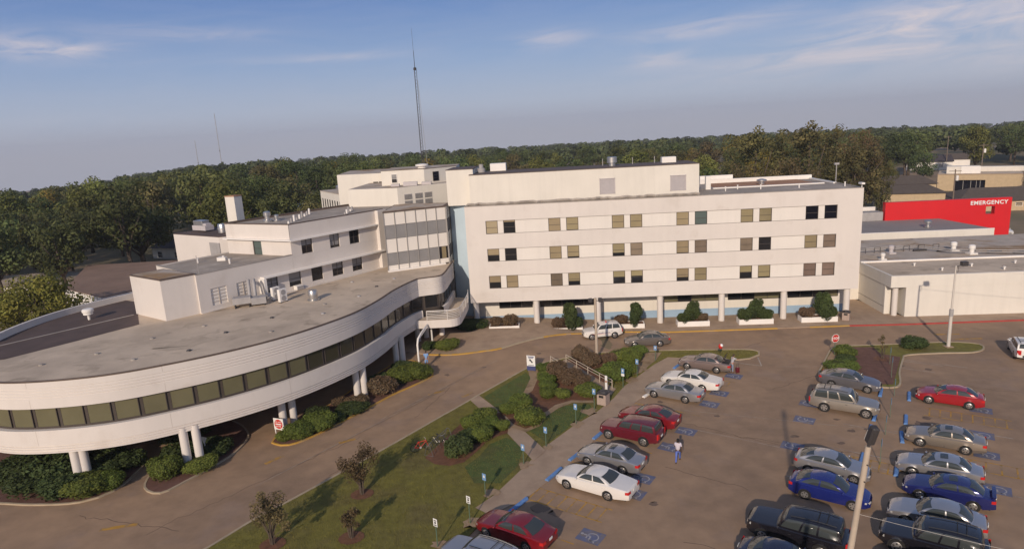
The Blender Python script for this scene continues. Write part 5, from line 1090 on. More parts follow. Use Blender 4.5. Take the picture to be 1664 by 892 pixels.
t = thing('stop_sign', 'red octagonal stop sign at the corner of the mulch island', 'sign', (31.61, 61.05, .09), R(12))
MB().box(ID, -.04, .04, -.02, .02, 0, 2.0).build('post', 'post_green', t)
oc = [(.45 * math.cos(R(22.5 + 45 * k)), .45 * math.sin(R(22.5 + 45 * k))) for k in range(8)]
sp = MB().face([(x, -.03, 1.75 + z) for x, z in oc]).face([(x, -.022, 1.75 + z) for x, z in oc[::-1]])
for i in range(8): a, b = oc[i], oc[(i + 1) % 8]; sp.face([(a[0], -.03, 1.75 + a[1]), (b[0], -.03, 1.75 + b[1]), (b[0], -.022, 1.75 + b[1]), (a[0], -.022, 1.75 + a[1])])
sp = sp.build('sign_panel', 'sign_white', t); MB().face([(x * .9, -.034, 1.75 + z * .9) for x, z in oc]).build('red_face', 'sign_red', sp)
tx = text_mesh('lettering', 'STOP', .36, 'sign_white', sp, (0, -.04, 1.62), (R(90), 0, 0), .003, .012, 'CENTER'); tx.scale = (.86, 1, 1)
t = thing('do_not_enter_sign', 'white square do not enter sign with a red disc beside a column pair', 'sign', (-20.0, 50.2, .1), R(-22))
for x in (-.45, .45): MB().box(ID, x - .04, x + .04, -.03, .03, 0, 1.35).build('post', 'sign_white', t)
sp = MB().box(ID, -.5, .5, -.06, -.035, .38, 1.38).build('sign_panel', 'sign_white', t)
MB().lathe((0, -.07, .88), [(.41, 0), (.41, .008)], 28, 'Y').build('red_disc', 'sign_red', sp); MB().box(ID, -.30, .30, -.08, -.072, .83, .93).build('white_bar', 'sign_white', sp)
text_mesh('lettering', 'DO NOT', .15, 'sign_white', sp, (0, -.074, 1.02), (R(90), 0, 0), .003, .004, 'CENTER'); text_mesh('lettering', 'ENTER', .15, 'sign_white', sp, (0, -.074, .64), (R(90), 0, 0), .003, .004, 'CENTER')
t = None; t = thing('visitor_sign', 'white directional sign with a navy lower panel at the drive corner of the lawn', 'sign', (1.4, 60.75, gz(1.4, 60.7) + .08), R(-22))
for x in (-.42, .42): MB().box(ID, x - .04, x + .04, -.04, .04, 0, 1.85).build('post', 'navy', t)
sp = MB().box(ID, -.5, .5, -.07, -.042, .62, 1.85).build('sign_panel', 'sign_white', t); MB().box(ID, -.5, .5, -.075, -.03, .10, .6).build('lower_panel', 'navy', t)
f = MB().box(ID, -.36, .36, -.076, -.0705, 1.66, 1.76).box(ID, -.3, .3, -.076, -.0705, 1.52, 1.6).box(ID, -.34, .34, -.076, -.0705, .70, .76); f.build('lettering', 'navy', sp)
f = MB(); 
for a, b in (((-.16, 1.40), (.18, 1.02)),): f.face([(a[0] - .05, -.0765, a[1] - .05), (a[0] + .05, -.0765, a[1] + .05), (b[0] + .06, -.0765, b[1] + .06), (b[0] - .06, -.0765, b[1] - .06)])
f.face([(-.2, -.0765, 1.43), (.06, -.0765, 1.40), (-.17, -.0765, 1.18)]); f.build('arrow', 'plastic', sp); t.scale = (.88, .88, .88)
t = thing('yield_sign', 'small white triangular yield sign under the curved wing', 'sign', (-24.7, 46.96, .08), R(-25))
MB().box(ID, -.03, .03, -.02, .02, 0, 1.2).build('post', 'sign_white', t); MB().prism([(-.36, 0, 0), (.36, 0, 0), (0, .62, 0)], 0, .02).build('sign_panel', 'sign_white', t).rotation_euler = (R(-90), 0, 0)
t.children[-1].location = (0, -.03, 1.62)
t = thing('pole_banner', 'slim white and orange notice post beside the stone bin', 'sign', (7.87, 54.57, .1), SL)
MB().box(ID, -.04, .04, -.02, .02, 0, .5).build('post', 'post_green', t); MB().box(ID, -.11, .11, -.03, .0, .45, 1.75).build('sign_panel', 'sign_white', t); MB().box(ID, -.08, .08, -.035, -.031, 1.1, 1.3).build('patch', 'roof_orange', t)

# ============================================================ LAMP POSTS AND WIRES
t = thing('lamp_post', 'tall white lamp post with a thick lower half on the grass island', 'lamp post', (43.33, 61.6, .08))
MB().tube([(0, 0, 0), (0, 0, 3.6)], [.17, .15], 12).build('lower_pole', 'pole_white', t, 50); MB().tube([(0, 0, 3.5), (.05, 0, 8.3)], [.11, .07], 10).build('upper_pole', 'pole_white', t, 50)
MB().tube([(0, 0, 3.2), (0, 0, 3.9)], .19, 12).build('collar', 'grey_metal', t)
MB().box(ID, -.35, .35, -.35, .35, 0, .06).build('base_plate', 'concrete', t)
MB().tube([(.05, 0, 8.2), (.35, -.05, 8.3), (.62, -.1, 8.45)], .035, 6).tube([(.25, 0, 8.25), (.35, 0, 7.75), (.2, 0, 7.6), (.12, 0, 7.9)], .02, 6).build('bracket', 'dark_metal', t)
MB().box(ID, .45, 1.05, -.35, .1, 8.28, 8.72).build('flood_lamp', 'dark_metal', t, bevel=.04)
t = thing('lamp_post', 'tan lamp post with twin lamp heads rising from the shrub bed by the drive', 'lamp post', (8.28, 63.67, .15))
MB().tube([(0, 0, 0), (0, 0, 6.5)], [.16, .13], 10).build('pole', 'pole', t, 50)
MB().tube([(-.5, 0, 6.2), (.5, 0, 6.2)], .04, 6).build('crossarm', 'dark_metal', t)
for x in (-.5, .5): MB().box(ID, x - .2, x + .2, -.3, .15, 6.1, 6.5).build('lamp_head', 'dark_metal', t, bevel=.05)
t = thing('leaning_lamp_pole', 'leaning tan wooden pole with a dark lamp head standing near the camera', 'lamp post', (11.7, 22.0, 0))
PT = Vector((1.13, 0, 11.35))
MB().tube([(0, 0, -.1), tuple(PT)], [.135, .105], 14).build('pole', 'pole', t, 50)
for k in (.94, .88): p = PT * k; MB().lathe((p.x, -.14, p.z), [(.025, -.03), (.025, .02)], 8, 'Y').build('bolt', 'dark_metal', t)
MB().tube([tuple(PT - Vector((0, 0, .15))), tuple(PT + Vector((.02, 0, .25)))], .05, 8).build('bracket', 'dark_metal', t)
lh = MB().box(ID, -.14, .14, -.16, .16, 0, .78).build('lamp_head', 'dark_metal', t, bevel=.06); lh.location = PT + Vector((.03, 0, .12)); lh.rotation_euler = (R(14), R(6), 0)
lq = MB().box(ID, -.14, .14, .162, .17, .05, .5).build('lens', 'grey_metal', lh)
def wire(name, label, a, b, sag, r_=.012):
    a, b = Vector(a), Vector(b); pts = [a.lerp(b, k / 14) - Vector((0, 0, sag * 4 * (k / 14) * (1 - k / 14))) for k in range(15)]
    return tag(MB().tube(pts, r_, 5).build(name, 'pole_white'), label, 'cable')
wire('overhead_wire', 'thin pale overhead wire running right from the leaning pole', (12.55, 22, 8.6), (30, 13, 8.8), .5, .006)
wire('overhead_wire', 'thin overhead wire running right from the tall white lamp post', (43.4, 61.6, 8.0), (80, 52, 8.0), .9, .014)

# ============================================================ PLANTERS, BINS, RAILS, PORTAL, BIKES
PLN = [((-3.08, 74.2), (0.52, 74.0), .28), ((4.24, 73.9), (8.01, 73.6), .28), ((11.74, 73.7), (15.29, 73.3), .55), ((19.11, 73.0), (22.79, 72.7), .62), ((26.16, 72.45), (30.06, 72.15), .62), ((33.21, 71.95), (37.25, 71.6), .62)]
PNAME = ['low white planter at the left end with two small bronze shrubs', 'low white planter second from the left behind the security vehicle', 'white planter partly hidden behind the white security vehicle', 'white box planter with a dark shrub third from the right', 'white box planter with a wide shrub second from the right', 'white box planter at the right end beside the last column']
for (a, b, h), l in zip(PLN, PNAME):
    f = Fr(a, (b[0] - a[0], b[1] - a[1])); L = math.dist(a, b); g = min(gz(*a), gz(*b)) + .1
    t = thing('planter_box', l, 'planter', (*f(L / 2, 0, 0).xy, g), 0, 'planters before the long block')
    MB().box(f, 0, L, -1.3, -1.18, g, g + h).box(f, 0, L, -.12, 0, g, g + h).box(f, 0, .12, -1.18, -.12, g, g + h).box(f, L - .12, L, -1.18, -.12, g, g + h).build('box', 'white', t)
    MB().box(f, .12, L - .12, -1.18, -.12, g, g + h - .06).build('soil', 'mulch', t)
def stone_bin(loc, label, sc=1.0):
    t = thing('litter_bin', label, 'litter bin', loc, R(-35)); MB().box(ID, -.38 * sc, .38 * sc, -.38 * sc, .38 * sc, 0, .9 * sc).build('stone_panel', 'tan_stone', t, bevel=.02)
    MB().prism([(-.42 * sc, -.42 * sc), (.42 * sc, -.42 * sc), (.42 * sc, .42 * sc), (-.42 * sc, .42 * sc)], .9 * sc, .98 * sc).lathe((0, 0, .98 * sc), [(.36 * sc, 0), (.30 * sc, .12), (.1, .17)], 10).build('lid', 'dark_metal', t); MB().box(ID, -.2 * sc, .2 * sc, -.39 * sc, -.37 * sc, .62 * sc, .82 * sc).build('opening', 'plastic', t); return t
stone_bin((7.3, 52.6, .07), 'square pebble stone litter bin with a dark lid beside the sidewalk', 1.1); stone_bin((38.45, 72.1, .13), 'square stone litter bin beside the last round column', 1.0)
def hand_rail(pts, label):
    b0 = pts[0]; t = thing('hand_rail', label, 'hand rail', (b0[0], b0[1], gz(*b0)))
    hi = [(x, y, gz(x, y) + 1.0) for x, y in pts]; lo = [(x, y, gz(x, y) + .72) for x, y in pts]
    MB().tube(hi, .035, 8).tube(lo, .03, 8).tube([lo[0], hi[0]], .035, 8).tube([lo[-1], hi[-1]], .035, 8).build('rail', 'rail', t)
    for x, y in pts[::2]: MB().tube([(x, y, gz(x, y)), (x, y, gz(x, y) + 1.0)], .04, 8).build('post', 'rail', t)
    return t
hand_rail([(5.0 + (8.55 - 5.0) * k / 8, 62.55 + (55.6 - 62.55) * k / 8) for k in range(9)], 'long cream hand rail along the ramp between the shrubs')
hand_rail([(3.4 + 1.6 * k / 4, 62.2 - 3.4 * k / 4) for k in range(5)], 'short cream hand rail half hidden behind the bronze shrubs')
t = thing('entrance_arch', 'white bent tube arch over the walkway at the end of the curved wing', 'arch', (-10.1, 64.3, gz(-10, 64)))
g0 = gz(-10, 64); g1 = gz(-9.4, 69.5)
MB().tube([(-10.2, 64.25, g0), (-10.2, 64.25, g0 + 2.1), (-10.15, 64.6, g0 + 2.6), (-9.9, 65.6, g0 + 2.95), (-9.5, 68.4, g0 + 3.1), (-9.35, 69.0, g0 + 2.9), (-9.3, 69.3, g0 + 2.4), (-9.3, 69.4, g1)], .10, 10).build('tube', 'white', t, 60)
MB().tube([(-10.05, 64.9, g0 + 2.55), (-9.6, 68.2, g0 + 2.75)], .05, 8).build('brace', 'white', t, 60)
t = thing('bike_rack', 'galvanised bike rack frame beside the mulch bed', 'bike rack', (-6.4, 46.2, .1))
A0, A1_ = Vector((-7.0, 44.85, 0)), Vector((-5.75, 47.55, 0)); dd = (A1_ - A0).normalized(); nn = Vector((-dd.y, dd.x, 0))
for p, nm in ((A0, 'end_frame'), (A1_, 'end_frame')): MB().tube([p - nn * .38 + Vector((0, 0, .1)), p - nn * .10 + Vector((0, 0, 1.0)), p + nn * .10 + Vector((0, 0, 1.0)), p + nn * .38 + Vector((0, 0, .1)), p - nn * .38 + Vector((0, 0, .1))], .022, 6).build(nm, 'rack', t)
MB().tube([A0 + Vector((0, 0, 1.02)), A1_ + Vector((0, 0, 1.02))], .022, 6).build('top_bar', 'rack', t)
bs = MB()
for k in range(1, 7): p = A0.lerp(A1_, k / 7); bs.tube([p - nn * .3 + Vector((0, 0, .1)), p + Vector((0, 0, 1.0))], .010, 5).tube([p + nn * .3 + Vector((0, 0, .1)), p + Vector((0, 0, 1.0))], .010, 5)
bs.build('bars', 'rack', t)
def bicycle(loc, rz, fm, label):
    t = thing('bicycle', label, 'bicycle', loc, rz, 'bicycles at the rack'); 
    for x in (-.52, .52):
        w = MB(); w.tube([(x + .32 * math.cos(a * math.pi / 9), 0, .34 + .32 * math.sin(a * math.pi / 9)) for a in range(19)], .022, 6, cap=False); ww = w.build('wheel', 'rubber', t)
        sp = MB()
        for k in range(8): sp.tube([(x, 0, .34), (x + .31 * math.cos(k * math.pi / 4), 0, .34 + .31 * math.sin(k * math.pi / 4))], .005, 4)
        sp.build('spokes', 'galv', ww)
    f = MB()
    for a, b in (((-.52, .34), (-.08, .32)), ((-.52, .34), (-.2, .78)), ((-.08, .32), (-.22, .84)), ((-.08, .32), (.36, .74)), ((-.2, .76), (.36, .82)), ((.52, .34), (.34, .92))): f.tube([(a[0], 0, a[1]), (b[0], 0, b[1])], .02, 6)
    f.build('frame', fm, t); MB().tube([(.28, -.28, .98), (.36, -.1, .95), (.36, .1, .95), (.28, .28, .98)], .016, 6).build('handlebar', 'grey_metal', t); MB().ell((-.24, 0, .88), (.14, .07, .03)).build('saddle', 'plastic', t); MB().lathe((-.08, -.04, .32), [(.09, 0), (.09, .02)], 12, 'Y').build('chainring', 'grey_metal', t)
bicycle((-7.65, 45.75, .08), R(15), 'red', 'red bicycle lying against the left end of the bike rack'); bicycle((-6.3, 46.5, .1), R(-35), 'dark_metal', 'dark bicycle standing inside the bike rack')

# ============================================================ PEOPLE
SK = {n: mat(n, c, .8, coords='obj', vary=.05, scale=5) for n, c in dict(skin_pale=(.42, .24, .17), skin_dark=(.10, .055, .035), hair_black=(.012, .01, .01), hair_brown=(.07, .045, .03), scrub_blue=(.20, .34, .60), shirt_lilac=(.55, .50, .55), jeans_blue=(.11, .16, .46), shirt_grey=(.42, .40, .42), jeans_pale=(.24, .28, .38), shoe=(.03, .03, .03)).items()}
def limb(pts, rad, name, m, parent, lv=2):
    me = bpy.data.meshes.new(name); V, Ed, Rd = [], [], []
    for ch in pts:
        pr = None
        for p in ch:
            k = next((i for i, q in enumerate(V) if (Vector(q) - Vector(p[:3])).length < 1e-4), None)
            if k is None: V.append(tuple(p[:3])); Rd.append(p[3] if isinstance(p[3], tuple) else (p[3], p[3])); k = len(V) - 1
            if pr is not None and pr != k: Ed.append((pr, k))
            pr = k
    me.from_pydata(V, Ed, []); o = bpy.data.objects.new(name, me); COL.objects.link(o); o.parent = parent
    md = o.modifiers.new('skin', 'SKIN'); md.use_smooth_shade = True
    for i, sv_ in enumerate(me.skin_vertices[0].data): sv_.radius = Rd[i]; sv_.use_root = (i == 0)
    sb = o.modifiers.new('sub', 'SUBSURF'); sb.levels = lv; sb.render_levels = lv
    dg = bpy.context.evaluated_depsgraph_get(); m2 = bpy.data.meshes.new_from_object(o.evaluated_get(dg)); bpy.data.objects.remove(o); m2.materials.clear(); m2.materials.append(m)
    m2.polygons.foreach_set('use_smooth', [True] * len(m2.polygons)); o = bpy.data.objects.new(name, m2); COL.objects.link(o); o.parent = parent; return o
def person(loc, rz, label, skin, hair, top, trouser, hipL, hipR, armL, armR, lean=0.0, H=1.0, sleeve=.45, leg_cover=1.0):
    # faces -Y in its own space; joints are given as swing angles (forward positive)
    t = thing('person', label, 'person', loc, rz); f = lambda a: Vector((0, -math.sin(a), -math.cos(a)))
    hip = Vector((0, 0, .93)); up_ = Vector((0, -math.sin(lean), math.cos(lean))); ch = hip + up_ * .40; nk = hip + up_ * .57; hd = nk + Vector((0, -.02 - .05 * math.sin(lean), .10)); tp = hd + Vector((0, -.0, .17))
    q = lambda v, r_: (v.x, v.y, v.z, r_)
    legs = {}
    for sx_, (a, k) in ((-1, hipL), (1, hipR)):
        h0 = hip + Vector((sx_ * .095, 0, -.05)); kn = h0 + f(a) * .43; an = kn + f(a - k) * .42; legs[sx_] = (h0, kn, an, an + Vector((0, -.15, -.035)))
    dz = min(l[2].z for l in legs.values()) - .07
    sh = Vector((0, 0, -dz))
    arms = {}
    for sx_, (a, k, out) in ((-1, armL), (1, armR)):
        s0 = ch + up_ * .11 + Vector((sx_ * .185, 0, 0)); el = s0 + (f(a) + Vector((sx_ * out, 0, 0))).normalized() * .29; wr = el + (f(a + k) + Vector((sx_ * out * .4, 0, 0))).normalized() * .25; arms[sx_] = (s0, el, wr, (wr - el).normalized())
    chains = [[q(hip, (.15, .11)), q(hip + up_ * .2, (.135, .10)), q(ch, (.16, .11)), q(nk - up_ * .02, (.075, .07)), q(nk + Vector((0, 0, .05)), .052), q(hd, (.072, .085)), q(hd + Vector((0, -.01, .09)), (.078, .09)), q(tp, (.05, .055))]]
    for sx_ in (-1, 1):
        h0, kn, an, toe = legs[sx_]; chains.append([q(hip, (.15, .11)), q(h0, (.09, .095)), q(kn, .058), q(an, .040), q(toe, (.042, .03))])
        s0, el, wr, dr = arms[sx_]; chains.append([q(ch, (.16, .11)), q(s0, .062), q(el, .042), q(wr, .030), q(wr + dr * .07, (.04, .022))])
        pm = wr + dr * .07
        for k in range(4): chains.append([q(pm, (.04, .022)), q(pm + dr * .03 + Vector((sx_ * .0, (k - 1.5) * .021, 0)), .010), q(pm + dr * (.075 - .006 * abs(k - 1.3)) + Vector((-sx_ * .014, (k - 1.5) * .023, 0)), .009)])
        chains.append([q(pm, (.04, .022)), q(pm + Vector((-sx_ * .01, -.045, 0)), .011), q(pm + dr * .035 + Vector((-sx_ * .015, -.062, 0)), .009)])
    body = limb(chains, None, 'body', skin, t); body.location = sh
    # clothes: slightly larger shells over torso and legs
    tc_ = [[q(hip - up_ * .05, (.165, .125)), q(hip + up_ * .2, (.155, .12)), q(ch, (.178, .125)), q(nk - up_ * .03, (.085, .08))]]
    for sx_ in (-1, 1): s0, el, wr, _ = arms[sx_]; tc_.append([q(ch, (.178, .125)), q(s0, .078), q(s0.lerp(el, .95 if sleeve > .6 else .8), .058)] + ([q(el.lerp(wr, .8), .045)] if sleeve > .6 else []))
    limb(tc_, None, 'shirt', top, t).location = sh
    lc = [[q(hip + up_ * .02, (.16, .12)), q(hip - Vector((0, 0, .03)), (.16, .12))]]
    for sx_ in (-1, 1): h0, kn, an, toe = legs[sx_]; lc.append([q(hip - Vector((0, 0, .03)), (.16, .12)), q(h0, (.10, .105)), q(kn, .072)] + ([q(an + Vector((0, 0, .03)), .060)] if leg_cover > .9 else []))
    limb(lc, None, 'trousers', trouser, t).location = sh
    for sx_ in (-1, 1): an, toe = legs[sx_][2], legs[sx_][3]; MB().ell(tuple((an + toe) / 2 + sh + Vector((0, 0, -.02))), (.05, .13, .045)).build('shoe', SK['shoe'], t, 60)
    hb = MB().ell(tuple(tp + sh + Vector((0, .02, -.055))), (.098, .112, .085)).ell(tuple(tp + sh + Vector((0, .05, -.13))), (.09, .075, .10)); hb.build('hair', hair, t, 60)
    fc = MB()
    hc = hd + sh + Vector((0, 0, .05))
    for sx_ in (-1, 1): fc.ell(tuple(hc + Vector((sx_ * .033, -.088, .02))), (.012, .008, .008)).ell(tuple(hc + Vector((sx_ * .085, 0, .0))), (.012, .022, .032))
    fc.ell(tuple(hc + Vector((0, -.098, -.008))), (.014, .018, .024)).ell(tuple(hc + Vector((0, -.09, -.05))), (.026, .008, .007)); fc.build('face', skin, t, 60)
    t.scale = (H, H, H); return t
# the man in blue walks away along the drive edge; the woman strides across the bay; one person loads the bronze sedan
person((-9.25, 63.1, gz(-9.2, 63.1) + .04), R(180), 'person in light blue shirt and shorts walking away beside the white arch', SK['skin_pale'], SK['hair_brown'], SK['scrub_blue'], SK['scrub_blue'], (R(18), R(5)), (R(-16), R(18)), (R(-14), R(18), .22), (R(16), R(20), .22), leg_cover=.5)
person((11.0, 42.0, .04), R(160), 'person in a pale shirt and bright blue trousers striding across the parking bay', SK['skin_dark'], SK['hair_black'], SK['shirt_lilac'], SK['jeans_blue'], (R(28), R(6)), (R(-26), R(22)), (R(-24), R(25), .2), (R(24), R(30), .2), H=1.02)
person((20.35, 58.1, .04), R(112), 'person in a grey shirt and jeans bending over the open trunk', SK['skin_pale'], SK['hair_brown'], SK['shirt_grey'], SK['jeans_pale'], (R(4), R(4)), (R(-4), R(6)), (R(62), R(18), .12), (R(58), R(18), .12), lean=R(18), sleeve=.5)
t = thing('suitcase', 'small dark red suitcase standing behind the person at the open trunk', 'suitcase', (20.85, 57.95, .04), R(20)); MB().box(ID, -.17, .17, -.12, .12, .04, .58).build('case', PAINT['maroon'], t, bevel=.03); MB().tube([(-.1, 0, .58), (-.1, 0, .92), (.1, 0, .92), (.1, 0, .58)], .012, 6).build('handle', 'plastic', t)
for x in (-.12, .12): MB().lathe((x, -.03, .04), [(.04, 0), (.04, .05)], 10, 'Y').build('castor', 'rubber', t)
t = thing('balloon', 'small red and white balloon floating above the open trunk', 'balloon', (19.75, 59.6, 1.2)); MB().ell((0, 0, 1.0), (.21, .21, .26), 14, 10).build('envelope', 'sign_red', t, 60); MB().ell((.06, -.05, 1.1), (.17, .17, .17), 14, 10).build('cap', 'sign_white', t, 60); MB().tube([(0, 0, .75), (.02, 0, .3), (0, 0, 0)], .008, 5).build('string', 'plastic', t)
# ============================================================ FOLIAGE
import numpy as np
rng_ = np.random.default_rng(12)
def leaf_mesh(name, clumps, per, size, mname, core=False, shell=.75, flat=.5, sq=1.0, drop=0.0):
    """clumps: (x, y, z, rx, ry, rz, tint). Many small leaf faces spread through every clump."""
    Vs, Ts = [], []
    for (x, y, z, rx, ry, rz, tn) in clumps:
        n = int(per * max(.3, (rx * ry * rz) ** (2 / 3)))
        d = rng_.normal(size=(n, 3)); d /= np.linalg.norm(d, axis=1)[:, None]
        rad = np.where(rng_.random(n) < shell, rng_.uniform(.82, 1.06, n), rng_.uniform(.3, .9, n))
        p = d * rad[:, None] * np.array([rx, ry, rz]) + np.array([x, y, z])
        nn = d + rng_.normal(size=(n, 3)) * flat; nn /= np.linalg.norm(nn, axis=1)[:, None]
        a = np.cross(nn, rng_.normal(size=(n, 3))); a /= np.linalg.norm(a, axis=1)[:, None]; b = np.cross(nn, a)
        s = size * rng_.uniform(.6, 1.3, n)[:, None]
        q = np.stack([p - a * s, p + b * s * .55 * sq, p + a * s, p - b * s * .55 * sq], 1)
        Vs.append(q.reshape(-1, 3)); t = tn * rng_.uniform(.84, 1.17, n); hue = rng_.uniform(-.08, .08, n)
        Ts.append(np.stack([t * (1 + hue), t, t * (1 - hue * .5), np.ones(n)], 1))
    V = np.concatenate(Vs); T = np.concatenate(Ts); nf = len(V) // 4
    me = bpy.data.meshes.new(name); me.vertices.add(len(V)); me.vertices.foreach_set('co', V.ravel()); me.loops.add(len(V)); me.loops.foreach_set('vertex_index', np.arange(len(V)))
    me.polygons.add(nf); me.polygons.foreach_set('loop_start', np.arange(nf) * 4); me.polygons.foreach_set('loop_total', np.full(nf, 4))
    at_ = me.attributes.new('tint', 'FLOAT_COLOR', 'FACE'); at_.data.foreach_set('color', T.ravel())
    me.materials.append(M[mname]); me.update(); me.validate(); return me
def core_mesh(name, clumps, mname, k=.86):
    mb = MB()
    for (x, y, z, rx, ry, rz, tn) in clumps: mb.ell((x, y, z), (rx * k, ry * k, rz * k), 10, 6)
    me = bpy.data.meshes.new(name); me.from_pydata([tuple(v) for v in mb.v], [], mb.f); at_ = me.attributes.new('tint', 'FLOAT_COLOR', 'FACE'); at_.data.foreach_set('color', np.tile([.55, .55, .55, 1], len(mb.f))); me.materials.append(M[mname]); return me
def mobj(name, me, parent=None):
    o = bpy.data.objects.new(name, me); COL.objects.link(o); o.parent = parent; return o
def trunk_mesh(name, H, r, crown0, spread, seed, limbs=6, m='bark'):
    k = random.Random(seed); mb = MB(); top = H * .8
    mb.tube([(0, 0, -.2), (k.uniform(-.1, .1), k.uniform(-.1, .1), crown0 * .6), (k.uniform(-.3, .3), k.uniform(-.3, .3), crown0), (k.uniform(-.5, .5), k.uniform(-.5, .5), top)], [r * 1.25, r, r * .8, r * .2], 9)
    for i in range(limbs):
        a = 2 * math.pi * i / limbs + k.uniform(-.4, .4); z0 = crown0 * k.uniform(.7, 1.15); L = spread * k.uniform(.6, .95); e = Vector((math.cos(a) * L, math.sin(a) * L, z0 + (H - z0) * k.uniform(.35, .75)))
        mb.tube([(0, 0, z0), (e.x * .4, e.y * .4, z0 + (e.z - z0) * .55), tuple(e)], [r * .5, r * .33, r * .08], 6)
    me = bpy.data.meshes.new(name); me.from_pydata([tuple(v) for v in mb.v], [], mb.f); me.materials.append(M[m]); me.polygons.foreach_set('use_smooth', [True] * len(me.polygons)); return me
def crown_clumps(H, c0, rad, seed, n=24, cs=.36, sq=1.0):
    k = random.Random(seed); out = []; hc = (H - c0) / 2
    for i in range(n):
        while True:
            p = Vector((k.gauss(0, 1), k.gauss(0, 1), k.gauss(0, 1)))
            if p.length > .1: break
        p.normalize(); q = k.uniform(.5, .93); s = rad * cs * k.uniform(.65, 1.2)
        zz_ = p.z * q; w = 1.0 - .30 * max(0, -zz_)
        out.append((p.x * q * rad * w, p.y * q * rad * w, c0 + hc + zz_ * hc * .97, s, s, s * .78, k.uniform(.7, 1.3)))
    out.append((0, 0, c0 + hc, rad * .5, rad * .5, hc * .6, .7)); return out
def tree_proto(H, c0, rad, seed, m, n=24, cs=.36, per=44, size=.31, r=.35, limbs=6):
    cl_ = crown_clumps(H, c0, rad, seed, n, cs)
    return (leaf_mesh('crown', cl_, per, size, m, flat=.36, shell=.85), trunk_mesh('trunk', H, r, c0, rad, seed, limbs))
TP = {'l': tree_proto(15, 3.6, 5.2, 21, 'leaf_light', 28, .33), 'v': tree_proto(16, 4.2, 5.0, 22, 'leaf_olive', 28, .33), 'a': tree_proto(15, 4.0, 5.2, 1, 'leaf', 26), 'b': tree_proto(17, 5.0, 4.6, 2, 'leaf', 24), 'c': tree_proto(13, 3.2, 5.6, 3, 'leaf', 28, .33), 'd': tree_proto(18, 4.5, 5.4, 4, 'leaf', 30, .30),
      'g': tree_proto(12, 2.6, 5.0, 5, 'leaf_gold', 24), 'r': tree_proto(14, 3.0, 5.2, 6, 'leaf_brown', 26), 's': tree_proto(12.5, 3.6, 9.0, 8, 'leaf', 50, .23, 46, .30, .5, 8),
      'A': tree_proto(21, 4.5, 6.6, 9, 'leaf_olive', 58, .22, 50, .27, .45, 9), 'B': tree_proto(19, 3.0, 7.4, 10, 'leaf_brown', 56, .22, 50, .27, .45, 9), 'o': tree_proto(9, .8, 4.9, 11, 'leaf_yellow', 60, .34, 80, .19)}
TH = {'l': 15, 'v': 16, 'a': 15, 'b': 17, 'c': 13, 'd': 18, 'g': 12, 'r': 14, 's': 12.5, 'A': 21, 'B': 19, 'o': 9}
TREES = []
def tree(kind, x, y, h, label, group, wide=1.0, name='broadleaf_tree'):
    s = h / TH[kind]; t = thing(name, label, 'tree', (x, y, gz(x, y) - .1), random.uniform(0, 6.28), group); t.scale = (s * wide, s * wide, s)
    mobj('trunk', TP[kind][1], t); mobj('crown', TP[kind][0], t); TREES.append((x, y, 5.0 * s * wide)); return t
# single trees one can tell apart
GW = 'trees beyond the hospital'
tree('o', -57, 75.5, 9.6, 'yellow green rounded tree just behind the back rim of the curved roof', GW, .95, 'turning_tree')
tree('s', -86, 125, 13.5, 'wide dark oak with low forking limbs beyond the brown roofed building', GW, 1.1, 'spreading_oak'); tree('s', -74, 129, 13, 'wide dark oak with a leaning trunk right of the first spreading oak', GW, .95, 'spreading_oak')
tree('s', -108, 122, 11.5, 'wide dark oak at the left edge beyond the brown ground', GW, 1.0, 'spreading_oak')
BIG = [('A', 49, 128, 24.4, 'tall open crowned tree at the left of the large pair behind the flat roof', .95), ('A', 60.5, 130, 24.8, 'tallest full crowned tree at the right of the large pair behind the flat roof', 1.0), ('B', 43, 121, 16, 'russet brown tree below the tall open crowned tree', .9), ('B', 52, 119, 16.5, 'brownish broad tree between the two tall trees', .9), ('A', 60, 119, 17, 'dark green broad tree below the tallest tree', 1.0), ('A', 66, 124, 20.5, 'olive tree right of the tallest tree', .95), ('B', 70.5, 131, 20.5, 'olive brown tree beside the gap with the white houses', .62), ('A', 73.5, 127, 16, 'thin olive tree at the right end of the large group', .55), ('a', 40, 133, 15, 'dark green tree at the left end of the large group', 1)]
for k, x, y, h, l, w in BIG: tree(k, x, y, h, l, GW, w)
tree('c', 131, 205, 10.5, 'small flat topped tree leaning over the tan shop roof', GW, .9); tree('c', 118, 203, 8.5, 'low dark tree left of the tan shop', GW, 1.0); tree('a', 110, 206, 8.5, 'low dark tree behind the hip roofed building', GW, 1.1)
tree('c', 142.5, 170.5, 8.2, 'dense round dark green tree at the right edge before the tan shop', GW, 1.15)
def blocked(x, y):
    if -70 < x < 48 and 20 < y < 120: return True
    if 40 < x < 110 and 60 < y < 170: return True
    if 96 < x < 185 and 130 < y < 222: return True
    if 150 < x < 200 and 225 < y < 285: return True
    return False
kr = random.Random(21); tries = 0; NW = 0
def scatter(n, a0, a1, d0, d1, hs, sp, kinds, label, group):
    c = 0; t0 = 0
    while c < n and t0 < 6000:
        t0 += 1; a = R(kr.uniform(a0, a1)); d = math.sqrt(kr.uniform(d0 * d0, d1 * d1)); x, y = d * math.sin(a), d * math.cos(a)
        if blocked(x, y): continue
        if any((x - p[0]) ** 2 + (y - p[1]) ** 2 < (sp * (0.8 + d / 500)) ** 2 for p in TREES[-400:]): continue
        k = kr.choice(kinds); tree(k, x, y, kr.uniform(*hs) * (1 - .22 * S((-math.degrees(math.atan2(x, y)) - 32) / 8)), label[k if k in 'gr' else 'x'], group); c += 1
LB = lambda w: {'x': 'dark green broadleaf tree in the dense woods %s' % w, 'g': 'yellowing tree in the dense woods %s' % w, 'r': 'browning tree in the dense woods %s' % w}
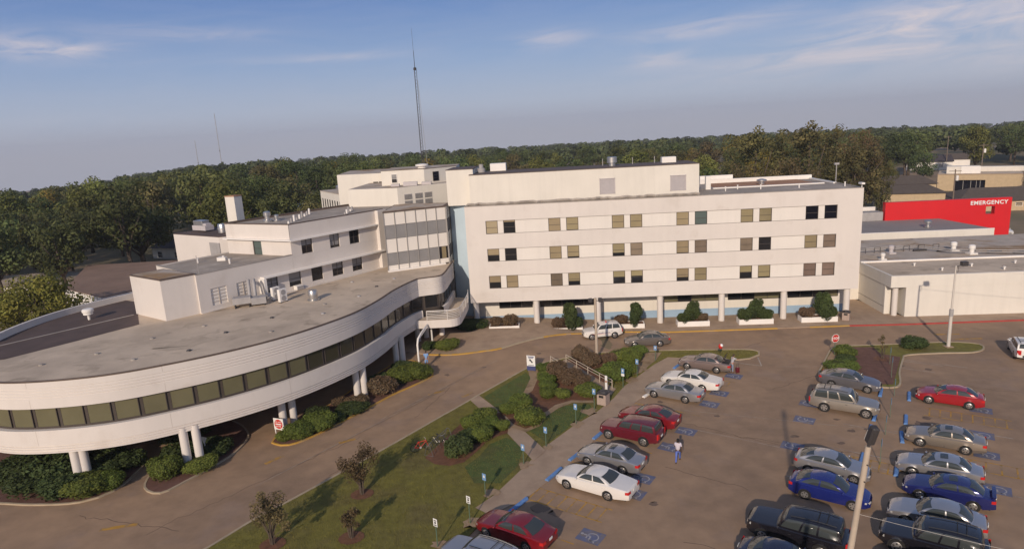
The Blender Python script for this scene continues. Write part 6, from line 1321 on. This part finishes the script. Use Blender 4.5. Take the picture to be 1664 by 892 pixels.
scatter(82, -48, -13, 134, 250, (12.5, 19.5), 6.6, 'aabbccddaabbccdllvvlvg', LB('left of the stepped wing'), 'woods left of the hospital')
scatter(50, -36, -10, 240, 360, (12.5, 17.5), 8.5, 'abcdabcdlvvr', LB('far left near the skyline'), 'far woods left of the hospital')
scatter(62, -12, 22, 150, 350, (12, 17), 8.0, 'abcdabcdlvlvgr', LB('behind the long block'), 'woods behind the hospital')
scatter(58, 22, 46, 215, 360, (12.5, 18), 7.6, 'abcdabcdvvlr', LB('on the right skyline'), 'woods on the right')
# far-off wood, one mass
cl_ = []
for i in range(1500):
    a = R(kr.uniform(-52, 50)); d = kr.uniform(345, 900) if i < 1100 else kr.uniform(900, 2200); x, y = d * math.sin(a), d * math.cos(a); h = kr.uniform(10.5, 16.5); w = kr.uniform(4.5, 7) * (1 + max(0, d - 700) / 1500); z = gz(x, y)
    tq = kr.uniform(.6, 1.5)
    for j in range(3): cl_.append((x + kr.uniform(-.5, .5) * w, y + kr.uniform(-.5, .5) * w, z + h * kr.uniform(.5, .78), w * .7, w * .7, h * .24, tq))
wm_ = leaf_mesh('distant_woods', cl_, 7.5, .95, 'leaf_far', sq=1.5, flat=.45); o = mobj('distant_woods', wm_); tag(o, 'far dark woods forming the skyline', 'woods', None, 'stuff')
# ------------------------------------------------------------ shrubs
def dome_clumps(seed, n=9, lump=.42):
    k = random.Random(seed); out = [(0, 0, .36, .46, .46, .50, 1.0)]
    for i in range(n): a = 2 * math.pi * i / n + k.uniform(-.3, .3); r_ = k.uniform(.18, .3); out.append((math.cos(a) * r_, math.sin(a) * r_, k.uniform(.28, .62), lump * k.uniform(.5, .75), lump * k.uniform(.5, .75), lump * k.uniform(.5, .8), k.uniform(.85, 1.2)))
    return out
def shrub_proto(seed, m, per, size, n=9, lump=.42, shell=.9, flat=.45, corek=.85):
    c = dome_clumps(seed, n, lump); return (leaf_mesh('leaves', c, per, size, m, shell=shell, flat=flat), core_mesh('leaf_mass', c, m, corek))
SP = {'box': [shrub_proto(s, 'leaf_box', 2300, .036, flat=.6) for s in (1, 2)], 'red': [shrub_proto(s, 'leaf_red', 1500, .05, 15, .36, .55, 1.1, .45) for s in (3, 4)], 'dark': [shrub_proto(s, 'leaf_dark', 1700, .048, 14, .40, .65, .9, .6) for s in (5, 6)]}
def cone_clumps(seed):
    k = random.Random(seed); out = []
    for i in range(22): z = k.uniform(.12, .92); r_ = .44 * math.sqrt(max(.02, 1.08 - z)) * k.uniform(.5, 1); a = k.uniform(0, 6.28); s = .21 * (1.25 - .6 * z); out.append((math.cos(a) * r_, math.sin(a) * r_, z, s, s, s * 1.1, k.uniform(.75, 1.25)))
    out.append((0, 0, .4, .25, .25, .4, .8)); return out
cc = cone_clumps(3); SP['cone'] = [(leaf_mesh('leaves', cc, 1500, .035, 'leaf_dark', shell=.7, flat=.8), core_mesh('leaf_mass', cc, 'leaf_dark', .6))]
nsh = [0]
def shrub(kind, x, y, w, h, label, group, z=None, wy=None):
    nsh[0] += 1; p = SP[kind][nsh[0] % len(SP[kind])]; t = thing({'box': 'clipped_shrub', 'red': 'bronze_shrub', 'dark': 'leafy_shrub', 'cone': 'evergreen_bush'}[kind], label, 'shrub', (x, y, (gz(x, y) + .06) if z is None else z), random.uniform(0, 6.28), group)
    w, wy = w * 1.12, (wy or w) * 1.12; t.scale = (w, wy, h * 1.06 / .95); mobj('leaves', p[0], t); mobj('leaf_mass', p[1], t); return t
GB = 'shrubs around the bike rack bed'
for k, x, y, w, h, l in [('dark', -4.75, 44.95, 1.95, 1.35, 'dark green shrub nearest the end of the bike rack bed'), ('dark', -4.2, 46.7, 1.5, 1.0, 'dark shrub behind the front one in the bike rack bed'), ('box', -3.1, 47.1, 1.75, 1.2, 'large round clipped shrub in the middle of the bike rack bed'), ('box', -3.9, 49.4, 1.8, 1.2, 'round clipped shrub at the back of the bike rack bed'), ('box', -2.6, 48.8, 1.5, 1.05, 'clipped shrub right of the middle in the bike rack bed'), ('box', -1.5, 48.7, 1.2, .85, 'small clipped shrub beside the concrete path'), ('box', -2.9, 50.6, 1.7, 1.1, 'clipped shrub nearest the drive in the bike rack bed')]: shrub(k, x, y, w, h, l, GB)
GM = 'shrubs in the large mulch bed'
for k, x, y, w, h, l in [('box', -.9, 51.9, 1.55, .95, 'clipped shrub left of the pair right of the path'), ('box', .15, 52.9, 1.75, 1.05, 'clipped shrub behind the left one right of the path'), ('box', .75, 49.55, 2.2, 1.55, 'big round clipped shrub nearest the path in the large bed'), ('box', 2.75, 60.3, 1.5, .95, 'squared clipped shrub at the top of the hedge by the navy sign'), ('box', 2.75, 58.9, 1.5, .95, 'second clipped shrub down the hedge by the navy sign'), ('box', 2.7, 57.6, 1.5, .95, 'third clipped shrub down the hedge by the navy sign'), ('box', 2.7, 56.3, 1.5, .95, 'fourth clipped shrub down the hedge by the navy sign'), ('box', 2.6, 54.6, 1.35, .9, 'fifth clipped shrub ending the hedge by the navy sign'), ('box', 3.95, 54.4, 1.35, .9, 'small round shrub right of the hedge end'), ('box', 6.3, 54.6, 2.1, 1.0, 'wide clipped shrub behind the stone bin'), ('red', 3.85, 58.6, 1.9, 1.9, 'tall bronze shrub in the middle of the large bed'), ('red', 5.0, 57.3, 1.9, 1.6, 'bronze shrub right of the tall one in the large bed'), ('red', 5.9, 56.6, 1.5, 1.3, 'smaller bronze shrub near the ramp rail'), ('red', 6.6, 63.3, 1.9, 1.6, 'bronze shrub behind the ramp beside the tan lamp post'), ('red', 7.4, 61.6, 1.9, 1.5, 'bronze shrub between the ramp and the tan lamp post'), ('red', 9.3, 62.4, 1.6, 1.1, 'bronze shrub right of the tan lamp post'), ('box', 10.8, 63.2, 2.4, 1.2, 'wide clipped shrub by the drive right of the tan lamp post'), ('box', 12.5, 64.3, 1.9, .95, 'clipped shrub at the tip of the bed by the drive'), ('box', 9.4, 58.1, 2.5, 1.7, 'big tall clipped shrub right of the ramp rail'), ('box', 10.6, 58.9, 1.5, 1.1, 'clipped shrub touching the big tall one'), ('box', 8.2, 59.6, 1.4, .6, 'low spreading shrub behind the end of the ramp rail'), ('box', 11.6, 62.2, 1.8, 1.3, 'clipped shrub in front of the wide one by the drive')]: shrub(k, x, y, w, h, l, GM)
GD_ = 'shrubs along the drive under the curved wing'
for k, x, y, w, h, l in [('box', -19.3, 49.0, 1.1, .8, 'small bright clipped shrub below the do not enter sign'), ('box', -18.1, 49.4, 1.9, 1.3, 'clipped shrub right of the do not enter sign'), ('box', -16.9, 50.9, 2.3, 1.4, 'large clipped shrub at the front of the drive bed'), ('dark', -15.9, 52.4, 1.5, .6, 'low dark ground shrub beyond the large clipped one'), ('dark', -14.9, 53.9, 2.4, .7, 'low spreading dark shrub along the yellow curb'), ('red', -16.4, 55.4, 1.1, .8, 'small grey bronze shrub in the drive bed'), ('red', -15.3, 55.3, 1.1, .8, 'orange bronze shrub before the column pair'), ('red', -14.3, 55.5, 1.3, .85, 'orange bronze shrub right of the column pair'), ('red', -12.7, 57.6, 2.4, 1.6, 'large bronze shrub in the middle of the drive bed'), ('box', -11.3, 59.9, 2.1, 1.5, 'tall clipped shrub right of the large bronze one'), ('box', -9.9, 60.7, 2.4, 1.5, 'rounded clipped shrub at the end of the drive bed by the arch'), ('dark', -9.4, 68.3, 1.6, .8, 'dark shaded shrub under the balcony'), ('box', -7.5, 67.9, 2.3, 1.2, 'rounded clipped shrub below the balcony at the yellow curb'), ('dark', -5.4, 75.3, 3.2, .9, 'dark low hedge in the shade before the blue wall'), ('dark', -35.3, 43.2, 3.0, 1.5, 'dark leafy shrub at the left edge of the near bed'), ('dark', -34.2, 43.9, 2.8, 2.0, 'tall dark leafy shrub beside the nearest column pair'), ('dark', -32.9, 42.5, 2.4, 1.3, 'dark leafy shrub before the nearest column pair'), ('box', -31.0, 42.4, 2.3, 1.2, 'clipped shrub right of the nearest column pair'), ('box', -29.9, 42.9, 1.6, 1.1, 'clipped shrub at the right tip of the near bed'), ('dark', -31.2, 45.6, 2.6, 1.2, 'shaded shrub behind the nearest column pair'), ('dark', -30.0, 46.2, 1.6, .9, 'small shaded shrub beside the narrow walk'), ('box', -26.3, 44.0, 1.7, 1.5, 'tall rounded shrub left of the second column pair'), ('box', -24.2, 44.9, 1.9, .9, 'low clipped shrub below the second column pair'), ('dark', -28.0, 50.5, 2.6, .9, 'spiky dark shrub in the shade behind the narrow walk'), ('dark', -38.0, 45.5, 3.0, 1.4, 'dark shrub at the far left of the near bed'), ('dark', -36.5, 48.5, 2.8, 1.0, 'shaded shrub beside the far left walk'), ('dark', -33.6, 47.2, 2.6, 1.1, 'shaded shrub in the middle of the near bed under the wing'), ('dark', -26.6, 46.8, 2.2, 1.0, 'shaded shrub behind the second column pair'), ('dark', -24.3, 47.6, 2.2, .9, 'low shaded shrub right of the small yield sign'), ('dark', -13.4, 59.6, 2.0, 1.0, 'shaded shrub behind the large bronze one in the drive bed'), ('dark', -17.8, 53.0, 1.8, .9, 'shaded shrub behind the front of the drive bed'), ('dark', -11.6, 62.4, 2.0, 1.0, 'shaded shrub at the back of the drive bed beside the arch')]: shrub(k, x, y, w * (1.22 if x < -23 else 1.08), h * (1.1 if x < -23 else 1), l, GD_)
GR2 = 'shrubs on the right island'
for k, x, y, w, h, l in [('box', 32.5, 60.8, 1.9, 1.1, 'round shrub behind the stop sign'), ('dark', 31.9, 59.4, 1.6, .6, 'low dark shrub below the stop sign'), ('box', 30.5, 57.4, 2.7, .75, 'low wide shrub between the stop sign and the grey sedan'), ('dark', 40.1, 61.9, 2.2, 1.15, 'round dark clipped shrub on the grass beside the tall white lamp post')]: shrub(k, x, y, w, h, l, GR2)
GP = 'shrubs in the planters'
for i, items in enumerate([[('red', .9, 1.5, 1.2), ('red', 2.5, 1.8, 1.45)], [('red', .9, 1.6, 1.3), ('cone', 2.2, 2.5, 2.6), ('dark', 3.1, 1.5, 1.2)], [('red', .8, 1.6, 1.1), ('cone', 2.5, 2.3, 2.2)], [('cone', 1.8, 2.5, 2.1), ('red', 3.0, 1.2, .9), ('dark', .8, 1.3, 1.0)], [('cone', 2.0, 2.8, 2.1), ('dark', 3.1, 1.5, 1.2), ('dark', .8, 1.6, 1.2)], [('red', .8, 1.6, 1.2), ('cone', 2.5, 2.7, 2.5), ('dark', 3.4, 1.4, 1.2)]]):
    a, b, h = PLN[i]; f = Fr(a, (b[0] - a[0], b[1] - a[1])); g = min(gz(*a), gz(*b)) + .1 + h - .1
    for j, (k, u, w, hh) in enumerate(items):
        p = f(u, -.65, 0); nm = {'red': 'bronze', 'cone': 'tall dark evergreen', 'dark': 'dark leafy'}[k]; pos = 'left' if u < 1.3 else ('right' if u > 2.8 else 'middle')
        shrub(k, p.x, p.y, w, hh, '%s shrub at the %s of the %s' % (nm, pos, ['leftmost planter', 'second planter from the left', 'planter behind the security vehicle', 'third planter from the right', 'second planter from the right', 'rightmost planter'][i]), GP, z=g, wy=min(w, 1.7))
# ------------------------------------------------------------ small lawn trees
def small_tree(x, y, h, w, seed, label, n=16, per=520, tr=.05):
    k = random.Random(seed); t = thing('small_tree', label, 'tree', (x, y, gz(x, y) + .07), 0, 'small trees on the lawn')
    cl2 = []; mb = MB()
    for i in range(n):
        a = k.uniform(0, 6.28); r_ = k.uniform(.1, .85) * w / 2; z = h * k.uniform(.42, .92); s = w * k.uniform(.10, .19); cl2.append((math.cos(a) * r_, math.sin(a) * r_, z, s, s, s, k.uniform(.7, 1.3)))
        mb.tube([(k.uniform(-.05, .05), k.uniform(-.05, .05), h * .15), (math.cos(a) * r_ * .45, math.sin(a) * r_ * .45, z * .62), (math.cos(a) * r_, math.sin(a) * r_, z)], [tr * .6, tr * .4, tr * .12], 5)
    for i in range(4): a = i * 1.6 + k.uniform(-.3, .3); mb.tube([(math.cos(a) * .08, math.sin(a) * .08, -.1), (math.cos(a) * .16, math.sin(a) * .16, h * .3), (math.cos(a) * w * .16, math.sin(a) * w * .16, h * .55)], [tr, tr * .8, tr * .4], 6)
    me = bpy.data.meshes.new('trunk'); me.from_pydata([tuple(v) for v in mb.v], [], mb.f); me.materials.append(M['bark']); mobj('trunk', me, t)
    mobj('crown', leaf_mesh('crown', cl2, per, .07, 'leaf_brown', shell=.5, flat=1.2), t)
    drape('mulch_ring', [(x + .8 * math.cos(q * .57), y + .7 * math.sin(q * .57)) for q in range(11)], .11, 'mulch'); return t
small_tree(-11.0, 40.0, 3.5, 2.7, 1, 'bronze multi stemmed small tree on the lawn beside the drive', 20)
small_tree(-15.3, 34.9, 3.0, 2.7, 2, 'bronze multi stemmed small tree at the lower left of the lawn', 18)
small_tree(-10.6, 35.1, 2.2, 1.5, 3, 'thin sparse sapling on the lawn near the lower edge', 11, 300)
small_tree(35.4, 59.3, 2.6, 1.1, 4, 'thin pale sapling on the dark mulch island', 7, 160, .03)

# ============================================================ FAR BUILDINGS, POLES, MASTS
def house(name, label, o, e, w, d, eave, ridge, wall='brick', roof='shingle', hip=2.5, over=.5):
    f = Fr(o, e); c = f(w / 2, -d / 2, 0); t = thing(name, label, 'house', (c.x, c.y, gz(c.x, c.y)))
    mb = MB().box(f, 0, w, -d, 0, -.5, eave); mb.build('wall', wall, t)
    a = [f(-over, over, eave), f(w + over, over, eave), f(w + over, -d - over, eave), f(-over, -d - over, eave)]; r0, r1 = f(hip, -d / 2, ridge), f(w - hip, -d / 2, ridge)
    MB().face([a[0], a[1], r1, r0]).face([a[2], a[3], r0, r1]).face([a[1], a[2], r1]).face([a[3], a[0], r0]).face(a[::-1]).build('roof', roof, t)
    for i in range(max(1, int(w / 5))): add_window(f, 1.5 + i * 5, 2.9 + i * 5, 1.0, min(2.4, eave - .4), .03, t, 'd', 0, fm='white')
    return t
house('hip_roofed_building', 'buff building with a brown hip roof just behind the red sign wall', (89.2, 154), (10, -3.4), 13, 10, 4.4, 6.0)
house('hip_roofed_building', 'brown hip roofed building behind the first buff building', (95.5, 167), (10, -3.4), 13, 9, 5.2, 7.0)
house('hip_roofed_building', 'long low building with a broad brown roof behind the emergency lettering', (103.5, 148), (10, -2.2), 46, 14, 2.3, 4.7, hip=5)
t = thing('shop_building', 'tan flat roofed shop with a wide dark glazed entrance', 'shop', (133, 184, 0)); f = Fr((122.5, 192), (11, -7.6))
mb = MB(); mb.wall(f, 4, 24, 0, 4.65, 0, [(8.3, 15.4, 0, 3.1)], .8); mb.face([f(4, 0, 0), f(4, -16, 0), f(4, -16, 4.65), f(4, 0, 4.65)]); mb.build('wall', 'brick', t)
MB().face([f(8.3, -.7, 0), f(15.4, -.7, 0), f(15.4, -.7, 3.1), f(8.3, -.7, 3.1)]).build('glazing', 'glass_open', t)
for u in (10.2, 12.0, 13.3, 14.2): MB().box(f, u, u + .12, -.68, -.6, 0, 3.0).build('door_frame', 'frame_grey', t)
MB().face([f(4, -.05, 4.6), f(24, -.05, 4.6), f(24, -16, 4.6), f(4, -16, 4.6)]).build('roof', 'roof_light', t); MB().box(f, 3.9, 24, -.3, .08, 4.65, 4.85).build('coping', 'concrete', t)
MB().box(f, 6.0, 14.0, -9, -5, 4.6, 6.6).build('upper_block', 'cream', t); MB().box(f, 9.5, 14.2, -5.05, -4.8, 4.6, 6.7).build('sign_block', 'white', t); MB().box(f, 14.2, 30, -14, -12, 4.6, 6.0).build('rear_block', 'cream', t)
house('white_house', 'white house with a dark roof among the trees on the right skyline', (160, 262), (10, -6), 16, 9, 3.2, 5.6, 'white', 'shingle_dark', .4); house('white_house', 'second white gabled house beside the dark roofed one', (176, 263), (10, -6), 9, 9, 3.4, 5.6, 'white', 'shingle', .4)
house('grey_house', 'grey gabled house partly hidden behind the end of the penthouse', (44.2, 143), (10, -.8), 7, 9, 5.5, 8.4, 'grey_metal', 'shingle', .3)
house('far_house', 'small pale house among the trees beyond the silver roof drum', (20, 205), (10, .5), 9, 8, 3, 5.4, 'white', 'shingle', .4)
house('tarp_roofed_house', 'far house with a bright blue tarpaulin roof beyond the stepped wing', (-66.5, 187), (10, 3), 13, 9, 3.2, 6.6, 'brick', 'tarp', 1.0)
house('left_house', 'low house with a dark roof beside the utility pole beyond the annex', (-79, 142), (10, -4), 22, 9, 3.2, 5.2, 'cream', 'shingle_dark', 1.0)
t = thing('brown_roofed_building', 'low white walled building with a flat brown roof behind the curved wing', 'building', (-60, 95, 0)); bp = [(-55.0, 84.8), (-65.0, 92.3), (-74, 112), (-52, 112), (-46, 97)]
MB().prism(bp, -.2, 4.95).build('wall', 'white', t); MB().prism(bp, 4.96, 5.04).build('roof', 'tan_roof', t)
t = thing('brown_roofed_building', 'long brown flat roof beyond the oaks at the left edge', 'building', (-95, 110, 0)); bp = [(-78, 108), (-120, 106), (-124, 118), (-72, 121)]
MB().prism(bp, -.2, 2.6).build('wall', 'cream', t); MB().prism(bp, 2.61, 2.7).build('roof', 'roof_rust', t)
def utility_pole(x, y, h, label, arms=1, can=False):
    t = thing('utility_pole', label, 'utility pole', (x, y, gz(x, y)), R(-30), 'utility poles'); MB().tube([(0, 0, -.3), (0, 0, h)], [.17, .12], 8).build('pole', 'wood', t)
    for k in range(arms): MB().box(ID, -1.2, 1.2, -.06, .06, h - .5 - k * .9, h - .36 - k * .9).build('crossarm', 'wood', t)
    if can: MB().lathe((.45, 0, h - 2.6), [(.3, 0), (.3, 1.1), (.1, 1.2)], 10).build('transformer', 'white', t)
for a in [(-60.5, 141.5, 10.5, 'utility pole with a crossarm beyond the left annex', 1), (104.5, 151.5, 9.5, 'utility pole with a white transformer before the long brown roof', 1, True), (143, 196, 12.5, 'utility pole with a white transformer behind the tan shop', 1, True), (152, 247, 13, 'left leaning utility pole by the white houses', 2), (156, 249, 12, 'utility pole right of the leaning pole by the white houses', 1), (172, 255, 13, 'utility pole at the right of the white houses', 1), (86.5, 157, 9, 'street pole left of the buff hip roofed building', 0), (41, 152, 12, 'utility pole behind the penthouse end beside the grey house', 1), (24, 158, 12.5, 'utility pole seen above the long penthouse', 1), (36, 168, 12.5, 'second utility pole seen above the long penthouse', 1)]: utility_pole(*a)
t = thing('roof_light_pole', 'short lamp pole at the far corner of the flat roof', 'lamp post', (44.5, 88, 0)); MB().tube([(0, 0, 0), (0, 0, 17.0)], .06, 6).build('pole', 'grey_metal', t); MB().box(ID, -.3, .3, -.15, .15, 16.85, 17.1).build('lamp_head', 'grey_metal', t)
t = thing('radio_mast', 'slender guyed lattice radio mast rising behind the rooftop blocks', 'mast', (-12.2, 97, 0)); ms = MB(); H0, H1 = 17.2, 33.2
for k in range(3):
    a = k * 2.094; ms.tube([(.24 * math.cos(a), .24 * math.sin(a), H0), (.19 * math.cos(a), .19 * math.sin(a), H1)], .032, 5)
n = 34
for i in range(n):
    z0, z1 = H0 + (H1 - H0) * i / n, H0 + (H1 - H0) * (i + 1) / n
    for k in range(3): a, b = k * 2.094, (k + 1) * 2.094; ms.tube([(.2 * math.cos(a), .2 * math.sin(a), z0), (.2 * math.cos(b), .2 * math.sin(b), z1)], .012, 4)
ms.build('lattice', 'dark_metal', t); MB().tube([(0, 0, H1), (0, 0, 35.6)], [.05, .035], 6).tube([(-.02, 0, 35.6), (-.02, 0, 38.6)], [.02, .015], 5).build('top_rod', 'dark_metal', t); MB().lathe((0, 0, H1 - .25), [(.22, 0), (.22, .3), (.1, .4)], 8).build('antenna_cluster', 'dark_metal', t)
MB().tube([(.75, -.2, H0), (.28, 0, 31.5)], .022, 4).build('cable', 'grey_metal', t)
for x, y, h, l in ((-325, 700, 41, 'short thin distant mast on the left skyline'), (-300.5, 700, 67, 'tall thin distant mast on the left skyline')):
    t = thing('distant_mast', l, 'mast', (x, y, gz(x, y)), 0, 'distant masts'); MB().tube([(0, 0, 0), (0, 0, h)], [.34, .26], 6).build('pole', 'grey_metal', t); MB().lathe((0, 0, h * .42), [(.5, 0), (.5, 1)], 8).build('collar', 'dark_metal', t)

# ------------------------------------------------------------ grass blades over the lawn
def inside(px, py, poly):
    c_ = np.zeros(len(px), bool); n_ = len(poly)
    for i in range(n_):
        (x0, y0), (x1, y1) = poly[i], poly[(i + 1) % n_]
        m_ = ((y0 > py) != (y1 > py)); c_ ^= m_ & (px < (x1 - x0) * (py - y0) / ((y1 - y0) or 1e-9) + x0)
    return c_
npt = 130000; gx = rng_.uniform(-22, 25, npt); gy = rng_.uniform(30, 66, npt)
kb_ = inside(gx, gy, LAWN)
for pz in ([(-4.4, 54.84), (-3.68, 55.85), (-0.88, 50.77), (1.78, 44.67), (0.77, 43.22), (-1.23, 48.29)], BED, [(-7.29, 44.58), (-6.41, 43.54), (-5.31, 43.18), (-4.28, 43.61), (-3.43, 45.09), (-2.69, 46.68), (-1.89, 47.46), (-1.07, 47.9), (-0.97, 49.78), (-1.58, 51.89), (-3.0, 51.66), (-4.58, 51.0), (-5.5, 48.89), (-6.2, 47.15)]): kb_ &= ~inside(gx, gy, pz)
gx, gy = gx[kb_], gy[kb_]; ng = len(gx); gzv = np.array([gz(a, b) for a, b in zip(gx, gy)]) + .07
an_ = rng_.uniform(0, 6.28, ng); wd_ = rng_.uniform(.012, .03, ng); hg = rng_.uniform(.04, .10, ng); lx = rng_.normal(0, .04, ng); ly = rng_.normal(0, .04, ng)
P_ = np.stack([np.stack([gx - np.cos(an_) * wd_, gy - np.sin(an_) * wd_, gzv], 1), np.stack([gx + np.cos(an_) * wd_, gy + np.sin(an_) * wd_, gzv], 1), np.stack([gx + lx, gy + ly, gzv + hg], 1)], 1).reshape(-1, 3)
gm = bpy.data.meshes.new('grass'); gm.vertices.add(ng * 3); gm.vertices.foreach_set('co', P_.ravel()); gm.loops.add(ng * 3); gm.loops.foreach_set('vertex_index', np.arange(ng * 3)); gm.polygons.add(ng); gm.polygons.foreach_set('loop_start', np.arange(ng) * 3); gm.polygons.foreach_set('loop_total', np.full(ng, 3))
gm.materials.append(M['grass']); gm.update(); tag(mobj('grass', gm), 'short olive grass growing over the lawn', 'grass', None, 'stuff')
# ============================================================ HAZE
hz = MB().box(ID, -2750, 2750, -120, 2750, -170, 78).build('haze', 'white', merge=.01); hz.data.materials.clear(); tag(hz, 'thin evening haze over the whole place', 'haze', None, 'stuff')
hm = bpy.data.materials.new('haze air'); hm.use_nodes = True; hn = hm.node_tree.nodes; hn.remove(hn['Principled BSDF'])
pv = hn.new('ShaderNodeVolumePrincipled'); pv.inputs['Color'].default_value = (.86, .88, .95, 1); pv.inputs['Density'].default_value = .00021; pv.inputs['Anisotropy'].default_value = .1
hm.node_tree.links.new(pv.outputs[0], hn['Material Output'].inputs['Volume']); hz.data.materials.append(hm)
